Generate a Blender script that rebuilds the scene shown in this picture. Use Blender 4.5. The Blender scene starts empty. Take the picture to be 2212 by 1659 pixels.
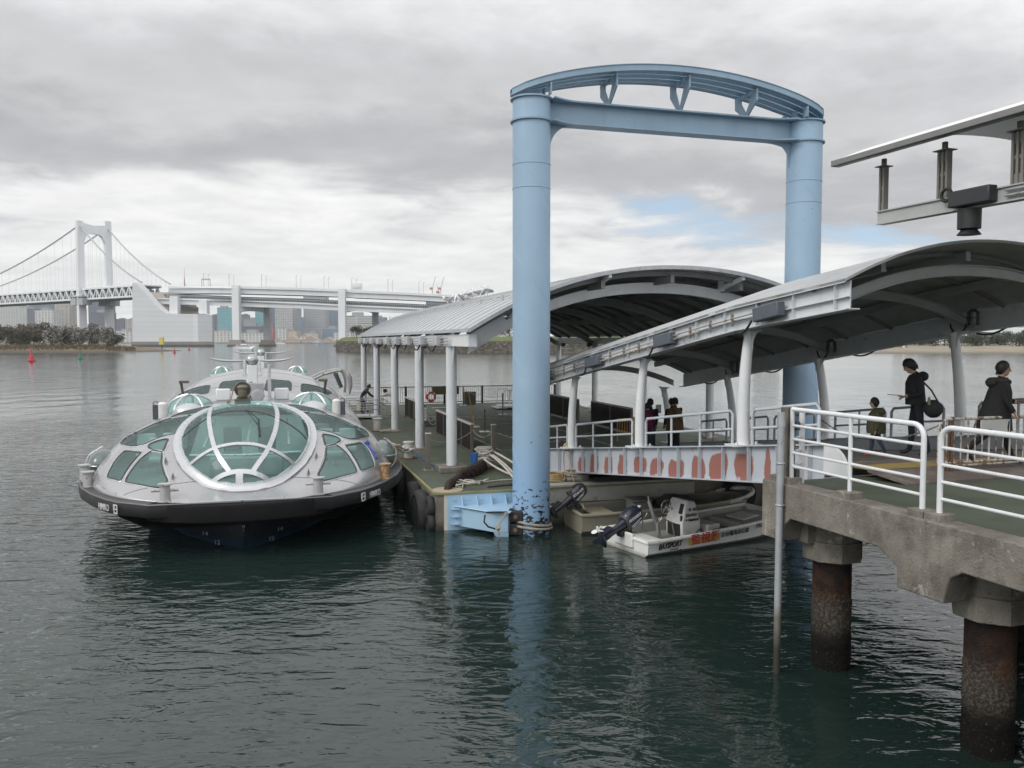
import bpy, bmesh, math, random
import numpy as np
from mathutils import Vector, Matrix, Quaternion
from mathutils.bvhtree import BVHTree
R = math.radians
SC = bpy.context.scene
COL = SC.collection
random.seed(7)
HAZE = True

# ---------------------------------------------------------------- camera
HC = 5.0                     # eye height above the water, metres
FPX = 1800.0                 # focal length for a 2212 px wide picture
PITCH = math.atan((829.5-737)/FPX)
cam = bpy.data.cameras.new('camera'); cam.sensor_width = 36; cam.lens = 36*FPX/2212
cam.clip_start = 0.1; cam.clip_end = 20000
camo = bpy.data.objects.new('camera', cam); COL.objects.link(camo)
camo.location = (0, 0, HC); camo.rotation_euler = (math.pi/2-PITCH, 0, 0)
SC.camera = camo
SC.view_settings.view_transform = 'Standard'; SC.view_settings.look = 'None'
SC.view_settings.gamma = 1; SC.view_settings.exposure = 0.08
SC.view_settings.use_curve_mapping = False
SC.cycles.max_bounces = 7; SC.cycles.transparent_max_bounces = 12
SC.cycles.caustics_reflective = False; SC.cycles.caustics_refractive = False

# ---------------------------------------------------------------- sky
SUN_EL, SUN_AZ = R(40), R(-122)      # behind the viewer's left shoulder, veiled by cloud
def build_sky():
    w = bpy.data.worlds.new('World'); SC.world = w; w.use_nodes = True
    nt = w.node_tree; nt.nodes.clear(); L = nt.links.new
    def N(t, **k):
        n = nt.nodes.new(t)
        for a, b in k.items(): setattr(n, a, b)
        return n
    def val(s, x):
        if hasattr(x, 'is_output') or isinstance(x, bpy.types.NodeSocket): L(x, s)
        else: s.default_value = x
    def M(op, a, b=0.0, c=0.0, clamp=False):
        n = N('ShaderNodeMath', operation=op, use_clamp=clamp)
        val(n.inputs[0], a); val(n.inputs[1], b); val(n.inputs[2], c); return n.outputs[0]
    def noise(vec, scale, detail=5, rough=.55, dist=0.0):
        n = N('ShaderNodeTexNoise'); L(vec, n.inputs['Vector'])
        n.inputs['Scale'].default_value = scale; n.inputs['Detail'].default_value = detail
        n.inputs['Roughness'].default_value = rough; n.inputs['Distortion'].default_value = dist
        return n.outputs['Fac']
    tc = N('ShaderNodeTexCoord'); sep = N('ShaderNodeSeparateXYZ'); L(tc.outputs['Generated'], sep.inputs[0])
    x, y, z = sep.outputs
    zp = M('MAXIMUM', z, 0.0)
    den = M('ADD', zp, 0.13)
    comb = N('ShaderNodeCombineXYZ'); L(M('DIVIDE', x, den), comb.inputs[0]); L(M('DIVIDE', y, den), comb.inputs[1])
    comb.inputs[2].default_value = 3.7
    pl = comb.outputs[0]
    big = noise(pl, .55, 3, .5); mid = noise(pl, 1.7, 6, .56, .4); fine = noise(pl, 6.0, 6, .6, .2)
    st = N('ShaderNodeMapping'); st.inputs['Scale'].default_value = (1.0, 1.0, 13.0); L(tc.outputs['Generated'], st.inputs[0])
    strat = noise(st.outputs[0], 3.0, 5, .55)
    # height in the sky, bent by the cloud masses
    azr = M('MAXIMUM', x, 0.0)
    h = M('ADD', zp, M('MULTIPLY', M('SUBTRACT', big, .5), .17))
    h = M('ADD', h, M('MULTIPLY', M('SUBTRACT', mid, .5), .20))
    h = M('ADD', h, M('MULTIPLY', M('SUBTRACT', fine, .5), .05))
    h = M('ADD', h, M('MULTIPLY', azr, .17))
    ramp = N('ShaderNodeValToRGB'); L(h, ramp.inputs[0]); cr = ramp.color_ramp; cr.interpolation = 'B_SPLINE'
    stops = [(0, (.82, .835, .825)), (.05, (.90, .91, .89)), (.095, (.85, .86, .85)), (.125, (.96, .965, .94)), (.155, (.80, .805, .81)), (.185, (.48, .485, .50)),
             (.235, (.45, .453, .47)), (.275, (.64, .645, .65)), (.32, (.56, .56, .58)), (.37, (.76, .765, .78)), (.43, (.88, .885, .895)), (1.0, (1.1, 1.1, 1.11))]
    while len(cr.elements) < len(stops): cr.elements.new(.5)
    for e, (p, c) in zip(cr.elements, stops): e.position = p; e.color = (*c, 1)
    # streaks and small lumps
    low = N('ShaderNodeMapRange', clamp=True); L(zp, low.inputs[0]); low.inputs[1].default_value = .05; low.inputs[2].default_value = .22; low.inputs[3].default_value = .55; low.inputs[4].default_value = .04
    amp = M('ADD', M('MULTIPLY', M('SUBTRACT', strat, .5), low.outputs[0]), M('MULTIPLY', M('SUBTRACT', fine, .5), .26))
    amp = M('ADD', amp, M('MULTIPLY', M('SUBTRACT', noise(pl, 2.6, 5, .55, .3), .5), .34))
    fac = M('ADD', 1.0, amp)
    back = N('ShaderNodeMapRange', clamp=True); L(y, back.inputs[0]); back.inputs[1].default_value = .25; back.inputs[2].default_value = -.55; back.inputs[3].default_value = 1.0; back.inputs[4].default_value = 1.75   # unseen sky behind the viewer brightened as added fill for camera-facing sides
    fac = M('MULTIPLY', fac, back.outputs[0])
    mul = N('ShaderNodeVectorMath', operation='SCALE'); L(ramp.outputs[0], mul.inputs[0]); L(fac, mul.inputs['Scale'])
    # blue gaps
    sky = N('ShaderNodeTexSky', sky_type='NISHITA', sun_disc=False, sun_elevation=SUN_EL, sun_rotation=SUN_AZ)
    def gap(px, py, wu, wv):
        d = Vector(((px-1106)/FPX, 1, (737-py)/FPX)).normalized()
        du = M('DIVIDE', M('SUBTRACT', x, d.x), wu); dv = M('DIVIDE', M('SUBTRACT', z, d.z), wv)
        dv = M('ADD', dv, M('MULTIPLY', du, .55))
        g = M('SUBTRACT', 1.0, M('ADD', M('MULTIPLY', du, du), M('MULTIPLY', dv, dv)))
        return M('MULTIPLY', g, M('GREATER_THAN', y, 0.0))
    g = M('MAXIMUM', gap(1500, 470, .13, .036), gap(1830, 520, .09, .018))
    g = M('ADD', g, M('MULTIPLY', M('SUBTRACT', mid, .53), 4.5))
    g = M('ADD', g, M('MULTIPLY', M('SUBTRACT', fine, .5), 1.3))
    gm = N('ShaderNodeMapRange'); L(g, gm.inputs[0]); gm.inputs[1].default_value = .0; gm.inputs[2].default_value = 1.1; gm.inputs[4].default_value = .95
    mx = N('ShaderNodeMix', data_type='RGBA'); L(gm.outputs[0], mx.inputs[0])
    sc10 = N('ShaderNodeVectorMath', operation='SCALE'); L(mul.outputs[0], sc10.inputs[0]); sc10.inputs['Scale'].default_value = 10.0
    skm = N('ShaderNodeMix', data_type='RGBA'); skm.inputs[0].default_value = .62
    L(sky.outputs[0], skm.inputs[6]); skm.inputs[7].default_value = (4.6, 7.0, 9.6, 1)
    L(sc10.outputs[0], mx.inputs[6]); L(skm.outputs[2], mx.inputs[7])
    bg = N('ShaderNodeBackground'); L(mx.outputs[2], bg.inputs[0]); bg.inputs[1].default_value = 0.1
    out = N('ShaderNodeOutputWorld'); L(bg.outputs[0], out.inputs[0])
build_sky()
sl = bpy.data.lights.new('sun', 'SUN'); sl.energy = 1.25; sl.angle = R(22); sl.color = (1, .97, .92)
so = bpy.data.objects.new('sun', sl); COL.objects.link(so)
_sd = Vector((math.cos(SUN_EL)*math.sin(SUN_AZ), math.cos(SUN_EL)*math.cos(SUN_AZ), math.sin(SUN_EL)))
so.rotation_euler = _sd.to_track_quat('Z', 'Y').to_euler()

# ---------------------------------------------------------------- where a sight line of the photograph meets a known height or distance
_fw = Vector((0, math.cos(PITCH), -math.sin(PITCH))); _up = Vector((0, math.sin(PITCH), math.cos(PITCH)))
EYE = Vector((0, 0, HC))
def ray(x, y): return _fw*FPX + Vector((x-1106, 0, 0)) + _up*(829.5-y)
def at_z(x, y, z): d = ray(x, y); return EYE + d*((z-HC)/d.z)
def at_Y(x, y, Y): d = ray(x, y); return EYE + d*(Y/d.y)

# frames (metres): pontoon (a right, b away), gangway (w right, h away), ferry (s aft, t right)
def pt(a, b, z): return Vector((-2.02+.9598*a-.2807*b, 21.77+.2807*a+.9598*b, z))
def gp(w, h, z): return Vector((4.80+.946*w-.324*h, 14.8+.324*w+.946*h, z))
def fb(s, t, z): return Vector((-6.35-.2706*s+.9627*t, 19.5+.9627*s+.2706*t, z))
PU, PV = Vector((-.2807, .9598, 0)), Vector((.9598, .2807, 0))
GU, GV = Vector((-.324, .946, 0)), Vector((.946, .324, 0))
FS, FT = Vector((-.2706, .9627, 0)), Vector((.9627, .2706, 0))
UP = Vector((0, 0, 1))
PROT, GROT, FROT = math.atan2(.2807, .9598), math.atan2(.324, .946), math.atan2(.2706, .9627)

# ---------------------------------------------------------------- materials
MATS = {}
def mat(name, col, rough=.6, metal=0.0, v=.12, vs=2.5, spots=(), bump=None, streak=None, alpha=1.0, spec=.5, emit=None, stretch=(1, 1, 1), zband=(), coat=0, zspots=(), runs=0):
    """Principled surface with worn colour: v = mottling, spots = stains with a shape, streak = runs down the face, zband = paint/tide bands by height"""
    if name in MATS: return MATS[name]
    m = bpy.data.materials.new(name); m.use_nodes = True; MATS[name] = m
    nt = m.node_tree; L = nt.links.new; b = nt.nodes['Principled BSDF']
    def N(t, **k):
        n = nt.nodes.new(t)
        for a_, b_ in k.items(): setattr(n, a_, b_)
        return n
    tc = N('ShaderNodeTexCoord'); mp = N('ShaderNodeMapping'); mp.inputs['Scale'].default_value = stretch
    L(tc.outputs['Object'], mp.inputs[0]); vec = mp.outputs[0]
    def noise(sc, det=5, vv=None, ro=.6, dist=0):
        n = N('ShaderNodeTexNoise'); L(vv or vec, n.inputs['Vector']); n.inputs['Scale'].default_value = sc
        n.inputs['Detail'].default_value = det; n.inputs['Roughness'].default_value = ro; n.inputs['Distortion'].default_value = dist
        return n.outputs['Fac']
    def rng(s, a_, b_, c_=0, d_=1):
        n = N('ShaderNodeMapRange'); L(s, n.inputs[0])
        for i, q in enumerate((a_, b_, c_, d_)): n.inputs[i+1].default_value = q
        return n.outputs[0]
    def mix(f, a_, b_):
        n = N('ShaderNodeMix', data_type='RGBA')
        for s, q in ((n.inputs[0], f), (n.inputs[6], a_), (n.inputs[7], b_)):
            if isinstance(q, bpy.types.NodeSocket): L(q, s)
            elif isinstance(q, (int, float)): s.default_value = q
            else: s.default_value = (*q, 1)
        return n.outputs[2]
    n1 = noise(vs)
    lo = tuple(c*(1-v) for c in col); hi = tuple(min(1, c*(1+v)) for c in col)
    c = mix(rng(n1, .3, .7), lo, hi)
    if streak:
        sc_, amt, scol = streak
        m2 = N('ShaderNodeMapping'); m2.inputs['Scale'].default_value = (sc_, sc_, sc_*.06); L(tc.outputs['Object'], m2.inputs[0])
        c = mix(rng(noise(1.0, 4, m2.outputs[0]), .52, .75, 0, amt), c, scol)
    if runs:       # pale lime runs down the face
        m3 = N('ShaderNodeMapping'); m3.inputs['Scale'].default_value = (3.2, 3.2, .75); L(tc.outputs['Object'], m3.inputs[0]); c = mix(rng(noise(1.6, 7, m3.outputs[0], .7, .8), .66, .71, 0, runs), c, (.55, .53, .49))
    for (scol, sc_, t0, t1, amt) in spots:
        c = mix(rng(noise(sc_, 7, None, .62, .3), t0, t1, 0, amt), c, scol)
    for (z0, z1, zcol, amt, wob) in zband:       # from z0 (full) fading out at z1, edge roughened by noise
        sp = N('ShaderNodeSeparateXYZ'); L(tc.outputs['Object'], sp.inputs[0])
        ad = N('ShaderNodeMath', operation='MULTIPLY_ADD'); L(noise(6, 6), ad.inputs[0]); ad.inputs[1].default_value = wob; L(sp.outputs[2], ad.inputs[2])
        c = mix(rng(ad.outputs[0], z0+wob*.5, z1+wob*.5, amt, 0), c, zcol)
    for (scol, sc_, t0, t1, amt, z0, z1) in zspots:       # crusts that grow only between two heights
        sp = N('ShaderNodeSeparateXYZ'); L(tc.outputs['Object'], sp.inputs[0]); f1, f2 = rng(sp.outputs[2], z0-.12, z0+.05), rng(sp.outputs[2], z1-.05, z1+.15, 1, 0)
        mu = N('ShaderNodeMath', operation='MULTIPLY'); L(f1, mu.inputs[0]); L(f2, mu.inputs[1]); mv = N('ShaderNodeMath', operation='MULTIPLY'); L(mu.outputs[0], mv.inputs[0]); L(rng(noise(sc_, 5, None, .6, .4), t0, t1, 0, amt), mv.inputs[1])
        c = mix(mv.outputs[0], c, scol)
    L(c, b.inputs['Base Color'])
    L(rng(noise(vs*2.3), .3, .7, max(.02, rough-.08), min(1, rough+.08)), b.inputs['Roughness'])
    b.inputs['Metallic'].default_value = metal; b.inputs['Alpha'].default_value = alpha
    b.inputs['Specular IOR Level'].default_value = spec
    if coat: b.inputs['Coat Weight'].default_value = coat; b.inputs['Coat Roughness'].default_value = .12
    if bump:
        bn = N('ShaderNodeBump'); L(noise(bump[0], 6), bn.inputs['Height']); bn.inputs['Strength'].default_value = bump[1]
        bn.inputs['Distance'].default_value = bump[2] if len(bump) > 2 else .02; L(bn.outputs[0], b.inputs['Normal'])
    if emit: b.inputs['Emission Color'].default_value = (*emit, 1); b.inputs['Emission Strength'].default_value = 1
    return m

# ---------------------------------------------------------------- mesh builder
class MB:
    def __init__(self): self.v = []; self.f = []; self.mi = []; self.cur = 0
    def add(self, vs, fs):
        o = len(self.v); self.v += [tuple(q) for q in vs]
        for f in fs: self.f.append(tuple(i+o for i in f)); self.mi.append(self.cur)
        return self
    def hexa(self, p):   # 8 corners: bottom ring then top ring
        return self.add(p, [(0, 3, 2, 1), (4, 5, 6, 7), (0, 1, 5, 4), (1, 2, 6, 5), (2, 3, 7, 6), (3, 0, 4, 7)])
    def box(self, c, sx, sy, sz, ux=Vector((1, 0, 0)), uy=Vector((0, 1, 0)), uz=UP):
        c = Vector(c); a, b, d = Vector(ux)*sx/2, Vector(uy)*sy/2, Vector(uz)*sz/2
        return self.hexa([c-a-b-d, c+a-b-d, c+a+b-d, c-a+b-d, c-a-b+d, c+a-b+d, c+a+b+d, c-a+b+d])
    def bar(self, p, q, w, h, up=UP):        # rectangular bar from p to q (centre line)
        p, q = Vector(p), Vector(q); d = (q-p).normalized(); s = d.cross(up)
        if s.length < 1e-4: s = d.cross(Vector((1, 0, 0)))
        s = s.normalized()*w/2; t = s.cross(d).normalized()*h/2
        return self.hexa([p-s-t, p+s-t, q+s-t, q-s-t, p-s+t, p+s+t, q+s+t, q-s+t])
    def tube(self, path, r, n=8, closed=False, caps=True):
        P = [Vector(q) for q in path]; k = len(P)
        rr = r if isinstance(r, (list, tuple)) else [r]*k
        rings = []; prev = None
        for i in range(k):
            a = P[i-1] if (i > 0 or closed) else P[i]; b = P[(i+1) % k] if (i < k-1 or closed) else P[i]
            d = (b-a)
            d = d.normalized() if d.length > 1e-9 else Vector((0, 0, 1))
            if prev is None:
                x = d.cross(UP)
                if x.length < 1e-3: x = d.cross(Vector((1, 0, 0)))
            else: x = prev - d*prev.dot(d)
            x = x.normalized() if x.length > 1e-9 else Vector((1, 0, 0)); prev = x; y = d.cross(x)
            rings.append([P[i]+(x*math.cos(2*math.pi*j/n)+y*math.sin(2*math.pi*j/n))*rr[i] for j in range(n)])
        fs = []
        for i in range(k if closed else k-1):
            o, o2 = i*n, ((i+1) % k)*n
            for j in range(n): fs.append((o+j, o+(j+1) % n, o2+(j+1) % n, o2+j))
        if caps and not closed: fs += [tuple(range(n))[::-1], tuple((k-1)*n+j for j in range(n))]
        return self.add([q for g in rings for q in g], fs)
    def cyl(self, p, q, r0, r1=None, n=16): return self.tube([p, q], [r0, r0 if r1 is None else r1], n)
    def lathe(self, prof, c=(0, 0, 0), n=20, ax=UP, ux=None):
        c = Vector(c); ax = Vector(ax).normalized()
        x = Vector(ux) if ux else (Vector((1, 0, 0)) if abs(ax.z) > .5 else UP); x = (x-ax*x.dot(ax)).normalized(); y = ax.cross(x)
        vs = []; fs = []; k = len(prof)
        for (r, z) in prof:
            for j in range(n):
                a = 2*math.pi*j/n; vs.append(c+ax*z+(x*math.cos(a)+y*math.sin(a))*max(r, 1e-4))
        for i in range(k-1):
            for j in range(n): fs.append((i*n+j, i*n+(j+1) % n, (i+1)*n+(j+1) % n, (i+1)*n+j))
        fs += [tuple(range(n))[::-1], tuple((k-1)*n+j for j in range(n))]
        return self.add(vs, fs)
    def ell(self, c, rx, ry, rz, n=14, m=9, ux=Vector((1, 0, 0)), uy=Vector((0, 1, 0)), uz=UP, jit=0):
        c = Vector(c); vs = []; fs = []
        for i in range(m+1):
            e = -math.pi/2+math.pi*i/m
            for j in range(n):
                a = 2*math.pi*j/n; k = 1+random.uniform(-jit, jit)
                vs.append(c+(Vector(ux)*rx*math.cos(e)*math.cos(a)+Vector(uy)*ry*math.cos(e)*math.sin(a)+Vector(uz)*rz*math.sin(e))*k)
        for i in range(m):
            for j in range(n): fs.append((i*n+j, i*n+(j+1) % n, (i+1)*n+(j+1) % n, (i+1)*n+j))
        return self.add(vs, fs)
    def prism(self, poly, d):               # polygon of 3-D points pushed along vector d
        k = len(poly); P = [Vector(q) for q in poly]; d = Vector(d)
        return self.add(P+[q+d for q in P], [tuple(range(k))[::-1], tuple(range(k, 2*k))]+[(i, (i+1) % k, k+(i+1) % k, k+i) for i in range(k)])
    def grid(self, rows, closed=False):
        n = len(rows[0]); fs = []
        for i in range(len(rows)-1):
            for j in range(n if closed else n-1): fs.append((i*n+j, i*n+(j+1) % n, (i+1)*n+(j+1) % n, (i+1)*n+j))
        return self.add([q for r in rows for q in r], fs)
    def shell(self, rows, d):               # sheet with thickness: d vector or function(point)->vector
        a = rows; b = [[Vector(q)+(d(q) if callable(d) else Vector(d)) for q in r] for r in rows]
        self.grid(a); self.grid(b)
        for e1, e2 in ((a[0], b[0]), (a[-1], b[-1]), ([r[0] for r in a], [r[0] for r in b]), ([r[-1] for r in a], [r[-1] for r in b])):
            self.grid([e1, e2])
        return self
    def torus(self, c, R_, r, ax=UP, n=28, m=10, ux=None):
        c = Vector(c); ax = Vector(ax).normalized(); x = Vector(ux) if ux else (Vector((1, 0, 0)) if abs(ax.x) < .9 else UP)
        x = (x-ax*x.dot(ax)).normalized(); y = ax.cross(x)
        return self.tube([c+(x*math.cos(2*math.pi*i/n)+y*math.sin(2*math.pi*i/n))*R_ for i in range(n)], r, m, closed=True)
    def build(self, name, m=None, parent=None, sharp=38, bevel=0, fix=True, mats=None, split=False):
        if split:      # every loose piece becomes a part of its own
            par = list(range(len(self.v))); key = {}
            def find(i):
                while par[i] != i: par[i] = par[par[i]]; i = par[i]
                return i
            for i, q in enumerate(self.v):
                kk = tuple(round(c, 4) for c in q)
                if kk in key: par[find(i)] = find(key[kk])
                else: key[kk] = i
            for f in self.f:
                for i in f[1:]: par[find(i)] = find(f[0])
            isl = {}
            for fi, f in enumerate(self.f): isl.setdefault(find(f[0]), []).append(f)
            last = None
            for fs in isl.values():
                us = sorted({i for f in fs for i in f}); mp = {o: k for k, o in enumerate(us)}
                g = MB(); g.v = [self.v[i] for i in us]; g.f = [tuple(mp[i] for i in f) for f in fs]; g.mi = [0]*len(fs)
                last = g.build(name, m, parent, sharp, bevel, fix)
            return last
        me = bpy.data.meshes.new(name); me.from_pydata(self.v, [], self.f)
        for q in (mats or [m]): me.materials.append(q)
        if mats: me.polygons.foreach_set('material_index', self.mi)
        if fix:
            bm = bmesh.new(); bm.from_mesh(me); bmesh.ops.remove_doubles(bm, verts=bm.verts, dist=2e-5); bmesh.ops.recalc_face_normals(bm, faces=bm.faces); bm.to_mesh(me); bm.free()
        me.polygons.foreach_set('use_smooth', [True]*len(me.polygons))
        me.set_sharp_from_angle(angle=R(sharp)); me.update()
        o = bpy.data.objects.new(name, me); COL.objects.link(o)
        if parent is not None:
            o.parent = parent
            if parent.get('_inv') is None and parent.type == 'EMPTY':
                o.matrix_parent_inverse = Matrix.LocRotScale(parent.location, parent.rotation_euler, None).inverted()
        if bevel:
            bv = o.modifiers.new('bevel', 'BEVEL'); bv.width = bevel; bv.segments = 2; bv.limit_method = 'ANGLE'; bv.angle_limit = R(50)
        return o
def tag(o, label, cat, group=None, kind=None):
    o['label'] = label; o['category'] = cat
    if group: o['group'] = group
    if kind: o['kind'] = kind
    return o
def thing(name, label, cat, loc=(0, 0, 0), rz=0, group=None):
    o = bpy.data.objects.new(name, None); COL.objects.link(o); o.empty_display_size = .2
    o.location = loc; o.rotation_euler = (0, 0, rz); return tag(o, label, cat, group)
def struct(name, mb, m, **k):
    o = mb.build(name, m, **k); o['kind'] = 'structure'; return o
def dup(o, loc, rz=0, label=None, sc=None):
    c = o.copy(); COL.objects.link(c); c.location = loc; c.rotation_euler = (0, 0, rz)
    if label: c['label'] = label
    if sc: c.scale = (sc, sc, sc)
    def rec(src, dst):
        for ch in list(src.children):
            k = ch.copy(); COL.objects.link(k); k.parent = dst; rec(ch, k)
    rec(o, c); return c
def proto(name, label, cat, group=None):      # a thing modelled at the origin, moved afterwards
    return thing(name, label, cat, (0, 0, 0), 0, group)
def lettering(s, size, org, xd, yd, m, parent, name='lettering', depth=.004, bold=0, shear=0, squeeze=1.0, lift=.004, align='LEFT'):
    cu = bpy.data.curves.new('t', 'FONT'); cu.body = s; cu.size = size; cu.extrude = depth; cu.offset = bold; cu.shear = shear; cu.align_x = align; cu.resolution_u = 4
    o = bpy.data.objects.new('t', cu); COL.objects.link(o); bpy.context.view_layer.update()
    me = bpy.data.meshes.new_from_object(o.evaluated_get(bpy.context.evaluated_depsgraph_get()))
    bpy.data.objects.remove(o); bpy.data.curves.remove(cu)
    xd, yd = Vector(xd).normalized(), Vector(yd).normalized(); zd = xd.cross(yd).normalized(); org = Vector(org)
    for v in me.vertices: v.co = org+xd*v.co.x*squeeze+yd*v.co.y+zd*(v.co.z+lift)
    me.materials.clear(); me.materials.append(m)
    ob = bpy.data.objects.new(name, me); COL.objects.link(ob)
    if parent is not None:
        ob.parent = parent
        if parent.type == 'EMPTY': ob.matrix_parent_inverse = Matrix.LocRotScale(parent.location, parent.rotation_euler, None).inverted()
    return ob
def arc(c, r, a0, a1, n, x, y): return [Vector(c)+Vector(x)*r*math.cos(a0+(a1-a0)*i/n)+Vector(y)*r*math.sin(a0+(a1-a0)*i/n) for i in range(n+1)]
def sag(p, q, d, n=8):
    p, q = Vector(p), Vector(q); return [p.lerp(q, i/n)-UP*d*4*(i/n)*(1-i/n) for i in range(n+1)]

# shared materials
SHADEDB = mat('shaded_blue_paint', (.225, .325, .415), .5, v=.08, vs=1.1, streak=(3, .3, (.16, .235, .30)), spots=[((.17, .16, .14), 7, .68, .74, .5)])  # shade on the gantry beam and arch put into a darker blue, plus stains
LBLUE = mat('blue_paint', (.34, .50, .64), .42, v=.06, vs=.9, streak=(3, .2, (.22, .33, .42)), spots=[((.22, .17, .12), 6, .68, .74, .5)], bump=(9, .05, .01))
WHITE = mat('white_paint', (.70, .71, .72), .42, v=.06, spots=[((.42, .38, .33), 9, .66, .72, .6)], streak=(6, .25, (.5, .5, .49)))
CLEANW = mat('clean_white_paint', (.68, .69, .70), .42, v=.05, spots=[((.42, .38, .33), 14, .66, .73, .6)], streak=(9, .25, (.5, .49, .47)))
GREYP = mat('grey_paint', (.42, .43, .44), .5, v=.1)
DARKG = mat('dark_grey_metal', (.065, .07, .075), .5, v=.2)
BLACK = mat('black_rubber', (.018, .018, .019), .7, v=.3, vs=6, bump=(14, .3, .01))
CONC = mat('concrete', (.195, .178, .152), .92, v=.36, vs=1.9, spots=[((.105, .092, .075), 2.6, .50, .66, .75), ((.43, .41, .37), 4.2, .62, .68, .6), ((.06, .053, .045), 26, .60, .68, .7), ((.36, .34, .30), 40, .62, .68, .5)],
           streak=(5, .6, (.09, .078, .062)), bump=(34, .9, .02), runs=.8)
GREEN = mat('green_deck_coating', (.080, .097, .066), .75, v=.14, vs=.7, spots=[((.055, .058, .045), 1.1, .5, .66, .7), ((.19, .19, .16), 3.0, .66, .74, .35)], bump=(60, .15, .005))
STEEL = mat('galvanised_steel', (.40, .41, .42), .45, .35, v=.12, vs=7, spots=[((.22, .16, .11), 5, .62, .7, .6)])
RUST = mat('rusty_steel', (.13, .062, .035), .85, v=.35, vs=4, bump=(18, .4, .01))
ROPE = mat('pale_rope', (.52, .49, .43), .9, v=.22, vs=14, bump=(55, .6, .012))
BRICKRED = (.30, .10, .07)
# ================================================================ WATER
def build_water():
    m = bpy.data.materials.new('sea_water'); m.use_nodes = True; nt = m.node_tree; L = nt.links.new; b = nt.nodes['Principled BSDF']
    b.inputs['Base Color'].default_value = (.012, .024, .0205, 1); b.inputs['Roughness'].default_value = .04;  b.inputs['IOR'].default_value = 1.40; b.inputs['Specular IOR Level'].default_value = .85
    tc = nt.nodes.new('ShaderNodeTexCoord')
    def noise(sc, st, rot, det, ro=.5, dist=0):
        mp = nt.nodes.new('ShaderNodeMapping'); mp.inputs['Scale'].default_value = st; mp.inputs['Rotation'].default_value = (0, 0, R(rot)); L(tc.outputs['Object'], mp.inputs[0])
        n = nt.nodes.new('ShaderNodeTexNoise'); L(mp.outputs[0], n.inputs['Vector']); n.inputs['Scale'].default_value = sc
        n.inputs['Detail'].default_value = det; n.inputs['Roughness'].default_value = ro; n.inputs['Distortion'].default_value = dist
        return n.outputs['Fac']
    def bump(h, s, d, nrm=None):
        n = nt.nodes.new('ShaderNodeBump'); L(h, n.inputs['Height']); n.inputs['Strength'].default_value = s; n.inputs['Distance'].default_value = d
        if nrm: L(nrm, n.inputs['Normal'])
        return n.outputs[0]
    def math_(op, a, c):
        n = nt.nodes.new('ShaderNodeMath'); n.operation = op; n.use_clamp = False
        for i, q in enumerate((a, c)):
            if isinstance(q, bpy.types.NodeSocket): L(q, n.inputs[i])
            else: n.inputs[i].default_value = q
        return n.outputs[0]
    class O: pass
    def nt_mul(a, c): o = O(); o.outputs = [math_('MULTIPLY', a, c)]; return o
    # calm and ruffled patches
    patch = noise(.05, (1, .5, 1), 20, 3)
    pr = nt.nodes.new('ShaderNodeMapRange'); L(patch, pr.inputs[0]); pr.inputs[1].default_value = .38; pr.inputs[2].default_value = .62; pr.inputs[3].default_value = .45; pr.inputs[4].default_value = 1.15
    swell = noise(.35, (1, .55, 1), -12, 2)
    sp0 = nt.nodes.new('ShaderNodeSeparateXYZ'); L(tc.outputs['Object'], sp0.inputs[0])
    far = nt.nodes.new('ShaderNodeMapRange'); L(sp0.outputs[1], far.inputs[0]); far.inputs[1].default_value = 13; far.inputs[2].default_value = 60; far.inputs[3].default_value = 1.0; far.inputs[4].default_value = .30
    pr = nt_mul(pr.outputs[0], far.outputs[0])
    w1 = math_('MULTIPLY', noise(2.1, (.5, 1, 1), 14, 3, .5, .8), pr.outputs[0])
    w2 = math_('MULTIPLY', noise(6.0, (.5, 1, 1), -18, 3, .5, .5), pr.outputs[0])
    n0 = bump(swell, .5, .18)
    n1 = bump(w1, .62, .125, n0)
    n2 = bump(w2, .55, .046, n1)
    L(n2, b.inputs['Normal'])
    # open water beyond the sheltered basin is ruffled by wind: unresolved wavelets
    sp = nt.nodes.new('ShaderNodeSeparateXYZ'); L(tc.outputs['Object'], sp.inputs[0])
    mr = nt.nodes.new('ShaderNodeMapRange'); mr.interpolation_type = 'SMOOTHSTEP'; L(math_('ADD', sp.outputs[1], math_('MULTIPLY', patch, 30.0)), mr.inputs[0]); mr.inputs[1].default_value = 30; mr.inputs[2].default_value = 110; mr.inputs[3].default_value = .035; mr.inputs[4].default_value = .10; L(mr.outputs[0], b.inputs['Roughness'])
    mb = MB()
    xs = [-9000, -1500, -300, -60, 60, 300, 1500, 9000]; ys = [-300, -20, 60, 300, 1500, 9000]
    mb.grid([[(x, y, 0) for x in xs] for y in ys])
    struct('water', mb, m)
build_water()

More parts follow.
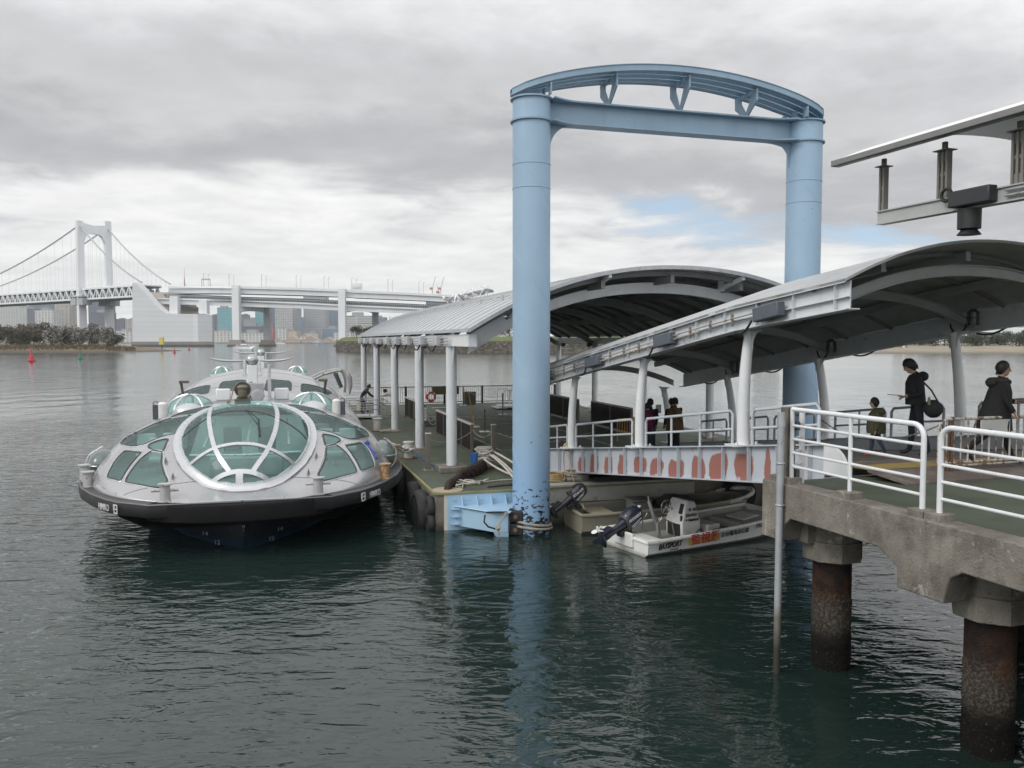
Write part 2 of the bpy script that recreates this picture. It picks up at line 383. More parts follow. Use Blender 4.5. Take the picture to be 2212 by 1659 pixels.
# ================================================================ BOARDING PIER (right foreground)
def build_pier():
    root = thing('concrete_pier', 'weathered concrete pier deck with green coating on round rusty piles at the right', 'pier', gp(-1.4, -4, 0))
    ztop, zdk = 2.86, 2.80
    d = MB()   # deck slab; the near edge kerb and beam are one casting
    d.hexa([gp(-1.12, -1.5, 2.42), gp(-1.12, -14, 2.42), gp(9, -14, 2.42), gp(9, -1.5, 2.42), gp(-1.12, -1.5, zdk), gp(-1.12, -14, zdk), gp(9, -14, zdk), gp(9, -1.5, zdk)])
    d.build('deck_slab', GREEN, root)
    e = MB()
    # edge beam profile along h: shallow between bents, deep at them, sloped haunches between
    prof = [(-1.5, 1.98), (-1.98, 1.98), (-2.06, 2.25), (-2.2, 2.36), (-3.95, 2.36), (-4.28, 2.18), (-4.28, 1.93), (-5.0, 1.93), (-5.08, 2.25), (-5.25, 2.36), (-7.0, 2.36), (-7.3, 2.18), (-7.3, 1.93), (-8, 1.93), (-8.1, 2.36), (-14, 2.36)]
    poly = [gp(-1.46, h, z) for h, z in prof]+[gp(-1.46, -14, ztop), gp(-1.46, -1.5, ztop)]
    e.prism(poly, GV*.34)
    e.build('edge_beam', CONC, root, bevel=.018)
    k = MB()
    for h in (-1.83, -4.64, -7.65):   # bents running across under the deck
        k.hexa([gp(-1.12, h-.33, 1.95), gp(-1.12, h+.33, 1.95), gp(9, h+.33, 1.95), gp(9, h-.33, 1.95), gp(-1.12, h-.33, 2.42), gp(-1.12, h+.33, 2.42), gp(9, h+.33, 2.42), gp(9, h-.33, 2.42)])
    k.build('cross_beam', CONC, root, bevel=.015, split=True)
    PILE = mat('rusty_barnacled_pile', (.030, .022, .020), .9, v=.4, vs=5, spots=[((.06, .028, .018), 3, .5, .62, .8)], bump=(38, 1, .04),
               zspots=[((.085, .042, .022), 4, .42, .6, .8, 1.0, 1.35), ((.19, .172, .148), 24, .46, .66, .6, .62, 1.12), ((.16, .148, .128), 34, .60, .70, .5, .0, .62)],
               zband=[(.98, 1.12, (.055, .048, .04), .9, .4), (.40, .78, (.008, .0075, .006), .97, .35)], spec=.15)
    for i, (w, h) in enumerate([(-.57, -2.06), (-.60, -4.9), (3.2, -2.02), (3.2, -4.9), (7, -2.02), (7, -4.9), (-.66, -7.9)]):
        m = MB(); n = 44; rows = []
        for kz in range(72):
            z = -1.2+kz*(3.05/71)
            rows.append([gp(w, h, z)+(GV*math.cos(2*math.pi*j/n)+GU*math.sin(2*math.pi*j/n))*(.283+(random.uniform(-.004, .016) if z < 1.1 else random.uniform(0, .003))) for j in range(n)])
        m.grid(rows, closed=True); p = m.build('pile', PILE, root)
        c = MB()   # eight-sided head
        o = [gp(w, h, 1.68)+(GV*math.cos(R(22.5+45*j))+GU*math.sin(R(22.5+45*j)))*.45 for j in range(8)]
        c.prism(o, UP*.30); o2 = [gp(w, h, 1.98)+(GV*math.cos(R(22.5+45*j))+GU*math.sin(R(22.5+45*j)))*.43 for j in range(8)]
        c.prism(o2, UP*.42)
        c.build('pile_head', CONC, p, bevel=.012)
    b = MB()
    for h, s in ((-1.72, .2), (-2.0, .2), (-3.24, .26), (-4.50, .24), (-4.76, .24), (-6.3, .26)):
        b.box(gp(-1.30, h, 2.89), .24, s, .12, GV, GU)
    b.build('railing_footing', CONC, root, bevel=.01, split=True)
build_pier()

def build_pier_railings():
    def railing(h0, h1, label, posts, zr=3.98):
        root = thing('pier_railing', label, 'railing', gp(-1.30, h0, 2.95), 0, 'white tube railings on the pier edge')
        w = -1.30
        hs = [h0, h1]; r = .034; cr = .16
        sgn = 1 if h1 > h0 else -1
        top = [gp(w, h0, 2.92), gp(w, h0, zr-cr)]+[gp(w, h0+sgn*cr*(1-math.cos(a)), zr-cr+cr*math.sin(a)) for a in [R(15*i) for i in range(1, 7)]]
        top += [gp(w, h1, zr)]
        MB().tube(top, r, 12).build('top_rail', CLEANW, root)
        MB().tube([gp(w, h1, 2.92), gp(w, h1, zr)], r*.95, 12).build('post', CLEANW, root)
        for p in posts: MB().tube([gp(w, p, 2.92), gp(w, p, zr)], r*.85, 10).build('post', CLEANW, root)
        for k in range(4): MB().tube([gp(w, h0, 3.12+k*.205), gp(w, h1, 3.12+k*.205)], .021, 8).build('rail', CLEANW, root)
        return root
    r1 = railing(-4.50, -2.0, 'white tube railing section nearest the gangway, beside the dark post', [-3.24])
    railing(-4.76, -9.0, 'white tube railing section cut off by the right picture edge', [-6.3, -7.8])
    # short return rails towards the gangway
    for k in range(4): MB().tube([gp(-1.3, -2.0, 3.12+k*.205), gp(-.92, -1.74, 3.12+k*.205)], .02, 8).build('return_rail', CLEANW, r1)
    MB().tube([gp(-.92, -1.74, 2.80), gp(-.92, -1.74, 3.95)], .045, 12).build('post', CLEANW, r1)
    h = thing('square_post', 'weathered grey square steel post at the pier corner behind the tall pipe', 'post', gp(-1.27, -1.86, 2.86))
    MB().box(gp(-1.27, -1.86, 3.42), .16, .16, 1.16, GV, GU).build('shaft', mat('weathered_post', (.13, .115, .10), .85, v=.3, vs=4, spots=[(BRICKRED, 7, .6, .68, .6)], bump=(30, .3)), h, bevel=.01)
    for z in (3.0, 3.72): MB().box(gp(-1.19, -1.96, z), .07, .09, .13, GV, GU).build('hinge', DARKG, h, bevel=.008)
    p = thing('standing_pipe', 'tall galvanised pipe standing in the water against the pier corner', 'pipe', gp(-1.53, -2.04, 0))
    PP = mat('pipe_galvanised', (.36, .38, .40), .5, .2, v=.1, vs=5, spots=[((.2, .17, .14), 9, .62, .7, .6)], zband=[(.85, 1.1, (.16, .145, .12), .95, .3), (.35, .7, (.04, .036, .03), .95, .25)], bump=(40, .3))
    MB().tube([gp(-1.545, -2.04, -2.5), gp(-1.54, -2.04, 1.2), gp(-1.53, -2.04, 3.9)], .052, 14).build('pipe', PP, p)
    MB().tube([gp(-1.53, -2.04, 3.72), gp(-1.53, -2.04, 3.94)], .060, 14).build('coupling', STEEL, p)
    for z in (3.18, 2.55): MB().torus(gp(-1.532, -2.04, z), .058, .012, n=16, m=6).build('clamp', STEEL, p)
build_pier_railings()

# ================================================================ GUIDE GANTRY (blue)
def build_gantry():
    A, B = pt(2.37, -.87, 0), pt(10.47, -.87, 0)
    root = thing('guide_gantry', 'tall light blue gantry of two round columns joined by a beam and an arched top', 'gantry', (A+B)/2)
    zt = 11.14; r = .485
    PB = mat('blue_column_paint', (.285, .405, .525), .45, v=.045, vs=.8, streak=(2.5, .3, (.225, .325, .425)), bump=(7, .05, .01), zband=[(6.0, 8.2, (.30, .44, .58), .0, .2), (1.3, 2.9, (.235, .40, .62), .7, .5)],
             spots=[((.34, .47, .57), 1.2, .60, .72, .35), ((.20, .22, .22), 9, .70, .74, .6)])
    # chipped paint near the water: dark patches following slanted weld lines
    nt = PB.node_tree; L = nt.links.new; bs = nt.nodes['Principled BSDF']
    old = bs.inputs['Base Color'].links[0].from_socket
    tc = nt.nodes.new('ShaderNodeTexCoord'); mp = nt.nodes.new('ShaderNodeMapping'); mp.inputs['Rotation'].default_value = (0, R(-38), 0); mp.inputs['Scale'].default_value = (1.3, 1.3, 2.6); L(tc.outputs['Object'], mp.inputs[0])
    no = nt.nodes.new('ShaderNodeTexNoise'); L(mp.outputs[0], no.inputs['Vector']); no.inputs['Scale'].default_value = 4.0; no.inputs['Detail'].default_value = 6; no.inputs['Roughness'].default_value = .65
    sp = nt.nodes.new('ShaderNodeSeparateXYZ'); L(tc.outputs['Object'], sp.inputs[0])
    mr = nt.nodes.new('ShaderNodeMapRange'); L(sp.outputs[2], mr.inputs[0]); mr.inputs[1].default_value = .15; mr.inputs[2].default_value = 1.9; mr.inputs[3].default_value = .03; mr.inputs[4].default_value = -.19
    ad = nt.nodes.new('ShaderNodeMath'); ad.operation = 'ADD'; L(no.outputs[0], ad.inputs[0]); L(mr.outputs[0], ad.inputs[1])
    m2 = nt.nodes.new('ShaderNodeMapRange'); L(ad.outputs[0], m2.inputs[0]); m2.inputs[1].default_value = .50; m2.inputs[2].default_value = .515
    mx = nt.nodes.new('ShaderNodeMix'); mx.data_type = 'RGBA'; L(m2.outputs[0], mx.inputs[0]); L(old, mx.inputs[6]); mx.inputs[7].default_value = (.014, .014, .013, 1); L(mx.outputs[2], bs.inputs['Base Color'])
    for P in (A, B):
        m = MB(); m.lathe([(r, -3), (r, zt-.55), (r, zt)], P, 48); c = m.build('column', PB, root)
        w = MB()   # spiral weld bead and ring seams
        for k in range(4):
            w.tube([P+Vector((math.cos(t), math.sin(t), 0))*(r-.004)+UP*(.4+2.6*k+(6.3-t)*.62) for t in [6.3-.13*i for i in range(25)]], .010, 5)
        for z in (zt-1.65, zt-2.25): w.torus(P+UP*z, r+.002, .010, n=48, m=5)
        w.build('weld_seam', PB, c)
        for z in (zt, zt-.56): MB().lathe([(r+.0, -.02), (r+.06, -.02), (r+.06, .02), (r, .02)], P+UP*z, 48).build('flange_ring', SHADEDB, c)
    ax = (B-A).normalized(); nb = Vector((-ax.y, ax.x, 0))
    # I-beam whose flanges flare into the column rings
    b = MB(); p0, p1 = A+ax*r, B-ax*r
    zc0, zc1 = zt-.56, zt
    L_ = (p1-p0).length
    b.hexa([p0-nb*.015+UP*zc0, p1-nb*.015+UP*zc0, p1+nb*.015+UP*zc0, p0+nb*.015+UP*zc0, p0-nb*.015+UP*zc1, p1-nb*.015+UP*zc1, p1+nb*.015+UP*zc1, p0+nb*.015+UP*zc1])
    def wid(x):
        e = min(x, L_-x); return .21+.25*max(0, 1-e/.75)**2
    for z in (zc0, zc1):
        st = [i*L_/40 for i in range(41)]
        poly = [p0+ax*x-nb*wid(x)+UP*(z-.02) for x in st]+[p0+ax*x+nb*wid(x)+UP*(z-.02) for x in reversed(st)]
        b.prism(poly, UP*.04)
    b.build('cross_beam', SHADEDB, root)
    g = MB()
    for P, s in ((A, 1), (B, -1)):
        q = P+ax*s*r; arcp = arc(q+ax*s*.62+UP*(zc0-.62), .6, math.pi if s > 0 else 0, math.pi/2, 8, ax*1, UP)
        poly = [q+UP*(zc0-.02)]+[q+UP*(zc0-.72)]+arcp[0:]+[q+ax*s*.7+UP*(zc0-.02)]
        g.prism([v-nb*.012 for v in poly], nb*.024)
    g.build('knee_bracket', SHADEDB, root, split=True)
    # arched top: two curved channels with lengthwise plates
    n = 36; X0, X1 = -.54, (B-A).length+.54; rise = .80
    def of_(x): u = abs(2*(x-X0)/(X1-X0)-1); return .62*max(.02, 1-u**10)**.5
    def az(x): u = 2*(x-X0)/(X1-X0)-1; return zt+.10+rise*(1-abs(u)**2.05)
    xs = [X0+(X1-X0)*i/n for i in range(n+1)]
    for off in (-.62, .62):
        m = MB(); w = .012
        sg = 1 if off > 0 else -1; rows = [[A+ax*x+nb*sg*of_(x)+UP*(az(x)+dz) for dz in (-.03, .12)] for x in xs]; m.shell(rows, nb*.02)
        rows = [[A+ax*x+nb*(sg*of_(x)-sg*q)+UP*(az(x)+.12) for q in (-.02, .10)] for x in xs]; m.shell(rows, UP*.016)
        m.build('arch_channel', SHADEDB, root)
    m = MB()
    for q0, q1, dz in ((-.56, -.30, -.02), (-.24, .06, -.02), (.12, .40, -.02), (.44, .6, -.02)):
        m.shell([[A+ax*x+nb*q*of_(x)/.62+UP*(az(x)+dz) for q in (q0, q1)] for x in xs], UP*.03)
    m.build('arch_plate', mat('blue_paint_dull', (.21, .33, .44), .5, v=.08), root, split=True)
    for fx in (.29, .515, .735):
        x = X0+(X1-X0)*fx; c = A+ax*x; za = az(x)-.1
        m = MB()
        for s in (-1, 1):
            top = c+nb*s*.55+UP*za; bot = c+nb*s*.09+UP*(zc1+.02)
            top2 = c+nb*s*.25+UP*(za-.02)
            m.prism([v-ax*.02 for v in (top, top+UP*-.28, bot, c+nb*s*.0+UP*(zc1+.02), c+nb*s*.02+UP*(zc1+.15), top2-UP*.16, top2)], ax*.04)
        m.box(c+UP*(za-.02), .05, 1.1, .10, ax, nb)
        m.build('v_bracket', SHADEDB, root)
    for P in (A, B):
        m = MB(); s = 1 if P is A else -1
        x = .33 if s > 0 else (B-A).length-.33
        for o in (-.5, 0, .5): m.box(A+ax*x+nb*o+UP*((zt+az(x))/2-.02), .03, .2, max(.1, az(x)-zt-.1), ax, nb)
        m.build('arch_bearing', SHADEDB, root, split=True)
    # mooring rope loops at the water line
    rp = thing('mooring_rope', 'old grey rope looped round the left blue column at the water', 'rope', A)
    for k, (z, rr) in enumerate(((.30, r+.04), (.20, r+.06))):
        MB().torus(A+UP*z, rr, .034, n=40, m=8, ax=Vector((.16-.05*k, .03, 1))).build('loop', mat('wet_rope', (.30, .275, .235), .9, v=.25, vs=14, bump=(55, .6, .012)), rp)
    # bracket arms of the pontoon that grip the column
    return A, B
GA, GB = build_gantry()
# ================================================================ PONTOON
ZD = 0.976
def build_pontoon():
    root = thing('landing_pontoon', 'floating concrete pontoon with a green deck and roofed waiting area', 'pontoon', pt(7.3, 15, 0))
    PC = mat('pontoon_concrete', (.20, .185, .155), .9, v=.25, vs=1.3, streak=(3, .6, (.10, .085, .065)), spots=[((.07, .06, .045), 3, .56, .7, .8)], bump=(24, .4, .015), zband=[(.02, .3, (.03, .034, .022), .9, .3)])
    m = MB(); m.hexa([pt(0, 0, -.8), pt(14.6, 0, -.8), pt(14.6, 31.6, -.8), pt(0, 31.6, -.8), pt(0, 0, ZD-.02), pt(14.6, 0, ZD-.02), pt(14.6, 31.6, ZD-.02), pt(0, 31.6, ZD-.02)])
    m.build('hull', PC, root, bevel=.03)
    d = MB(); d.hexa([pt(.09, .09, ZD-.05), pt(14.51, .09, ZD-.05), pt(14.51, 31.5, ZD-.05), pt(.09, 31.5, ZD-.05), pt(.09, .09, ZD), pt(14.51, .09, ZD), pt(14.51, 31.5, ZD), pt(.09, 31.5, ZD)])
    d.build('deck', GREEN, root)
    c = MB(); EDG = mat('yellowed_edge_strip', (.22, .21, .11), .7, v=.2)
    for p, q in ((pt(0, 0, ZD), pt(0, 31.6, ZD)), (pt(0, 0, ZD), pt(14.6, 0, ZD))): c.bar(p, q, .09, .05)
    c.build('edge_strip', EDG, root)
    l = MB(); LN = mat('worn_white_marking', (.36, .36, .33), .8, v=.2, spots=[((.10, .11, .08), 3, .5, .62, .8)])
    for (a0, b0, a1, b1, w) in [(4.0, 8, 4.0, 26, .12), (5.5, 22, 8.6, 19, .14), (6.2, 9.5, 9.8, 13, .12), (4.0, 8, 7.5, 8, .12), (4.2, 17.6, 7.6, 17.6, .1), (8.5, 6, 8.5, 25, .12)]:
        p, q = pt(a0, b0, ZD+.004), pt(a1, b1, ZD+.004); s = (q-p).normalized().cross(UP)*w/2
        l.add([p-s, q-s, q+s, p+s], [(0, 1, 2, 3)])
    for k in range(6):
        p, q = pt(5.2+.1*k, 11.6+.18*k, ZD+.005), pt(6.3+.1*k, 11.4+.18*k, ZD+.005); s = (q-p).normalized().cross(UP)*.03
        l.add([p-s, q-s, q+s, p+s], [(0, 1, 2, 3)])
    l.build('deck_marking', LN, root, fix=False)
    h = MB(); h.lathe([(.42, 0), (.42, .03), (.2, .035)], pt(.42, .42, ZD), 24); h.build('hawse_plate', mat('hawse_cream', (.36, .31, .22), .7, v=.1, spots=[(BRICKRED, 6, .6, .7, .5)]), root)
    s = MB()   # raised step under the gangway end
    s.hexa([pt(2.9, -.02, .55), pt(7.6, -.02, .55), pt(7.6, .9, .55), pt(2.9, .9, .55), pt(2.9, -.02, 1.06), pt(7.6, -.02, 1.06), pt(7.6, .9, 1.06), pt(2.9, .9, 1.06)])
    s.build('landing_step', mat('pale_step', (.42, .41, .38), .8, v=.1, spots=[((.2, .17, .13), 4, .58, .7, .7)]), root, bevel=.02)
    # bracket arms of blue steel gripping the gantry columns
    for a0, sg in ((2.37, 1), (10.47, -1)):
        def P(a, b, z): return pt(a0+sg*a, b, z)
        k = MB(); poly = [(-1.9, 0), (-.28, 0), (-.36, -.6), (-.72, -1.2), (-1.02, -1.08), (-1.72, -.12)]
        k.prism([P(a, b, .10) for a, b in poly], UP*.52)
        k.prism([P(a*1.0+(.0), b*1.02, .62) for a, b in [(-1.97, .0), (-.24, 0), (-.33, -.62), (-.70, -1.27), (-1.06, -1.14), (-1.78, -.16)]], UP*.025)
        k.hexa([P(-.95, -1.1, -.12), P(-.70, -1.18, -.12), P(-.70, -.9, -.12), P(-.95, -.9, -.12), P(-1.05, -1.07, .1), P(-.70, -1.2, .1), P(-.70, -.9, .1), P(-1.05, -.9, .1)])
        arm = k.build('bracket_arm', LBLUE, root, bevel=.012)
        k = MB(); k.box(P(-1.12, -.015, .44), 1.86, .03, .98, PV, PU)
        for i in range(4):
            g = P(-1.68+.40*i, -.03, 0); k.prism([g+UP*.645, g+UP*.90, P(-1.68+.40*i, -.22, .645)], PV*.022)
        for i in range(3): k.box(P(-1.86, -.12, .18+.2*i), .2, .2, .022, PV, PU)
        for i in range(5): k.lathe([(.03, 0), (.03, .03)], P(-1.86+.36*i, -.03, .80), 8, ax=-PU)
        k.build('wall_plate', LBLUE, arm)
        k = MB(); k.box(P(-1.13, -.006, .45), 2.02, .012, 1.08, PV, PU); k.build('backing_plate', mat('cream_sealed_plate', (.55, .53, .47), .6, v=.1, spots=[(BRICKRED, 5, .62, .7, .6)]), arm)
        k = MB()
        for z in (.02, .36):
            k.box(P(-.44, -.98, z+.14), .42, .40, .30, (PV*.93-PU*.37), (PU*.93+PV*.37))
        rb = k.build('rubber_roller', BLACK, arm, bevel=.04)
        k = MB()
        for z in (.02, .36): k.lathe([(.055, 0), (.055, .02)], P(-.52, -1.175, z+.14), 12, ax=-(PU*.93+PV*.37))
        k.build('bolt_hole', mat('rust_bolt', (.16, .10, .07), .8), rb)
    k = MB(); k.tube([pt(1.05, -1.17, .60), pt(1.02, -1.19, .42), pt(1.12, -1.22, .30), pt(1.3, -1.24, .24)], .022, 6); k.tube([pt(1.1, -1.12, .65), pt(1.35, -1.2, .66), pt(1.62, -1.24, .65)], .022, 6); k.build('rubber_hose', BLACK, root)
    k = MB(); k.tube([pt(1.6, -1.27, .64), pt(1.42, -1.26, .42), pt(1.36, -1.25, .26), pt(1.40, -1.25, .05), pt(1.42, -1.25, -.2)], .018, 6); k.ell(pt(1.37, -1.27, .27), .06, .05, .06, 8, 6, jit=.3); tag(k.build('hanging_rope', mat('frayed_rope', (.36, .30, .2), .9, v=.2)), 'short frayed rope knotted on the front of the blue bracket arm', 'rope')
    return root
build_pontoon()

def build_fenders():
    TY = mat('old_tyre', (.022, .022, .023), .8, v=.4, vs=5, spots=[((.10, .10, .095), 7, .6, .7, .5)], bump=(16, .5, .02))
    for (b, z, r, th, lab) in [(.95, .32, .62, .38, 'huge black tyre fender hanging nearest the pontoon corner'), (2.35, .36, .58, .36, 'huge black tyre fender behind the first one on the pontoon side'), (5.2, .36, .55, .3, 'black tyre fender half hidden by the ferry hull')]:
        m = MB(); prof = []
        for i in range(17):
            a = -math.pi*.5+math.pi*i/16; prof.append((r-.16*(1-math.cos(a)**.7 if math.cos(a) > 0 else 1), th/2*math.sin(a)))
        inner = [(r*.62, th*.5), (r*.55, th*.3), (r*.55, -th*.3), (r*.62, -th*.5)]
        m.lathe([(rr, zz) for rr, zz in prof]+inner+[prof[0]], pt(-th/2-.02, b, z), 40, ax=PV)
        t = m.build('tyre_fender', TY); tag(t, lab, 'tyre fender', 'tyre fenders along the pontoon side')
    s = MB()
    for z in (.2, .62):
        s.torus(pt(-.02+.02, .22, z)-PV*.10, .19, .10, ax=PV, n=24, m=10)
    o = s.build('small_tyre_fender', TY); tag(o, 'pair of small stacked tyres at the pontoon corner edge', 'tyre fender')
build_fenders()

# ---------------------------------------------------------------- pontoon shelter
def build_shelter():
    root = thing('arched_shelter', 'large arched grey metal shelter on round white columns over the pontoon', 'shelter', pt(7.3, 15, ZD))
    a0, a1, b0, b1, ze, rise = 1.05, 13.75, .55, 29.6, 5.32, 1.86
    def zr(a):
        u = abs(2*(a-a0)/(a1-a0)-1); return ze+rise*(1-u**2.15)
    ROOF = mat('grey_white_roof_sheet', (.43, .44, .455), .45, .15, v=.06, vs=1.2, streak=None, spots=[((.42, .43, .44), 1.4, .55, .7, .5), ((.3, .3, .29), 9, .64, .7, .3)], stretch=(1, 1, 1))
    UNDER = mat('roof_underside', (.36, .36, .35), .6, v=.12)
    na = 60; As = [a0+(a1-a0)*i/na for i in range(na+1)]
    m = MB(); rows = []
    nb = 116
    for j in range(nb+1):     # shallow corrugation: each sheet dips beside its seam
        b = b0+(b1-b0)*j/nb; dz = (-.036, 0, .012, 0)[j % 4]
        rows.append([pt(a, b, zr(a)+dz) for a in As])
    m.grid(rows)
    roof = m.build('roof_sheet', ROOF, root, sharp=80)
    m = MB(); m.grid([[pt(a, b, zr(a)-.075) for a in As] for b in (b0, b1)]); m.grid([[pt(a, b0, zr(a)+dz) for a in As] for dz in (-.075, .0)]); m.grid([[pt(a, b1, zr(a)+dz) for a in As] for dz in (-.075, 0)])
    m.build('ceiling', UNDER, root, fix=False)
    e = MB(); n = 48; A2 = [a0+(a1-a0)*i/n for i in range(n+1)]
    e.shell([[pt(a, b0-.02, zr(a)+d) for d in (-.09, .02)] for a in A2], PU*.03)
    e.build('gable_trim', STEEL, root)
    e = MB(); e.shell([[pt(a0-.02, b, ze-.07), pt(a0-.02, b, ze+.03)] for b in (b0, b1)], PV*.03); e.build('eave_trim', ROOF, root)
    k = MB(); SEAM = mat('roof_seam_grey', (.30, .31, .32), .5, v=.1)
    for j in range(28):
        b = b0+.5+j*1.02; k.tube([pt(a, b, zr(a)+.012) for a in As[::2]], .026, 6)
    k.build('standing_seam', SEAM, root, split=True)
    ARCH = WHITE
    cols = [3.75, 9.45, 15.8, 22.2, 28.3]
    def arch_beam(b, w, zofs, h, mm, name):
        k = MB(); A3 = [a0+.35+(a1-a0-.7)*i/40 for i in range(41)]
        def zz(a):
            u = abs(2*(a-a0-.3)/(a1-a0-.6)-1); return ze-zofs+rise*(1-u**2.15)
        top = [pt(a, b-w/2, zz(a)) for a in A3]; bot = [pt(a, b-w/2, zz(a)-h) for a in A3]
        k.shell([[p, q] for p, q in zip(top, bot)], PU*.02)
        for dz in (0, -h): k.shell([[pt(a, b-w, zz(a)+dz), pt(a, b+w, zz(a)+dz)] for a in A3], UP*.02)
        return k.build(name, mm, root)
    arch_beam(2.1, .09, .40, .30, ARCH, 'gable_arch')
    for c in cols[1:]: arch_beam(c, .1, .42, .26, mat('rib_grey', (.40, .405, .41), .5, v=.1), 'arch_rib')
    k = MB()
    for j in range(18):     # secondary ribs under the sheet
        b = 1.2+1.6*j; A3 = [a0+.1+(a1-a0-.2)*i/40 for i in range(41)]
        k.shell([[pt(a, b-.05, zr(a)-.09), pt(a, b-.05, zr(a)-.24)] for a in A3], PU*.10)
    k.build('secondary_rib', mat('dark_rib', (.19, .19, .19), .6, v=.1), root, split=True)
    k = MB()
    for a in (3.0, 5.1, 7.3, 9.6, 11.8):
        k.bar(pt(a, .9, zr(a)-.34), pt(a, 29.2, zr(a)-.34), .12, .24)
    k.build('purlin', mat('dark_rib', (.14, .14, .14)), root, split=True)
    k = MB()
    for a, s in ((5.2, 1), (9.5, -1), (2.6, 1), (12.2, -1)): k.bar(pt(a, .62, zr(a)-.12), pt(a, 2.1, zr(a)-.42), .10, .12); k.box(pt(a, 1.9, zr(a)-.28), .06, .3, .34, PV, PU)
    k.build('gable_bracket', WHITE, root, split=True)
    for a in (1.25, 13.45):   # eave girders
        k = MB(); k.bar(pt(a, 2.0, 5.02), pt(a, 29.2, 5.02), .22, .34); k.build('eave_girder', WHITE, root)
        for i, b in enumerate(cols):
            c = MB(); c.lathe([(.165, ZD), (.165, 4.86)], pt(a, b, 0), 24)
            o = c.build('column', mat('column_paint', (.58, .60, .62), .45, v=.05, spots=[((.28, .26, .22), 4, .63, .7, .6), ((.40, .40, .39), 2, .56, .7, .5)], streak=(7, .35, (.38, .38, .36)), stretch=(1, 1, .5)), root)
            q = MB(); q.box(pt(a, b, ZD+.02), .52, .52, .04, PV, PU)
            for sx in (-.2, .2):
                for sy in (-.2, .2): q.cyl(pt(a+sx, b+sy, ZD+.03), pt(a+sx, b+sy, ZD+.11), .02, n=6)
            q.build('base_plate', mat('rust_stained_plate', (.34, .30, .25), .7, v=.2, spots=[(BRICKRED, 8, .52, .62, .8)]), o)
            q = MB(); q.lathe([(.21, 4.86), (.21, 4.89)], pt(a, b, 0), 20)
            for s in (-1, 1): q.prism([pt(a, b+s*.16, 4.86), pt(a, b+s*.40, 4.86), pt(a, b+s*.165, 4.25)], PV*.03)
            q.build('head_bracket', WHITE, o)
            if i == 0 and a < 2:
                f = MB(); f.box(pt(a, b, ZD+.09), .92, .92, .18, PV, PU); f.build('footing', CONC, o, bevel=.02)
    # conduits, junction boxes and hanging cables along the left eave
    k = MB(); a = 1.02
    for z in (4.92, 5.0, 5.1): k.tube([pt(a, 3.2, z), pt(a, 29, z)], .018, 6)
    k.build('conduit', STEEL, root)
    for i in range(9):
        b = 4.6+2.9*i; k = MB(); k.box(pt(.98, b, 5.02), .16, .5, .3, PV, PU); k.build('junction_box', GREYP, root, bevel=.015)
    k = MB()
    for i in range(8):
        b = 4.7+2.9*i; k.tube(sag(pt(.95, b, 4.88), pt(.95, b+1.5, 4.92), .22, 8), .026, 6)
    k.build('hanging_cable', BLACK, root, split=True)
    k = MB()
    for i in range(6):
        b = 5+4.3*i; k.lathe([(.0, 4.66), (.14, 4.70), (.15, 4.9)], pt(13.1, b, 0), 12)
    k.build('lamp', DARKG, root, split=True)
    k = MB(); k.bar(pt(1.25, 2.2, 5.02), pt(1.25, .95, 5.02), .24, .34); k.bar(pt(1.25, 1.9, 5.0), pt(2.4, 1.9, 5.72), .12, .30); k.build('corner_beam', WHITE, root)
    k = MB(); aa = 2.9   # ridge wire with stand-offs
    k.tube([pt(aa, b0+.4+i*2.8, zr(aa)+.10) for i in range(11)], .012, 5)
    for i in range(11): k.tube([pt(aa, b0+.4+i*2.8, zr(aa)-.02), pt(aa, b0+.4+i*2.8, zr(aa)+.16)], .03, 6)
    k.build('roof_cable', STEEL, root)
    return roof
SHELTER_ROOF = build_shelter()

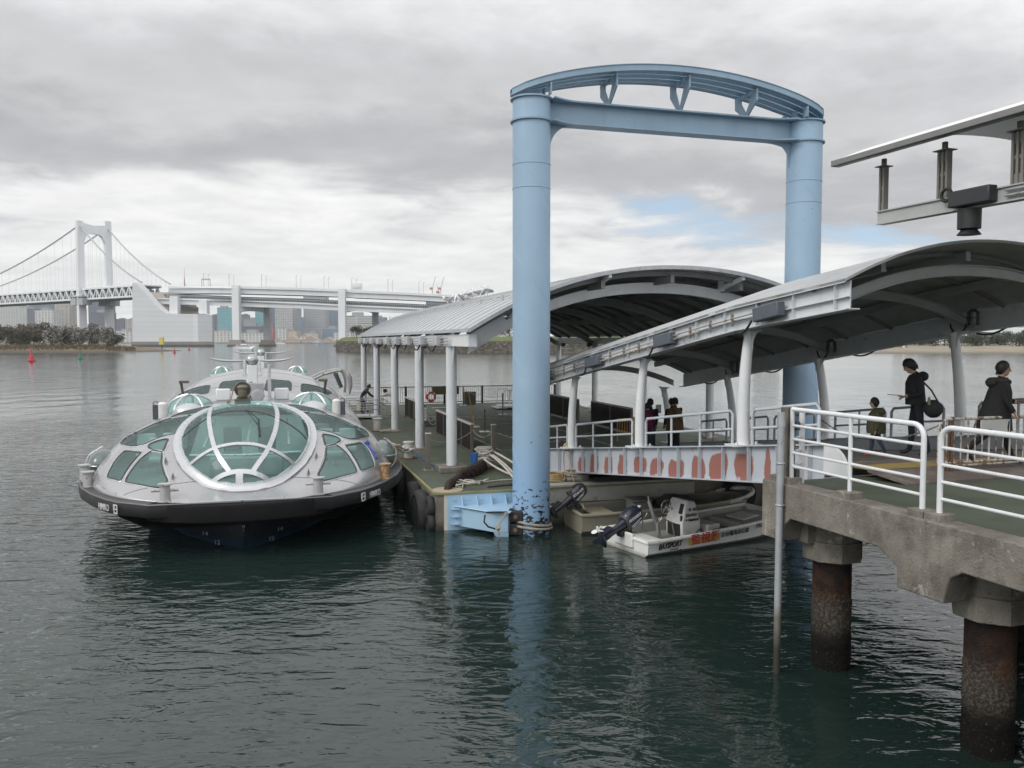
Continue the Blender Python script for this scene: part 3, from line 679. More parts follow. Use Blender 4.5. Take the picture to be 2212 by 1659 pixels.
def build_gulls():
    bv = BVHTree.FromPolygons([v.co[:] for v in SHELTER_ROOF.data.vertices], [p.vertices[:] for p in SHELTER_ROOF.data.polygons])
    W = mat('gull_white', (.72, .72, .70), .8, v=.05); G = mat('gull_grey', (.22, .23, .25), .8, v=.1); Y = mat('gull_beak', (.5, .30, .05), .5)
    def make(up):
        root = proto('gull', 'white gull with grey wings perched on the shelter roof', 'gull', 'gulls perched on the shelter roof')
        b = MB(); X = Vector((1, 0, 0)); Y_ = Vector((0, 1, 0))
        t = R(38 if up else 8); fx = X*math.cos(t)+UP*math.sin(t); uz = UP*math.cos(t)-X*math.sin(t)
        c = Vector((0, 0, .21)); b.ell(c, .20, .095, .10, 12, 8, fx, Y_, uz)
        nk = c+fx*.15+uz*.04; hd = nk+UP*.12+X*.03
        b.tube([nk, nk+UP*.06, hd], [.07, .052, .05], 8); b.ell(hd, .062, .05, .05, 10, 7)
        b.tube([c-fx*.16, c-fx*.30], [.06, .02], 6)
        b.build('body', W, root)
        w = MB()
        for s in (-1, 1): w.ell(c-fx*.04+uz*.035+Y_*s*.062, .22, .045, .075, 10, 6, fx, Y_, uz)
        w.build('wing', G, root)
        k = MB(); k.tube([hd+X*.05, hd+X*.12-UP*.015], [.016, .005], 5); k.build('beak', Y, root)
        k = MB()
        for s in (-1, 1): k.tube([c+Y_*s*.035-UP*.07, Vector((.01, s*.035, 0)), Vector((.07, s*.035, 0))], .009, 5)
        k.build('leg', Y, root)
        return root
    P = [make(False), make(True)]; used = [False, False]
    spots = [(965, 652, 0, 165), (975, 651, 1, 30), (984, 649, 1, 80), (993, 650, 1, 200), (1001, 647, 1, 20), (1010, 646, 0, 170), (1020, 643, 0, 10), (1029, 639, 0, 185), (1038, 638, 0, 5), (1046, 636, 1, 40), (1053, 635, 0, 190)]
    ords = ['lowest gull in the row along the shelter roof edge', 'upright gull second from the lowest in the roof row', 'upright gull third from the lowest in the roof row', 'upright gull fourth from the lowest in the roof row', 'upright gull fifth from the lowest in the roof row',
            'crouching gull in the middle of the roof row', 'crouching gull just above the middle of the roof row', 'crouching gull fourth from the top of the roof row', 'crouching gull third from the top of the roof row', 'upright gull second from the top of the roof row', 'topmost gull of the row on the shelter roof']
    for (x, y, k, az), lab in zip(spots, ords):
        hit = None
        for dy in range(-8, 40):
            d = ray(x, y+dy*.5).normalized(); h = bv.ray_cast(EYE, d)
            if h[0] is not None: hit = h[0]; break
        if hit is None: continue
        lab = 'white and grey '+lab
        if not used[k]: o = P[k]; used[k] = True; o.location = hit; o.rotation_euler = (0, 0, R(az)); o['label'] = lab
        else: dup(P[k], hit, R(az), lab)
build_gulls()

# ---------------------------------------------------------------- things on the pontoon deck
def build_deck_things():
    SL = mat('dark_slat', (.035, .031, .028), .7, v=.25); CAP = mat('pale_cap_rail', (.44, .43, .40), .6, v=.1); FRM = mat('brown_grey_frame', (.13, .115, .10), .7, v=.15)
    def panel(a, b, ln, lab, h=1.05):
        root = thing('slatted_barrier', lab, 'barrier', pt(a, b, ZD), 0, 'dark slatted queue barriers on the pontoon')
        c = MB(); c.bar(pt(a, b, ZD+h), pt(a, b+ln, ZD+h), .12, .07); c.build('cap_rail', CAP, root, bevel=.008)
        n = int(ln/.11)
        for i in range(n):
            bb = b+.06+i*(ln-.12)/(n-1); s = MB(); s.bar(pt(a, bb, ZD+.10), pt(a, bb, ZD+h-.03), .035, .065, PV); s.build('slat', SL, root)
        f = MB(); f.bar(pt(a, b, ZD+.09), pt(a, b+ln, ZD+.09), .05, .05)
        for q in (b, b+ln/2, b+ln): f.bar(pt(a, q, ZD), pt(a, q, ZD+h), .09, .09, PV)
        f.build('frame', FRM, root)
        g = MB(); g.box(pt(a+.03, b+ln*.5, ZD+.55), .015, ln-.1, .8, PV, PU); g.build('backing_sheet', mat('dark_mesh', (.022, .02, .019), .8), root)
    panel(2.78, 7.4, 3.15, 'dark slatted barrier with pale cap, right behind the nearest white column')
    panel(2.78, 10.75, 3.1, 'dark slatted barrier with pale cap, behind the second white column')
    panel(2.82, 17.0, 2.7, 'dark slatted barrier with pale cap carrying a small notice, near the lifebuoy')
    panel(2.82, 19.9, 2.7, 'dark slatted barrier farthest away, beside the man in a white shirt')
    panel(10.85, 11.5, 4.6, 'long dark slatted barrier seen between the gangway posts, close to the group of people', 1.12)
    panel(10.6, 17.3, 4.3, 'long dark slatted barrier seen just right of the blue column', 1.12)
    n = thing('notice_board', 'small white notice fixed on the end of a slatted barrier', 'notice', pt(2.82, 16.93, ZD+.6)); MB().box(pt(2.74, 16.92, ZD+.62), .3, .02, .62, PV, PU).build('board', CLEANW, n)
    m = MB()
    for k in range(5): m.box(pt(2.74, 16.905, ZD+.82-.09*k), .2-.03*(k % 2), .006, .03, PV, PU)
    m.build('printed_line', DARKG, n)
    # far railing
    root = thing('far_railing', 'black railing of thin upright bars along the far end of the pontoon', 'railing', pt(5, 31, ZD))
    for z in (ZD+1.12, ZD+.12): MB().bar(pt(1.6, 31, z), pt(14.4, 31, z), .06, .05).build('rail', SL, root)
    for i in range(96): MB().bar(pt(1.7+i*.133, 31, ZD+.1), pt(1.7+i*.133, 31, ZD+1.1), .022, .022, PV).build('bar', SL, root)
    for i in range(6): MB().bar(pt(1.65+i*2.5, 31, ZD), pt(1.65+i*2.5, 31, ZD+1.16), .09, .12, PV).build('post', SL, root)
    # lifebuoy and sign
    lb = thing('lifebuoy', 'orange red lifebuoy with white bands hung on the far railing', 'lifebuoy', pt(5.75, 30.9, ZD+.45))
    c = pt(5.75, 30.87, 1.47); MB().torus(c, .26, .085, ax=PU, n=32, m=10).build('ring', mat('lifebuoy_red', (.50, .075, .05), .6, v=.1), lb)
    for k in range(4):
        a = R(45+90*k); m = MB(); m.tube([c+(PV*math.cos(a+t)+UP*math.sin(a+t))*.26 for t in (-.14, 0, .14)], .09, 10); m.build('band', CLEANW, lb)
    sg = MB(); sg.box(pt(6.7, 30.85, 1.86), 1.75, .03, .52, PV, PU); tag(sg.build('olive_sign', mat('olive_board', (.10, .095, .04), .6, v=.2)), 'dull olive sign board beside the lifebuoy on the far railing', 'sign')
    bx = MB(); bx.box(pt(8.15, 30.3, ZD+.4), .7, .45, .8, PV, PU); tag(bx.build('storage_box', mat('olive_grey_box', (.10, .10, .075), .7, v=.15), bevel=.02), 'olive grey storage box standing by the far railing', 'box')
    # mobile steps
    st = thing('boarding_steps', 'low white boarding steps with tube handrails near the far railing', 'steps', pt(10.2, 26, ZD))
    m = MB(); m.box(pt(10.3, 26.3, ZD+.16), 2.6, 1.6, .1, PV, PU); m.box(pt(9.0, 26.3, ZD+.09), .6, 1.4, .08, PV, PU); m.build('platform', WHITE, st, bevel=.01)
    for bb in (25.6, 27.0):
        for k in range(3):
            x0 = 9.1+.8*k; m = MB(); m.tube([pt(x0, bb, ZD+.2), pt(x0, bb, ZD+1.05), pt(x0+.08, bb, ZD+1.14), pt(x0+.62, bb, ZD+1.14), pt(x0+.7, bb, ZD+1.05), pt(x0+.7, bb, ZD+.2)], .022, 8); m.build('handrail', CLEANW, st)
    # mooring bollards
    def bollard(a, b, r, h, lab, mm=None):
        root = thing('mooring_bollard', lab, 'bollard', pt(a, b, ZD))
        m = MB(); m.lathe([(r*.95, 0), (r*.95, h*.9), (r*1.15, h*.92), (r*1.15, h), (r*.4, h+.01)], pt(a, b, ZD), 20); m.build('drum', mm or mat('bollard_white', (.50, .49, .45), .6, v=.12, spots=[(BRICKRED, 7, .6, .68, .6), ((.2, .18, .15), 4, .58, .68, .5)]), root)
        m = MB(); m.lathe([(r*1.7, 0), (r*1.7, .025)], pt(a, b, ZD), 16); m.build('foot_plate', RUST, root)
        return root
    bollard(.42, 6.9, .17, .58, 'white drum bollard holding the ferry rope')
    bollard(.49, 16.0, .2, .58, 'white drum bollard farther along, beside a slatted pallet')
    bollard(.9, 27.0, .25, .7, 'pale drum bollard at the far corner behind the man in a suit')
    bb = bollard(2.39, 4.14, .22, .66, 'thick bollard wrapped in many turns of pale rope')
    root = thing('mooring_ropes', 'pale ropes wound round the thick bollard and run over the pontoon front', 'rope', pt(2.39, 4.14, ZD))
    m = MB(); pts = []
    for i in range(150):
        t = i*.28; z = .62-.52*i/150; rr = .25+.04*math.sin(i*.7)+.06*(i/150)**2+(.05*random.random() if i > 80 else 0)
        pts.append(pt(2.39+rr*math.cos(t), 4.14+rr*math.sin(t), ZD+z+.02*math.sin(i*1.3)))
    m.tube(pts, .030, 7); m.build('winding', ROPE, root)
    for k, (p0, mid, p1) in enumerate([((2.52, 3.95, 1.42), (2.62, 1.6, 1.22), (2.28, -.02, 1.0)), ((2.62, 3.98, 1.40), (2.75, 1.7, 1.2), (2.36, -.02, 1.02)), ((2.66, 4.1, 1.50), (3.2, 2.2, 1.2), (3.0, -.5, .95)), ((2.72, 4.15, 1.46), (3.3, 2.4, 1.15), (3.08, -.5, .9)), ((2.3, 3.95, 1.30), (2.5, 2.4, 1.03), (3.0, 1.0, 1.0))]):
        a_, b_, c_ = (Vector(q) for q in (p0, mid, p1)); P = []
        for i in range(13):
            t = i/12; q = a_*(1-t)**2+b_*2*t*(1-t)+c_*t*t; P.append(pt(q.x, q.y, q.z))
        if k < 2: P += [pt(c_.x-.02, -.06, .8), pt(c_.x-.08, -.3, .45), pt(c_.x-.1, -.5, .2)]
        MB().tube(P, .032, 8).build('rope_run', ROPE, root)
    m = MB()
    for k in range(5):
        P = []; f = [random.uniform(0, 6) for _ in range(3)]
        for i in range(30): t = i/29; P.append(pt(1.55-1.0*t+.10*math.sin(9*t+f[0])+.04*k, 1.25+.28*math.sin(6*t+f[1])*(.3+t)-.3*t, ZD+.03+.02*k+.03*math.sin(14*t+f[2])))
        m.tube(P, .018, 6)
    m.build('loose_coil', ROPE, root)
    MB().tube([pt(2.9-.35*i+.04*math.sin(i*2.), 1.5-.02*i+.1*math.sin(i*1.1), ZD+.02) for i in range(6)]+[pt(.95, 1.05, ZD+.1), pt(.8, .95, ZD+.14)], .018, 6).build('thin_rope', ROPE, root)
    # heavy brown hawser: three twisted strands
    h = thing('brown_hawser', 'thick dark brown twisted hawser lying from the bollard to the deck hole', 'rope', pt(1.3, 2.2, ZD))
    C_ = [Vector(q) for q in ((2.3, 4.0, .95), (2.1, 3.4, 1.12), (1.75, 2.75, 1.10), (1.2, 2.0, 1.10), (.75, 1.1, 1.10), (.48, .55, 1.10), (.42, .42, .9))]
    def cr(t):
        t = min(t, .9999)*(len(C_)-1); i = int(t); u = t-i; p = [C_[max(0, i-1)], C_[i], C_[i+1], C_[min(len(C_)-1, i+2)]]
        return .5*((2*p[1])+(p[2]-p[0])*u+(2*p[0]-5*p[1]+4*p[2]-p[3])*u*u+(3*p[1]-p[0]-3*p[2]+p[3])*u**3)
    BR = mat('brown_hawser', (.045, .028, .022), .95, v=.5, vs=9, bump=(30, 1, .03))
    for s in range(3):
        P = []; rad = []
        for i in range(90):
            t = i/89; q = cr(t); ph = t*34+s*2.094; w = (.13 if t < .55 else .07)
            P.append(pt(q.x+w*math.cos(ph)*.7, q.y+w*.5*math.cos(ph), q.z-.0+w*math.sin(ph)*.8)); rad.append((.11 if t < .55 else .075)*(.9+.2*random.random()))
        MB().tube(P, rad, 8).build('strand', BR, h)
    m = MB(); m.tube([pt(1.55, .55, ZD+.04), pt(3.3, .95, ZD+.04)], .04, 8); tag(m.build('iron_pipe', mat('old_iron', (.11, .10, .09), .7, v=.2)), 'short dark iron pipe lying on the pontoon deck near the front edge', 'pipe')
    k = MB(); k.lathe([(.1, 0), (.12, .36), (.125, .40), (.10, .40), (.09, .05)], pt(2.02, 4.0, ZD+.1), 16); tag(k.build('blue_bucket', mat('blue_plastic', (.05, .16, .45), .4)), 'blue plastic tube standing against the rope bound bollard', 'bucket')
    k = MB()
    for i in range(6): k.box(pt(.55+.14*i, 15.35+.02*i, ZD+.08+.01*(i % 2)), .1, .7, .03, PV, PU)
    for q in (15.1, 15.6): k.box(pt(.9, q, ZD+.04), .85, .08, .05, PV, PU)
    tag(k.build('pallet', mat('pallet_grey', (.30, .28, .25), .8, v=.2)), 'grey slatted pallet lying beside the second bollard', 'pallet')
    # chain posts
    CH = mat('chain_grey', (.30, .30, .29), .6)
    def post(a, b, h, lab, r=.075, mm=FRM):
        o = thing('chain_post', lab, 'post', pt(a, b, ZD)); MB().box(pt(a, b, ZD+h/2), 2*r, 2*r, h, PV, PU).build('shaft', mm, o, bevel=.008); MB().box(pt(a, b, ZD+h+.012), 2*r+.02, 2*r+.02, .024, PV, PU).build('cap', CAP, o)
        MB().box(pt(a, b, ZD+.012), .3, .24, .024, PV, PU).build('foot_plate', mat('pale_plate', (.3, .29, .26), .7), o)
    post(.58, 4.11, 1.14, 'square grey brown post standing nearest the ferry, chain tied to its top')
    post(3.29, 6.35, 1.12, 'square grey brown post right behind the rope bound bollard')
    chains = [((3.29, 6.35, .95), (2.78, 7.4, .9), .28), ((.58, 4.11, .98), (2.78, 7.45, .8), .22), ((3.29, 6.35, .9), (6.3, 5.2, .8), .3), ((2.78, 13.9, .9), (2.82, 16.95, .9), .45), ((2.78, 13.85, .55), (2.82, 16.95, .7), .3), ((10.85, 16.1, 1.0), (10.6, 17.3, 1.0), .3),
              ((5.0, 14.2, .85), (5.1, 16.4, .9), .3), ((8.1, 22.3, 1.0), (7.5, 29.3, 1.0), .2)]
    for (p, q, d) in chains:
        P = sag(pt(p[0], p[1], ZD+p[2]), pt(q[0], q[1], ZD+q[2]), d, 16); m = MB()
        for i in range(len(P)-1):
            a_, b_ = P[i], P[i+1]; nl = max(2, int((b_-a_).length/.08))
            for j in range(nl):
                u0, u1 = a_.lerp(b_, j/nl), a_.lerp(b_, (j+.8)/nl); m.bar(u0, u1, .03 if j % 2 else .012, .012 if j % 2 else .03)
        tag(m.build('barrier_chain', CH), 'sagging grey chain strung between posts and barriers on the pontoon', 'chain', 'sagging barrier chains on the pontoon')
    YEL = mat('yellow_pole', (.48, .27, .04), .6, v=.15)
    def pole(a, b, h, lab, mm, lean=(0, 0), base=True):
        o = thing('queue_pole', lab, 'pole', pt(a, b, ZD))
        if base: MB().box(pt(a, b, ZD+.02), .42, .42, .04, PV, PU).build('base_plate', CLEANW, o, bevel=.006)
        MB().tube([pt(a, b, ZD+.03), pt(a+lean[0], b+lean[1], ZD+h)], .03, 8).build('shaft', mm, o)
        MB().ell(pt(a+lean[0], b+lean[1], ZD+h+.02), .04, .04, .04, 8, 6).build('knob', mm, o)
    pole(5.08, 16.4, 1.62, 'leaning yellow pole on a white base plate', YEL, (-.25, .2)); pole(5.0, 14.2, .96, 'short dark queue pole on a white base plate in the middle of the deck', DARKG)
    pole(8.1, 22.3, 1.13, 'rusty red brown queue pole on a white base plate', mat('pole_rust', (.16, .07, .04), .7)); pole(7.5, 29.3, 1.1, 'dark queue pole closest to the far railing', DARKG)
    m = MB(); m.tube([pt(2.9, 5.9, ZD), pt(2.9, 5.9, ZD+.95)], .022, 6); tag(m.build('green_stake', mat('green_stake', (.03, .10, .06), .5)), 'thin dark green stake standing beside the slatted barrier end', 'stake')
    for (a, b, w, l_) in [(4.6, 21.6, 1.6, .35), (4.9, 18.6, .6, .3), (7.0, 15.2, .8, .3), (6.0, 27.5, 1.6, .4)]:
        k = MB(); k.box(pt(a, b, ZD+.03), w, l_, .05, PV, PU); tag(k.build('loose_plank', mat('pale_plank', (.42, .40, .36), .8, v=.15)), 'pale flat plank lying on the green pontoon deck', 'plank', 'pale planks lying on the pontoon deck')
    # yellow folding barriers near the gangway foot
    yb = thing('folding_barrier', 'yellow folding barrier of thin bars near the gangway foot', 'barrier', pt(9.6, 9.0, ZD))
    for k in range(2):
        a_ = 9.1+.85*k; m = MB(); m.tube([pt(a_, 9, ZD+.05), pt(a_, 9, ZD+.95), pt(a_+.75, 9.05, ZD+.95), pt(a_+.75, 9.05, ZD+.05)], .025, 6); m.tube([pt(a_, 9, ZD+.3), pt(a_+.75, 9.05, ZD+.3)], .02, 6); m.build('frame', YEL, yb)
        for i in range(6): MB().tube([pt(a_+.1+.11*i, 9+.01*i, ZD+.3), pt(a_+.1+.11*i, 9+.01*i, ZD+.95)], .014, 5).build('bar', YEL, yb)
    # passerelle of the ferry: low railing of pipes at the far left
    g = thing('gangplank', 'short gangplank with grey tube handrails between ferry and pontoon', 'gangplank', pt(.2, 22.6, ZD))
    MB().box(pt(-.1, 22.4, ZD+.12), 3.0, 1.5, .08, PV, PU).build('plank', GREYP, g, bevel=.01)
    for b in (21.7, 23.2):
        m = MB()
        for z in (1.0, .75, .5): m.tube([pt(-2.0, b, ZD+z-.25), pt(-1.2, b, ZD+z), pt(1.6, b, ZD+z), pt(1.75, b, ZD+z-.12)], .024, 8)
        for a_ in (-1.2, -.2, .8, 1.65): m.tube([pt(a_, b, ZD+.15), pt(a_, b, ZD+1.0)], .024, 8)
        m.build('handrail', STEEL, g)
    # rope from ferry to bollard
    m = MB(); m.tube(sag(fb(5.4, 4.45, 1.75), pt(.42, 6.9, ZD+.35), .08, 8), .035, 8); m.tube(sag(fb(5.4, 4.40, 1.68), pt(.45, 6.7, ZD+.30), .10, 8), .035, 8); m.torus(pt(.42, 6.9, ZD+.33), .2, .035, n=20, m=8); m.torus(pt(.2, 6.65, ZD+.38), .07, .04, ax=PV, n=12, m=6)
    tag(m.build('ferry_mooring_line', mat('white_rope', (.62, .60, .55), .9, v=.15, bump=(50, .5, .01))), 'doubled white rope from the ferry bow post to the pontoon bollard', 'rope')
    m = MB(); m.tube([pt(.55, 6.7, ZD+.25), pt(.75, 5.6, ZD+.05), pt(.9, 4.8, ZD+.02), pt(1.05, 4.4, ZD+.02)]+[pt(1.05+.16*math.cos(i*.9), 4.35+.1*math.sin(i*1.3), ZD+.03) for i in range(14)], .018, 6)
    tag(m.build('blue_line', mat('blue_rope', (.03, .06, .26), .8)), 'thin blue line trailing from the bollard to a small heap on the deck', 'rope')
build_deck_things()
# ================================================================ GANGWAY (hinged, covered)
def gz(h): return 3.0-.128*(h-1.14)          # top flange of the side girders
def build_gangway():
    W = 5.4; H1 = 14.0; H0 = -1.15
    root = thing('covered_gangway', 'long sloping covered gangway with patchy red primer on its white side girder', 'gangway', gp(W/2, 6, 0))
    GP = mat('girder_paint_primer', (.46, .49, .53), .5, v=.05, vs=1.5)
    # sanded patches of red primer: blocks between stiffeners, higher amount towards the lower part of the web
    nt = GP.node_tree; L = nt.links.new; bs = nt.nodes['Principled BSDF']; old = bs.inputs['Base Color'].links[0].from_socket
    tc = nt.nodes.new('ShaderNodeTexCoord'); mp = nt.nodes.new('ShaderNodeMapping'); mp.inputs['Rotation'].default_value = (0, 0, -GROT); mp.inputs['Scale'].default_value = (1, 1, .9); L(tc.outputs['Object'], mp.inputs[0])
    no = nt.nodes.new('ShaderNodeTexNoise'); L(mp.outputs[0], no.inputs['Vector']); no.inputs['Scale'].default_value = 1.9; no.inputs['Detail'].default_value = 5; no.inputs['Roughness'].default_value = .62
    at = nt.nodes.new('ShaderNodeAttribute'); at.attribute_name = 'patch'
    ad = nt.nodes.new('ShaderNodeMath'); ad.operation = 'ADD'; L(no.outputs[0], ad.inputs[0]); L(at.outputs['Fac'], ad.inputs[1])
    mr = nt.nodes.new('ShaderNodeMapRange'); L(ad.outputs[0], mr.inputs[0]); mr.inputs[1].default_value = .62; mr.inputs[2].default_value = .70
    mx = nt.nodes.new('ShaderNodeMix'); mx.data_type = 'RGBA'; L(mr.outputs[0], mx.inputs[0]); L(old, mx.inputs[6]); mx.inputs[7].default_value = (.30, .125, .10, 1); L(mx.outputs[2], bs.inputs['Base Color'])
    GW = mat('girder_grey_paint', (.44, .47, .50), .5, v=.07, spots=[((.34, .16, .13), 5, .62, .7, .5)])
    DP = .68
    for w, s in ((0, -1), (W, 1)):
        m = MB(); nh, nz = 90, 12; rows = []; patch = []
        for i in range(nh+1):
            h = H0+(H1-H0)*i/nh
            rows.append([gp(w, h, gz(h)-DP*j/nz) for j in range(nz+1)])
        m.shell(rows, -GV*s*.02)
        web = m.build('girder', GP, root, sharp=30)
        a = web.data.attributes.new('patch', 'FLOAT', 'POINT')
        for v in web.data.vertices:
            p = v.co; h = (p.x-4.8)*-.324+(p.y-14.8)*.946; zz = (gz(h)-p.z)/DP
            ci = int((h+1.15)/.86); cell = ((h+1.15) % .86)/.86; r1, r2, r3 = ((math.sin(ci*q)*43758.5) % 1 for q in (12.9, 78.2, 37.7)); k = (.36+.26*r1+.008*(9-h))*max(0, 1-(abs(zz-.55-.2*r2)/(.38+.22*r3))**1.6)*(1 if .06+.25*r3 < cell < 1.0-.25*r2*r1 else -.15)-.06+.05*math.sin(h*7.1)
            if h < .2 or h > 9.6: k = -.4
            if h > 8: k -= .06*(h-8)
            a.data[v.index].value = k if s < 0 else -.5
        f = MB()
        for dz, ww in ((0, .2), (-DP, .2)):
            f.hexa([gp(w-ww/2, H0, gz(H0)+dz-.012), gp(w+ww/2, H0, gz(H0)+dz-.012), gp(w+ww/2, H1, gz(H1)+dz-.012), gp(w-ww/2, H1, gz(H1)+dz-.012), gp(w-ww/2, H0, gz(H0)+dz+.012), gp(w+ww/2, H0, gz(H0)+dz+.012), gp(w+ww/2, H1, gz(H1)+dz+.012), gp(w-ww/2, H1, gz(H1)+dz+.012)])
        f.build('flange', GW, web, split=True)
        st = MB(); h = H0+.30; k = 0
        while h < H1:
            st.box(gp(w+s*.055, h, gz(h)-DP/2), .085, .014, DP-.04, GV, GU); h += .86
        st.build('stiffener', GW, web, split=True)
    d = MB(); zz = -.30
    d.hexa([gp(.05, H0, gz(H0)+zz-.06), gp(W-.05, H0, gz(H0)+zz-.06), gp(W-.05, H1, gz(H1)+zz-.06), gp(.05, H1, gz(H1)+zz-.06), gp(.05, H0, gz(H0)+zz), gp(W-.05, H0, gz(H0)+zz), gp(W-.05, H1, gz(H1)+zz), gp(.05, H1, gz(H1)+zz)])
    d.build('walkway', mat('gangway_floor', (.085, .085, .07), .8, v=.2, spots=[((.13, .08, .055), 2, .52, .66, .6)]), root)
    c = MB(); h = H0+.4
    while h < H1: c.box(gp(W/2, h, gz(h)-.47), W-.1, .1, .2, GV, GU); h += 1.72
    c.build('floor_beam', GREYP, root, split=True)
    # end flaps resting on the pier: hinged chequer plates with yellow strips
    RB = mat('worn_brown_plate', (.125, .10, .088), .7, v=.2, spots=[((.24, .22, .20), 3, .5, .65, .6), ((.17, .085, .065), 5, .6, .7, .5)], bump=(42, .8, .01)); YP = mat('worn_yellow_plate', (.30, .22, .075), .7, v=.15, spots=[((.18, .13, .08), 3, .5, .66, .7)])
    for k, (h0, h1, z0, z1, mm) in enumerate([(-1.15, -1.5, 2.985, 2.98, RB), (-1.5, -1.85, 2.98, 2.955, YP), (-1.85, -2.5, 2.955, 2.83, RB)]):
        f = MB(); f.hexa([gp(.25, h0, z0-.03), gp(W-.2, h0, z0-.03), gp(W-.2, h1+.015, z1-.03), gp(.45, h1+.015, z1-.03), gp(.25, h0, z0), gp(W-.2, h0, z0), gp(W-.2, h1+.015, z1), gp(.45, h1+.015, z1)]); f.build('flap_plate', mm, root)
    e = MB()   # rounded white end cheeks of the girders
    for w in (-.02, W+.02):
        poly = [gp(w, -1.15, 2.84), gp(w, -1.15, 3.27), gp(w, -1.25, 3.29)]+[gp(w, -1.28-.40*math.sin(R(12*i)), 2.95+.34*math.cos(R(12*i))) for i in range(8)]+[gp(w, -1.72, 2.84)]
        e.prism(poly, GV*.05)
    e.build('end_cheek', CLEANW, root, split=True)
    # posts: tapered, swelling, leaning in
    hs = [1.14, 5.35, 9.5, 13.4]
    def zp(h): return 5.19-.15*(h-1.14)+(.03 if h > 9 else 0)      # post head
    for w, s, ln in ((0, 1, .10), (W, -1, .27)):
        for h in hs:
            b, t = gp(w, h, gz(h)+.01), gp(w+s*ln, h, zp(h)); P = []; rr = []
            for i in range(13):
                u = i/12; P.append(b.lerp(t, u)+GV*s*(-.05*math.sin(math.pi*u))); rr.append(.122-.03*u**1.5 if u < .9 else .092)
            m = MB(); m.tube(P, rr, 20); o = m.build('canopy_post', CLEANW, root)
            q = MB(); q.box(gp(w, h, gz(h)+.02), .62, .34, .03, GV, GU)
            for k in (-.24, .24): q.cyl(gp(w+k*.9, h-.1, gz(h)+.03), gp(w+k*.9, h-.1, gz(h)+.09), .025, n=6)
            q.build('base_plate', CLEANW, o)
            q = MB()   # curved head gussets
            for k in (-1, 1):
                c_ = t+GU*k*.095; poly = [c_+UP*.02, c_-UP*.34]+[c_+GU*k*.26*(1-math.cos(R(a_)))+UP*(-.28+.28*math.sin(R(a_))) for a_ in (15, 30, 45, 60, 75, 90)]+[c_+GU*k*.26+UP*.02]
                q.prism([v-GV*.02 for v in poly], GV*.04)
            q.build('head_gusset', CLEANW, o, split=True)
    # canopy: barrel sheet between two eave girders
    def ez(h): return 5.66-.150*(h-1.14) if h > 1.14 else 5.66-.10*(h-1.14)     # sheet edge at the eaves
    c0, c1 = -.32, W+.32; hc0, hc1 = -1.95, 12.9; rise = .70
    def zr(w, h): u = 2*(w-c0)/(c1-c0)-1; return ez(h)+rise*(1-abs(u)**2.1)
    nw, nh = 30, 30; Ws = [c0+(c1-c0)*i/nw for i in range(nw+1)]; Hs = [hc0+(hc1-hc0)*i/nh for i in range(nh+1)]
    RS = mat('canopy_sheet', (.42, .43, .44), .45, .15, v=.08, spots=[((.35, .35, .34), 1.6, .55, .7, .5)])
    m = MB(); m.grid([[gp(w, h, zr(w, h)) for w in Ws] for h in Hs]); m.build('canopy_roof', RS, root, sharp=60)
    m = MB(); m.grid([[gp(w, h, zr(w, h)-.045) for w in Ws] for h in Hs])
    for h in (hc0, hc1): m.grid([[gp(w, h, zr(w, h)-d_) for w in Ws] for d_ in (0, .045)])
    for w in (c0, c1): m.grid([[gp(w, h, zr(w, h)-d_) for h in Hs] for d_ in (0, .045)])
    m.build('canopy_ceiling', mat('canopy_ceiling_grey', (.40, .40, .385), .6, v=.12, spots=[((.28, .28, .26), 1.5, .55, .7, .6)]), root, fix=False)
    EV = mat('eave_paint', (.60, .62, .64), .45, v=.05, spots=[((.22, .13, .08), 4, .66, .71, .8), ((.4, .4, .39), 2, .58, .7, .5)], streak=(8, .3, (.4, .38, .35)))
    for w, s in ((c0+.16, 1), (c1-.16, -1)):
        k = MB(); Hq = [hc0+.02+(hc1-hc0-.04)*i/20 for i in range(21)]
        def zb_(h): return 5.185-.15*(h-1.14) if h > 1.14 else 5.185-.10*(h-1.14)
        k.shell([[gp(w-s*.06, h, ez(h)-.03), gp(w-s*.06, h, zb_(h)+.01)] for h in Hq], GV*s*.02)
        k.shell([[gp(w-s*.13, h, zb_(h)), gp(w+s*.13, h, zb_(h))] for h in Hq], UP*.02)
        k.shell([[gp(w-s*.13, h, zb_(h)+.19), gp(w-s*.06, h, zb_(h)+.19)] for h in Hq], UP*.015)
        k.shell([[gp(w-s*.16, h, ez(h)-.0), gp(w-s*.16, h, ez(h)-.06)] for h in Hq], GV*s*.015)
        g = k.build('eave_girder', EV, root)
        st = MB()
        for i in range(15): h = hc0+.3+i*1.02; st.box(gp(w-s*.1, h, (ez(h)+zb_(h))/2), .07, .012, ez(h)-zb_(h)-.06, GV, GU)
        st.build('stiffener', EV, g, split=True)
        # conduits and boxes on the outer face
        q = MB()
        for dz in (.24, .16): q.tube([gp(w-s*.20, 2.2, zb_(2.2)+dz), gp(w-s*.20, 12.4, zb_(12.4)+dz)], .016, 6)
        q.tube([gp(w-s*.20, -.3, zb_(-.3)+.26), gp(w-s*.2, 2.2, zb_(2.2)+.24)], .016, 6)
        q.build('conduit', mat('rusted_conduit', (.36, .33, .29), .6, v=.2, spots=[((.2, .09, .04), 5, .52, .6, .9)]), root)
        for h in ([-.1, 3.55, 7.2, 10.6] if s > 0 else [1.5, 6, 10]):
            q = MB(); q.box(gp(w-s*.22, h, zb_(h)+.20), .17, .72, .25, GV, (GU-UP*.14).normalized(), (UP+GU*.14).normalized()); q.build('junction_box', mat('blue_grey_box', (.085, .10, .12), .5, v=.1), root, bevel=.02)
        q = MB()
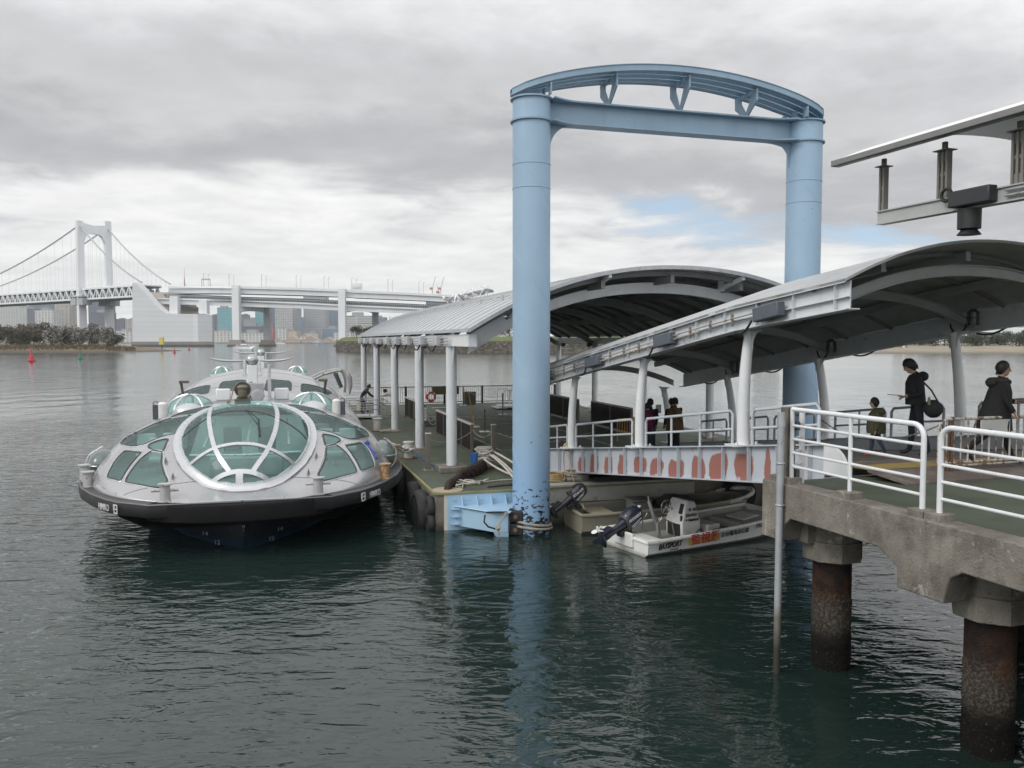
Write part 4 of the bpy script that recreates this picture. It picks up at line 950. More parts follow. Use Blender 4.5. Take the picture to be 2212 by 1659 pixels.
        for i in range(17): h = .3+.75*i; q.box(gp(w-s*.185, h, zb_(h)+.2), .05, .03, .24, GV, GU)
        q.build('pipe_bracket', mat('bracket_grey', (.22, .21, .20), .7, v=.2), root, split=True)
        q = MB()
        for h in (.35, 4.0, 7.6, 10.9): q.tube(sag(gp(w-s*.25, h, zb_(h)+.10), gp(w-s*.1, h+.7, zb_(h)-.10), .10, 6), .022, 6)
        q.build('cable', BLACK, root, split=True)
    # arch ribs, purlins, lamps
    RG = mat('canopy_rib', (.36, .365, .365), .55, v=.1)
    for h in [-1.45]+hs:
        k = MB(); A3 = [c0+.2+(c1-c0-.4)*i/30 for i in range(31)]
        def za(w): u = 2*(w-c0)/(c1-c0)-1; return ez(h)-.30+(rise-.04)*(1-abs(u)**2.1)
        k.shell([[gp(w, h-.01, za(w)), gp(w, h-.01, za(w)-.17)] for w in A3], GU*.02)
        for dz in (0, -.17): k.shell([[gp(w, h-.06, za(w)+dz), gp(w, h+.06, za(w)+dz)] for w in A3], UP*.015)
        k.build('arch_rib', RG, root)
    k = MB()
    for w in (.9, 2.7, 4.5):
        for i in range(20): h0 = hc0+.55+i*(hc1-hc0-.6)/20; h1 = h0+(hc1-hc0-.6)/20; k.bar(gp(w, h0, zr(w, h0)-.16), gp(w, h1, zr(w, h1)-.16), .10, .16)
    k.build('purlin', RG, root, split=True)
    k = MB()
    for i in range(10):
        h = hc0+.8+1.5*i; A3 = [c0+.05+(c1-c0-.1)*j/24 for j in range(25)]
        k.shell([[gp(w, h, zr(w, h)-.05), gp(w, h, zr(w, h)-.12)] for w in A3], GU*.05)
    k.build('sheet_rib', mat('dark_rib', (.14, .14, .14)), root, split=True)
    for h in (.6, 4.8, 9.0):
        k = MB(); k.lathe([(.02, -.32), (.09, -.28), (.10, 0), (.05, .06)], gp(W-.35, h, ez(h)-.12), 12); l = k.build('caged_lamp', mat('lamp_dark_glass', (.06, .06, .058), .3), root)
        c = MB()
        for j in range(6):
            a = j*math.pi/3; c.tube([gp(W-.35, h, ez(h)-.12)+Vector((math.cos(a), math.sin(a), 0))*.12+UP*z for z in (-.25, 0)], .008, 4)
        for z in (-.25, -.12, 0): c.torus(gp(W-.35, h, ez(h)-.12+z), .12, .008, n=12, m=4)
        c.build('lamp_cage', DARKG, l)
        c = MB(); c.tube(arc(gp(W-.2, h+.5, ez(h)-.35), .2, math.pi, 2*math.pi, 8, GU, UP), .02, 6); c.build('lamp_cable', BLACK, l)
    # handrails between the posts
    RL = mat('worn_rail_paint', (.48, .51, .54), .5, v=.06, spots=[((.32, .12, .09), 2.2, .60, .66, .8)], stretch=(1, 1, 4))
    def rail(w, h0, h1, mm, hh=.68, n=3, mid=.33, s=1):
        k = MB(); w = w+.0
        k.tube([gp(w, h0, gz(h0)+.01), gp(w, h0, gz(h0)+hh-.08), gp(w, h0+.06, gz(h0)+hh), gp(w, h1-.06, gz(h1)+hh), gp(w, h1, gz(h1)+hh-.08), gp(w, h1, gz(h1)+.01)], .032, 10)
        k.tube([gp(w, h0, gz(h0)+mid), gp(w, h1, gz(h1)+mid)], .026, 8)
        for i in range(1, n+1):
            h = h0+(h1-h0)*i/(n+1); k.tube([gp(w, h, gz(h)), gp(w, h, gz(h)+hh)], .026, 8)
        k.build('handrail', mm, root)
    rail(.0, -1.0, .85, RL, n=1); rail(.0, 1.5, 5.05, RL, n=2); rail(.0, 5.75, 9.2, RL, n=2); rail(0, 9.85, 11.4, RL, n=1); rail(0, 11.6, 13.2, RL, n=1)
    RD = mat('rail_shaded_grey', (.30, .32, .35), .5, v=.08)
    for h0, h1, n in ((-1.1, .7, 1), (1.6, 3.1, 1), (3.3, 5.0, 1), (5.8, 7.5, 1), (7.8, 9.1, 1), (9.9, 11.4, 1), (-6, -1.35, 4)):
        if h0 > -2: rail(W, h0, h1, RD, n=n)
build_gangway()

def build_pier_canopy():
    root = thing('pier_canopy', 'arched white canopy over the pier at the upper right on a long grey beam', 'canopy', gp(2.7, -8, 2.8))
    c0, c1, h0, h1 = -.12, 6.3, -1.35, -12; ze, rise = 7.83, .68
    def zr(w): u = 2*(w-c0)/(c1-c0)-1; return ze+rise*(1-abs(u)**2.1)
    Ws = [c0+(c1-c0)*i/40 for i in range(41)]
    m = MB(); m.shell([[gp(w, h, zr(w)) for w in Ws] for h in (h0, -4, -7, h1)], UP*.03); m.build('roof_sheet', mat('pier_canopy_white', (.66, .66, .65), .5, v=.05), root)
    e = MB(); e.shell([[gp(c0-.03, h, ze+.04), gp(c0-.03, h, ze-.05)] for h in (h0, -3.9, -3.95, -7, h1)], GV*.03); e.shell([[gp(c0-.03, h, ze-.05), gp(c0+.12, h, ze-.05)] for h in (h0, h1)], UP*.012); e.build('eave_trim', mat('trim_grey', (.20, .20, .195), .5), root)
    s = MB()
    for h in (-2.9, -5.6): s.shell([[gp(w, h, zr(w)-.012), gp(w, h, zr(w)-.0)] for w in Ws], GU*.02)
    s.build('sheet_seam', GREYP, root, split=True)
    PB = mat('slot_post_grey', (.21, .195, .175), .6, v=.12, spots=[((.2, .18, .16), 6, .6, .7, .4)])
    for w in (.28, 5.9):
        b = MB(); w0 = w; bz = 6.90
        b.bar(gp(w, h0-.62, bz), gp(w, h1, bz), .10, .17)
        for dz in (-.095, .095): b.bar(gp(w, h0-.62, bz+dz), gp(w, h1, bz+dz), .16, .018)
        b.build('eave_beam', mat('beam_pale', (.40, .41, .40), .5, v=.07, spots=[((.2, .15, .1), 5, .64, .7, .5)]), root)
        for h, nn in ((-2.03, 1), (-3.18, 2), (-4.36, 2), (-6.0, 2), (-8.2, 2), (-10.4, 2)):
            p = MB(); zt = 7.80; hw = .036*nn
            xs = [-hw, hw] if nn == 1 else [-hw, 0, hw]
            for x in xs: p.bar(gp(w, h+x, bz+.1), gp(w, h+x, zt-.12), .034, .09, GV)
            for z in (bz+.16, (bz+zt)/2, zt-.2): p.box(gp(w, h, z), .05, 2*hw, .05 if abs(z-(bz+zt)/2) < .1 else .16, GV, GU)
            p.box(gp(w, h, zt-.12), .20, 2*hw+.10, .014, GV, GU); p.box(gp(w, h, zt-.06), .05, .06, .12, GV, GU)
            p.build('slotted_post', PB, root)
    for w in (.28, 5.9):
        p = MB(); p.lathe([(.13, 2.8), (.13, 6.81)], gp(w, -9.2, 0), 20); p.build('support_column', WHITE, root)
    lm = thing('downlight', 'black cylindrical downlight with its control box fixed under the canopy beam', 'lamp', gp(.28, -3.75, 6.4))
    # beam-mounted box and lamp
    k = MB(); k.box(gp(.14, -3.78, 6.93), .16, .66, .22, GV, GU); k.build('control_box', mat('box_charcoal', (.03, .032, .036), .5, v=.1), lm, bevel=.02)
    k = MB(); k.lathe([(.02, 6.46), (.155, 6.45), (.10, 6.52), (.148, 6.53), (.15, 6.80), (.02, 6.81)], gp(.28, -3.62, 0), 24); k.build('housing', mat('lamp_black', (.016, .016, .017), .45), lm)
    k = MB(); k.torus(gp(.14, -3.36, 7.02), .085, .022, ax=GV, n=20, m=8); k.build('cable_loop', BLACK, lm)
    q = MB()
    for dz in (.02, -.05): q.tube([gp(.19, -4.25, 6.92+dz), gp(.19, -11, 6.92+dz)], .018, 6)
    q.build('conduit', STEEL, root)
build_pier_canopy()

def build_pier_things():
    # rusty folding gate standing on the pier
    g = thing('rusty_gate', 'rust spotted white folding gate with upright bars and a pale notice, standing on the pier', 'gate', gp(1.43, -2.1, 2.8))
    RW = mat('rust_spotted_white', (.50, .47, .43), .6, v=.1, vs=6, spots=[((.14, .06, .03), 11, .50, .58, .95)], stretch=(1, 1, .6))
    def gq(u, z): return gp(1.43+u, -2.1, 2.80+z*.86)     # gate line across the walkway
    k = MB(); k.tube([gq(0, .28), gq(0, .92), gq(.03, 1.02), gq(.14, 1.10), gq(3.2, 1.10)], .024, 8); k.tube([gq(0.02, .28), gq(3.2, .28)], .02, 8); k.tube([gq(0, .28), gq(.05, .22), gq(.3, .22), gq(3.2, .22)], .016, 6); k.build('frame', RW, g)
    for i in range(20):
        u = .16+.15*i; MB().tube([gq(u, .28), gq(u, 1.10)], .011 if i % 3 else .016, 6).build('bar', RW, g)
    k = MB(); k.tube([gq(.27, 0), gq(.27, 1.14)], .028, 8); k.tube([gq(.2, 0), gq(.2, 1.1)], .02, 8)
    for d in (-.25, .25): k.tube([gq(.27, .32), gq(.27+d, .02)], .012, 5)
    k.bar(gq(-.2, .015), gq(.5, .015), .06, .03); k.build('stand', mat('rust_brown_tube', (.12, .06, .04), .8, v=.3), g)
    k = MB(); a_, b_ = gq(.83, 1.06), gq(1.45, 1.06); x = (b_-a_).normalized(); nrm = x.cross(UP); k.box((a_+b_)/2-UP*.12+nrm*.04, (b_-a_).length, .02, .25, x, nrm)
    nb = k.build('notice_panel', mat('faded_panel', (.52, .52, .50), .6, v=.08), g)
    lettering('EDEN', .075, gq(.86, .83)+nrm*.055, x, UP, mat('faded_ink', (.16, .15, .15), .7, v=.2), nb, 'faded_text', bold=.004)
    k = MB(); P = sag(gp(5.35, 5.65, gz(5.65)+.62), gq(.02, 1.0), .42, 24)
    for i in range(len(P)-1):
        for j in range(3):
            k.bar(P[i].lerp(P[i+1], j/3), P[i].lerp(P[i+1], (j+.8)/3), .03 if j % 2 else .012, .012 if j % 2 else .03)
    ch = tag(k.build('pier_chain', mat('chain_galv', (.22, .22, .22), .6)), 'thin chain sagging between the pier rail and the rusty gate', 'chain')
    s = thing('chain_sign', 'small white and red sign hanging on the pier chain', 'sign', P[9])
    x = (P[11]-P[8]).normalized(); x.z = 0; x.normalize(); c = P[9]-UP*.17; nr = x.cross(UP)
    MB().box(c, .34, .012, .25, x, nr).build('board', CLEANW, s, bevel=.004)
    MB().box(c+UP*.055+nr*.009, .25, .006, .085, x, nr).build('red_panel', mat('faded_red', (.62, .26, .27), .6), s)
    k = MB()
    for i in range(5): k.box(c-UP*(.055 if i % 2 else .04)+nr*.009+x*(-.12+.06*i), .035, .006, .05, x, nr)
    k.build('printed_mark', DARKG, s)
    k = MB(); k.box(gp(3.6, -4.4, 2.9), .5, .3, .2, GV, GU); tag(k.build('stone_weight', mat('grey_weight', (.25, .25, .25), .8), bevel=.03), 'grey stone block holding down the plate by the gate', 'block')
    k = MB()
    for i in range(10):
        for j in range(4): k.box(gp(2.7+.10*i, -5.2+.09*j, 2.806), .06, .012, .008, GV, GU)
    tag(k.build('drain_grate', mat('grate_grey', (.30, .30, .29), .5)), 'perforated steel drain grate set in the green pier deck', 'grate')
build_pier_things()
# ================================================================ FERRY (silver teardrop boat)
def build_ferry():
    root = thing('sightseeing_ferry', 'silver teardrop shaped ferry with teal bubble windows moored beside the pontoon', 'ferry', fb(14, 0, 0))
    SIL = mat('silver_hull_paint', (.42, .42, .43), .30, .60, v=.05, vs=.8, spots=[((.36, .34, .33), 2.2, .56, .72, .45), ((.30, .28, .26), 7, .64, .72, .35)], streak=(4, .22, (.36, .34, .32)), coat=.3)
    RIB = mat('silver_rib_paint', (.54, .55, .56), .30, .5, v=.04)
    BLK = mat('black_hull', (.010, .010, .011), .6, v=.2, vs=3, spots=[((.04, .04, .042), 2, .55, .7, .6)])
    DKG = mat('rubbing_deck', (.055, .055, .058), .6, v=.15)
    SEAL = mat('window_seal', (.035, .035, .037), .5)
    GL = bpy.data.materials.new('teal_glass'); GL.use_nodes = True; nt = GL.node_tree; L = nt.links.new; b = nt.nodes['Principled BSDF']
    b.inputs['Base Color'].default_value = (.42, .60, .57, 1); b.inputs['Roughness'].default_value = .03; b.inputs['IOR'].default_value = 1.5; b.inputs['Specular IOR Level'].default_value = .6
    tr = nt.nodes.new('ShaderNodeBsdfTransparent'); tr.inputs[0].default_value = (.74, .91, .88, 1)
    mx = nt.nodes.new('ShaderNodeMixShader'); mx.inputs[0].default_value = .80; out = nt.nodes['Material Output']
    L(b.outputs[0], mx.inputs[1]); L(tr.outputs[0], mx.inputs[2]); L(mx.outputs[0], out.inputs[0])
    # ---- body form
    sk = [0, .4, .8, 1.5, 2.5, 3.5, 5, 6.5, 8, 9.5, 11, 13, 15, 18, 21, 25, 29, 32, 33]
    zk = [1.26, 1.36, 1.52, 1.86, 2.26, 2.56, 2.86, 3.0, 3.02, 2.98, 3.02, 3.27, 3.52, 3.72, 3.72, 3.5, 2.9, 2.0, 1.3]
    wk = [1.3, 2.05, 2.6, 3.2, 3.68, 3.92, 4.06, 4.1, 4.1, 4.07, 4.07, 4.1, 4.12, 4.1, 4.05, 3.8, 3.2, 2.0, .6]
    def smooth(x, xs, ys):
        i = max(0, min(len(xs)-2, int(np.searchsorted(xs, x))-1)); h = xs[i+1]-xs[i]; u = (x-xs[i])/h
        def sl(j):
            if j == 0: return (ys[1]-ys[0])/(xs[1]-xs[0])
            if j == len(xs)-1: return (ys[-1]-ys[-2])/(xs[-1]-xs[-2])
            return (ys[j+1]-ys[j-1])/(xs[j+1]-xs[j-1])
        return ys[i]*(1+2*u)*(1-u)**2+sl(i)*h*u*(1-u)**2+ys[i+1]*u*u*(3-2*u)+sl(i+1)*h*u*u*(u-1)
    ZB = 1.25
    def surf(s, p):      # p in -90..90 deg across
        zc, w = smooth(s, sk, zk), smooth(s, sk, wk); return (s, w*math.sin(p), ZB+(zc-ZB)*max(0, math.cos(p))**.96)
    ns, npn = 300, 150
    S = [33*(i/ns)**1.35 for i in range(ns+1)]; PH = [R(-90+180*j/npn) for j in range(npn+1)]
    loc = [[surf(s, p) for p in PH] for s in S]; wor = [[fb(*q) for q in r] for r in loc]
    V = [v for r in wor for v in r]; F = []
    n1 = npn+1
    for i in range(ns):
        for j in range(npn): F.append((i*n1+j, i*n1+j+1, (i+1)*n1+j+1, (i+1)*n1+j))
    bv = BVHTree.FromPolygons(V, F)
    def to_local(P): d = Vector((P.x+6.35, P.y-19.5, 0)); return d.dot(FS), d.dot(FT), P.z
    def hit(x, y, tree=bv):
        h = tree.ray_cast(EYE, ray(x, y).normalized()); return h[0]
    def dens(poly, k=5, closed=True):
        out = []; n = len(poly)
        for i in range(n if closed else n-1):      # Catmull-Rom through the outline points
            p = [Vector(poly[(i+d) % n] if closed else poly[max(0, min(n-1, i+d))]) for d in (-1, 0, 1, 2)]
            for q in range(k):
                u = q/k; out.append(.5*((2*p[1])+(p[2]-p[0])*u+(2*p[0]-5*p[1]+4*p[2]-p[3])*u*u+(3*p[1]-p[0]-3*p[2]+p[3])*u**3))
        if not closed: out.append(Vector(poly[-1]))
        return out
    zl = lambda pts: [(164.6+x*.1488, 905.2+y*.1488) for x, y in pts]
    z1 = lambda pts: [(137.15+x*.3472, 740.6+y*.3472) for x, y in pts]
    wins = {
     'lower_outer': zl([(455, 835), (470, 780), (520, 690), (600, 560), (690, 475), (720, 463), (830, 475), (925, 482), (935, 500), (860, 580), (760, 700), (700, 800), (660, 870), (622, 890), (540, 868), (470, 848)]),
     'lower_inner': zl([(720, 890), (800, 750), (920, 600), (1040, 500), (1095, 465), (1160, 475), (1240, 492), (1240, 550), (1235, 620), (1250, 710), (1280, 800), (1315, 870), (1310, 910), (1265, 980), (1225, 998), (1100, 985), (1000, 965), (790, 930), (730, 915)]),
     'small_upper': zl([(1048, 402), (1065, 370), (1130, 335), (1230, 305), (1325, 290), (1325, 310), (1290, 390), (1262, 465), (1240, 478), (1180, 462), (1105, 445), (1085, 425)]),
     'long_upper': z1([(356, 622), (390, 590), (450, 560), (600, 490), (700, 462), (790, 450), (806, 456), (780, 490), (740, 535), (690, 565), (600, 588), (500, 632), (430, 640), (380, 630)]),
     'slim_upper': z1([(665, 464), (740, 432), (830, 410), (900, 397), (925, 398), (870, 424), (800, 444), (720, 458)]),
     'rear_front': z1([(968, 300), (984, 248), (1040, 238), (1125, 231), (1130, 250), (1128, 300), (1050, 302), (980, 304)]),
     'rear_side': z1([(715, 325), (790, 290), (870, 268), (908, 266), (905, 290), (896, 316), (830, 325), (750, 340)]),
    }
    cut = {}
    for nm, poly in wins.items():
        P3 = [hit(x, y) for x, y in poly]; P3 = [p for p in P3 if p is not None]
        if len(P3) < 6: continue
        lc = [to_local(p) for p in P3]
        par = []
        for s, t, z in lc:
            w = smooth(s, sk, wk); par.append((s, math.asin(max(-.999, min(.999, t/w)))))
        for sg in (1, -1): cut[(nm, sg)] = dens([(s, p*sg, 0) for s, p in par], 5)
    def inside(pt_, poly):
        x, y = pt_; c = False; n = len(poly)
        for i in range(n):
            a, b_ = poly[i], poly[i-1]
            if (a.y > y) != (b_.y > y) and x < (b_.x-a.x)*(y-a.y)/(b_.y-a.y)+a.x: c = not c
        return c
    cell = {}
    for key, poly in cut.items():
        xs = [q.x for q in poly]; ys = [q.y for q in poly]
        for i in range(ns):
            sm = (S[i]+S[i+1])/2
            if sm < min(xs) or sm > max(xs): continue
            for j in range(npn):
                pm = (PH[j]+PH[j+1])/2
                if min(ys) <= pm <= max(ys) and inside((sm, pm), poly): cell[(i, j)] = key
    # bubble dome of the cockpit
    def bub(e, a): return (4.5+3.95*math.cos(e)*math.cos(a), 2.12*math.cos(e)*math.sin(a), 1.5+1.80*math.sin(e))
    def inbub(q): return ((q[0]-4.5)/3.95)**2+(q[1]/2.12)**2+((q[2]-1.5)/1.8)**2 < .985
    for i in range(ns):
        for j in range(npn):
            if (i, j) in cell: continue
            q = [(loc[i][j][k]+loc[i+1][j+1][k])/2 for k in range(3)]
            if inbub(q): cell[(i, j)] = 'void'
    # snap the rim of every opening on to its outline
    rim = {}
    for (i, j), key in cell.items():
        if key == 'void': continue
        for (a, b_) in ((i, j), (i+1, j), (i+1, j+1), (i, j+1)):
            nb = [cell.get(c) for c in ((a-1, b_-1), (a, b_-1), (a-1, b_), (a, b_))]
            if any(k != key for k in nb): rim[(a, b_)] = key
    for (a, b_), key in rim.items():
        poly = cut[key]; p = Vector((S[a], PH[b_], 0)); best = None
        for k in range(len(poly)):
            u, v = poly[k-1], poly[k]; d = v-u; t = max(0, min(1, (p-u).dot(d)/max(1e-9, d.length_squared))); q = u+d*t
            m_ = ((q.x-p.x)**2+(3.6*(q.y-p.y))**2)
            if best is None or m_ < best[0]: best = (m_, q)
        if best[0] < .04: wor[a][b_] = fb(*surf(best[1].x, max(R(-90), min(R(90), best[1].y))))
    V = [v for r in wor for v in r]
    body = MB(); body.v = [tuple(v) for v in V]
    panes = {}
    for i in range(ns):
        for j in range(npn):
            f = (i*n1+j, i*n1+j+1, (i+1)*n1+j+1, (i+1)*n1+j); k = cell.get((i, j))
            if k is None: body.f.append(f); body.mi.append(0)
            elif k != 'void': panes.setdefault(k, []).append(f)
    shell = body.build('superstructure', SIL, root, sharp=60)
    sd = shell.modifiers.new('thickness', 'SOLIDIFY'); sd.thickness = .05; sd.offset = -1
    def nrm(s, p):
        e = .01; a = fb(*surf(s+e, p))-fb(*surf(s-e, p)); b_ = fb(*surf(s, p+e))-fb(*surf(s, p-e)); n = a.cross(b_).normalized(); return n if n.dot(fb(s, 0, -1.0)-fb(*surf(s, p))) < 0 else -n
    for key, fs in panes.items():
        used = sorted({i for f in fs for i in f}); mp = {o: k for k, o in enumerate(used)}
        g = MB(); g.v = [tuple(V[i]) for i in used]; g.f = [tuple(mp[i] for i in f) for f in fs]; g.mi = [0]*len(fs)
        w = g.build('window_'+key[0].split('_')[0] if False else 'side_window', GL, root, sharp=80)
        path = [fb(*surf(q.x, max(R(-89), min(R(89), q.y)))) for q in cut[key]]; path = path[::2]
        m = MB(); m.tube(path, .020, 6, closed=True); m.build('window_seal', SEAL, w)
        # raised silver surround a little outside the opening
        c = sum((Vector((q.x, q.y, 0)) for q in cut[key]), Vector())/len(cut[key])
        out_ = []
        for q in cut[key][::2]:
            d = Vector((q.x, q.y, 0))-c; u = Vector((d.x, d.y*3.6, 0)); u = u.normalized() if u.length > 0 else u
            s2, p2 = q.x+u.x*.085, q.y+u.y*.085/3.6; p2 = max(R(-88), min(R(88), p2)); out_.append(fb(*surf(max(.05, s2), p2))+nrm(max(.05, s2), p2)*.0)
        m = MB(); m.tube(out_, .018, 6, closed=True); m.build('window_surround', RIB, w)
    # ---- cockpit bubble
    ne, na = 40, 90
    bw = [[fb(*bub(R(-40+130*i/ne), 2*math.pi*j/na)) for j in range(na)] for i in range(ne+1)]
    BVv = [v for r in bw for v in r]; BF = []
    for i in range(ne):
        for j in range(na): BF.append((i*na+j, i*na+(j+1) % na, (i+1)*na+(j+1) % na, (i+1)*na+j))
    btree = BVHTree.FromPolygons(BVv, BF)
    # keep the part that stands proud of the body
    def outside(q):
        s, t, z = to_local(q)
        if s < 0: return True
        w = smooth(s, sk, wk); zc = smooth(s, sk, zk)
        return abs(t) >= w or z > ZB+(zc-ZB)*max(0, 1-(t/w)**2)**.48-.06
    g = MB(); keep = [f for f in BF if all(outside(BVv[i]) for i in f)]
    used = sorted({i for f in keep for i in f}); mp = {o: k for k, o in enumerate(used)}
    g.v = [tuple(BVv[i]) for i in used]; g.f = [tuple(mp[i] for i in f) for f in keep]; g.mi = [0]*len(keep)
    dome = g.build('bubble_dome', GL, root, sharp=80)
    cen = fb(4.5, 0, 1.5)
    def band(px, w, name, m, th=.03, closed=False, tree=btree):
        P = []
        for x, y in px:
            h = hit(x, y, tree)
            if h is not None: P.append(h)
        if len(P) < 2: return
        k = MB(); rows = []
        n = len(P)
        for i in range(n):
            d = (P[(i+1) % n if closed else min(n-1, i+1)]-P[i-1 if (i > 0 or closed) else 0]).normalized(); q = to_local(P[i])
            nn = (fb(4.5+(q[0]-4.5)*(1+.12/3.95**2), q[1]*(1+.12/2.12**2), 1.5+(q[2]-1.5)*(1+.12/1.8**2))-P[i])
            nn = (FS*((q[0]-4.5)/3.95**2)+FT*(q[1]/2.12**2)+UP*((q[2]-1.5)/1.8**2)).normalized()
            sd_ = d.cross(nn).normalized()*w/2; rows.append([P[i]-sd_-nn*.012, P[i]-sd_+nn*th, P[i]+sd_+nn*th, P[i]+sd_-nn*.012])
        k.grid(rows, closed=True)
        if closed:
            k.grid([rows[-1], rows[0]], closed=True)
        else: k.add(rows[0], [(0, 1, 2, 3)]); k.add(rows[-1], [(0, 1, 2, 3)])
        return k.build(name, m, dome)
    D2 = lambda pts, k=8: [(q.x, q.y) for q in dens([(x, y, 0) for x, y in z1(pts)], k, False)]
    band(D2([(950, 372), (918, 420), (908, 470), (915, 540), (935, 630), (965, 700), (1000, 755), (1038, 806)]), .115, 'dome_rib', RIB)
    band(D2([(1300, 365), (1325, 420), (1328, 470), (1318, 540), (1290, 620), (1255, 690), (1215, 745), (1172, 808)]), .115, 'dome_rib', RIB)
    band(D2([(742, 812), (800, 750), (880, 690), (960, 652), (1050, 633), (1110, 630), (1190, 635), (1270, 657), (1350, 695), (1420, 745), (1478, 798)]), .10, 'dome_rib', RIB)
    band(D2([(893, 905), (930, 865), (985, 828), (1050, 806), (1110, 800), (1170, 806), (1230, 828), (1275, 858), (1305, 884)]), .115, 'dome_rib', RIB)
    band(D2([(1095, 806), (1095, 850), (1095, 893)]), .17, 'dome_rib', RIB)
    band(D2([(712, 610), (780, 555), (850, 500), (930, 450), (1020, 428), (1110, 424), (1200, 430), (1310, 460), (1400, 505), (1470, 555), (1512, 600)]), .035, 'dome_seam', SEAL, th=.015)
    # ring where the bubble meets the body
    ringp = []
    for k in range(96):
        a = 2*math.pi*k/96; prev = None
        for e in range(-60, 90):
            q = bub(R(e), a); P = fb(*q)
            s = q[0]
            w = smooth(max(0, min(33, s)), sk, wk); zc = smooth(max(0, min(33, s)), sk, zk)
            if q[2] > ZB+(zc-ZB)*max(0, 1-(q[1]/w)**2)**.48: ringp.append((P, e)); break
    m = MB(); rows = []
    n = len(ringp)
    for i, (P, e) in enumerate(ringp):
        q = to_local(P); nb_ = (FS*((q[0]-4.5)/3.95**2)+FT*(q[1]/2.12**2)+UP*((q[2]-1.5)/1.8**2)).normalized()
        d = (ringp[(i+1) % n][0]-ringp[i-1][0]).normalized(); up_ = nb_.cross(d).normalized()
        if up_.z < 0: up_ = -up_
        rows.append([P+up_*.14-nb_*.01, P+up_*.13+nb_*.035, P+nb_*.055+up_*.02, P+nb_*.14-up_*.03, P+nb_*.12-up_*.07])
    m.grid(rows); m.grid([rows[-1], rows[0]])
    m.build('dome_ring', RIB, dome, sharp=50)
    # welded panel joints of the shell
    k = MB()
    def seam(pts_):
        k.tube([fb(*surf(s, p))+nrm(s, p)*.002 for s, p in pts_], .0075, 5)
    for s0 in (1.0, 7.2, 10.9, 13.6, 17, 20.5, 24, 28):
        if s0 < 7: seam([(s0, R(a)) for a in range(-80, 81, 4)])
        else: seam([(s0, R(a)) for a in range(-86, 87, 4)])
    for sg in (-1, 1):
        for a in (80, 38): seam([(s, R(a*sg)) for s in np.linspace(7.4 if a < 50 else 1.2, 30, 50)])
    k.build('panel_joint', mat('joint_dark', (.16, .155, .15), .6), root, split=True)
    # ---- eye domes, rear shoulder bubbles
    def small_dome(s, t, r, zofs, name, mats_=(GL, RIB), cap=True):
        sc, w = smooth(s, sk, zk), smooth(s, sk, wk); z = ZB+(sc-ZB)*max(0, 1-(t/w)**2)**.48+zofs; c = fb(s, t, z)
        k = MB(); k.lathe([(r*math.cos(R(e)), r*.80*math.sin(R(e))) for e in range(-20, 91, 8)], c, 32); o = k.build(name, mats_[0], root, sharp=80)
        k = MB()
        for a0 in (20, 90, 160, 235, 305): k.tube([c+(FT*math.cos(R(a0))+FS*math.sin(R(a0)))*(r+.01)*math.cos(R(e))+UP*(r+.01)*.80*math.sin(R(e)) for e in range(-12, 88, 8)], .038, 6)
        k.torus(c-UP*.0, r+.02, .055, n=36, m=8); k.build('dome_frame', RIB, o)
        if cap:
            k = MB(); k.ell(c-FS*r*.80+UP*r*.02, .52, .50, .40, 20, 12); k.build('white_cap', RIB, o)
        return o
    for sg in (-1, 1):
        small_dome(8.9, 1.95*sg, .80, -.20, 'eye_dome')
        small_dome(22, 1.75*sg, .50, -.10, 'shoulder_bubble', cap=False)
        # round bubble windows on the flanks near the deck
        for s_, z_ in ((4.7, 1.62), (22, 1.6)):
            c = fb(s_, 3.88*sg, z_); k = MB(); k.ell(c, .62, .34, .40, 20, 12, FS, FT, UP); o = k.build('flank_bubble', mat('smoked_glass', (.16, .20, .19), .08, v=.05, alpha=.75, coat=.5), root, sharp=80)
            k = MB()
            for q in (-.25, .25): k.tube([c+FS*q*1.6+FT*sg*math.cos(R(a))*.35*math.sqrt(1-q*q)+UP*math.sin(R(a))*.43*math.sqrt(1-q*q) for a in range(-80, 81, 10)],   .020, 6)
            k.tube([c+FS*.64*math.cos(R(a))+FT*sg*.02+UP*0+FT*sg*.35*abs(math.sin(R(a))) for a in range(0, 181, 10)],   .020, 6)
            k.build('bubble_frame', RIB, o)
        # mirrors / side lamps
        c = fb(8.0, 2.72*sg, 2.50); k = MB(); k.lathe([(.15, 0), (.15, .50), (.08, .56)], c, 16); k.build('side_lamp_drum', mat('lamp_white', (.62, .62, .60), .5), root)
        k = MB(); k.box(c+FT*sg*.2+UP*.25, .16, .2, .46, FT, FS); k.torus(c+FT*sg*.2+UP*.52, .07, .015, ax=FS, n=12, m=6); k.build('side_lamp', DARKG, root, bevel=.02)
        # whip lamps on the rear shoulder
        c = fb(12.5, 2.55*sg, 2.95); k = MB(); k.tube([c, c+FT*sg*.05-FS*.2+UP*.5], .05, 8); k.box(c-FS*.2+UP*.55+FT*sg*-.05, .34, .16, .09, FT, FS); k.build('arm_lamp', mat('dull_bronze', (.10, .085, .07), .5), root)
        # handrail along the shoulder
        k = MB(); P = [fb(s, sg*(smooth(s, sk, wk)*math.sin(R(52))), surf(s, R(52))[2]+.12) for s in np.linspace(9, 16, 14)]; k.tube(P, .018, 6)
        for q in P[::2]: k.tube([q, q-UP*.16], .014, 5)
        k.build('roof_handrail', RIB, root)
        # ventilation slats in the waist
        k = MB()
        for i in range(5):
            s = 9.6+.42*i; P = [fb(s, sg*tt, surf(s, math.asin(tt/4.07))[2]+.03) for tt in np.linspace(.5, 2.3, 10)]
            k.shell([[p, p+FS*.2+UP*.05] for p in P], UP*.02)
        k.build('waist_slat', SIL, root, split=True)
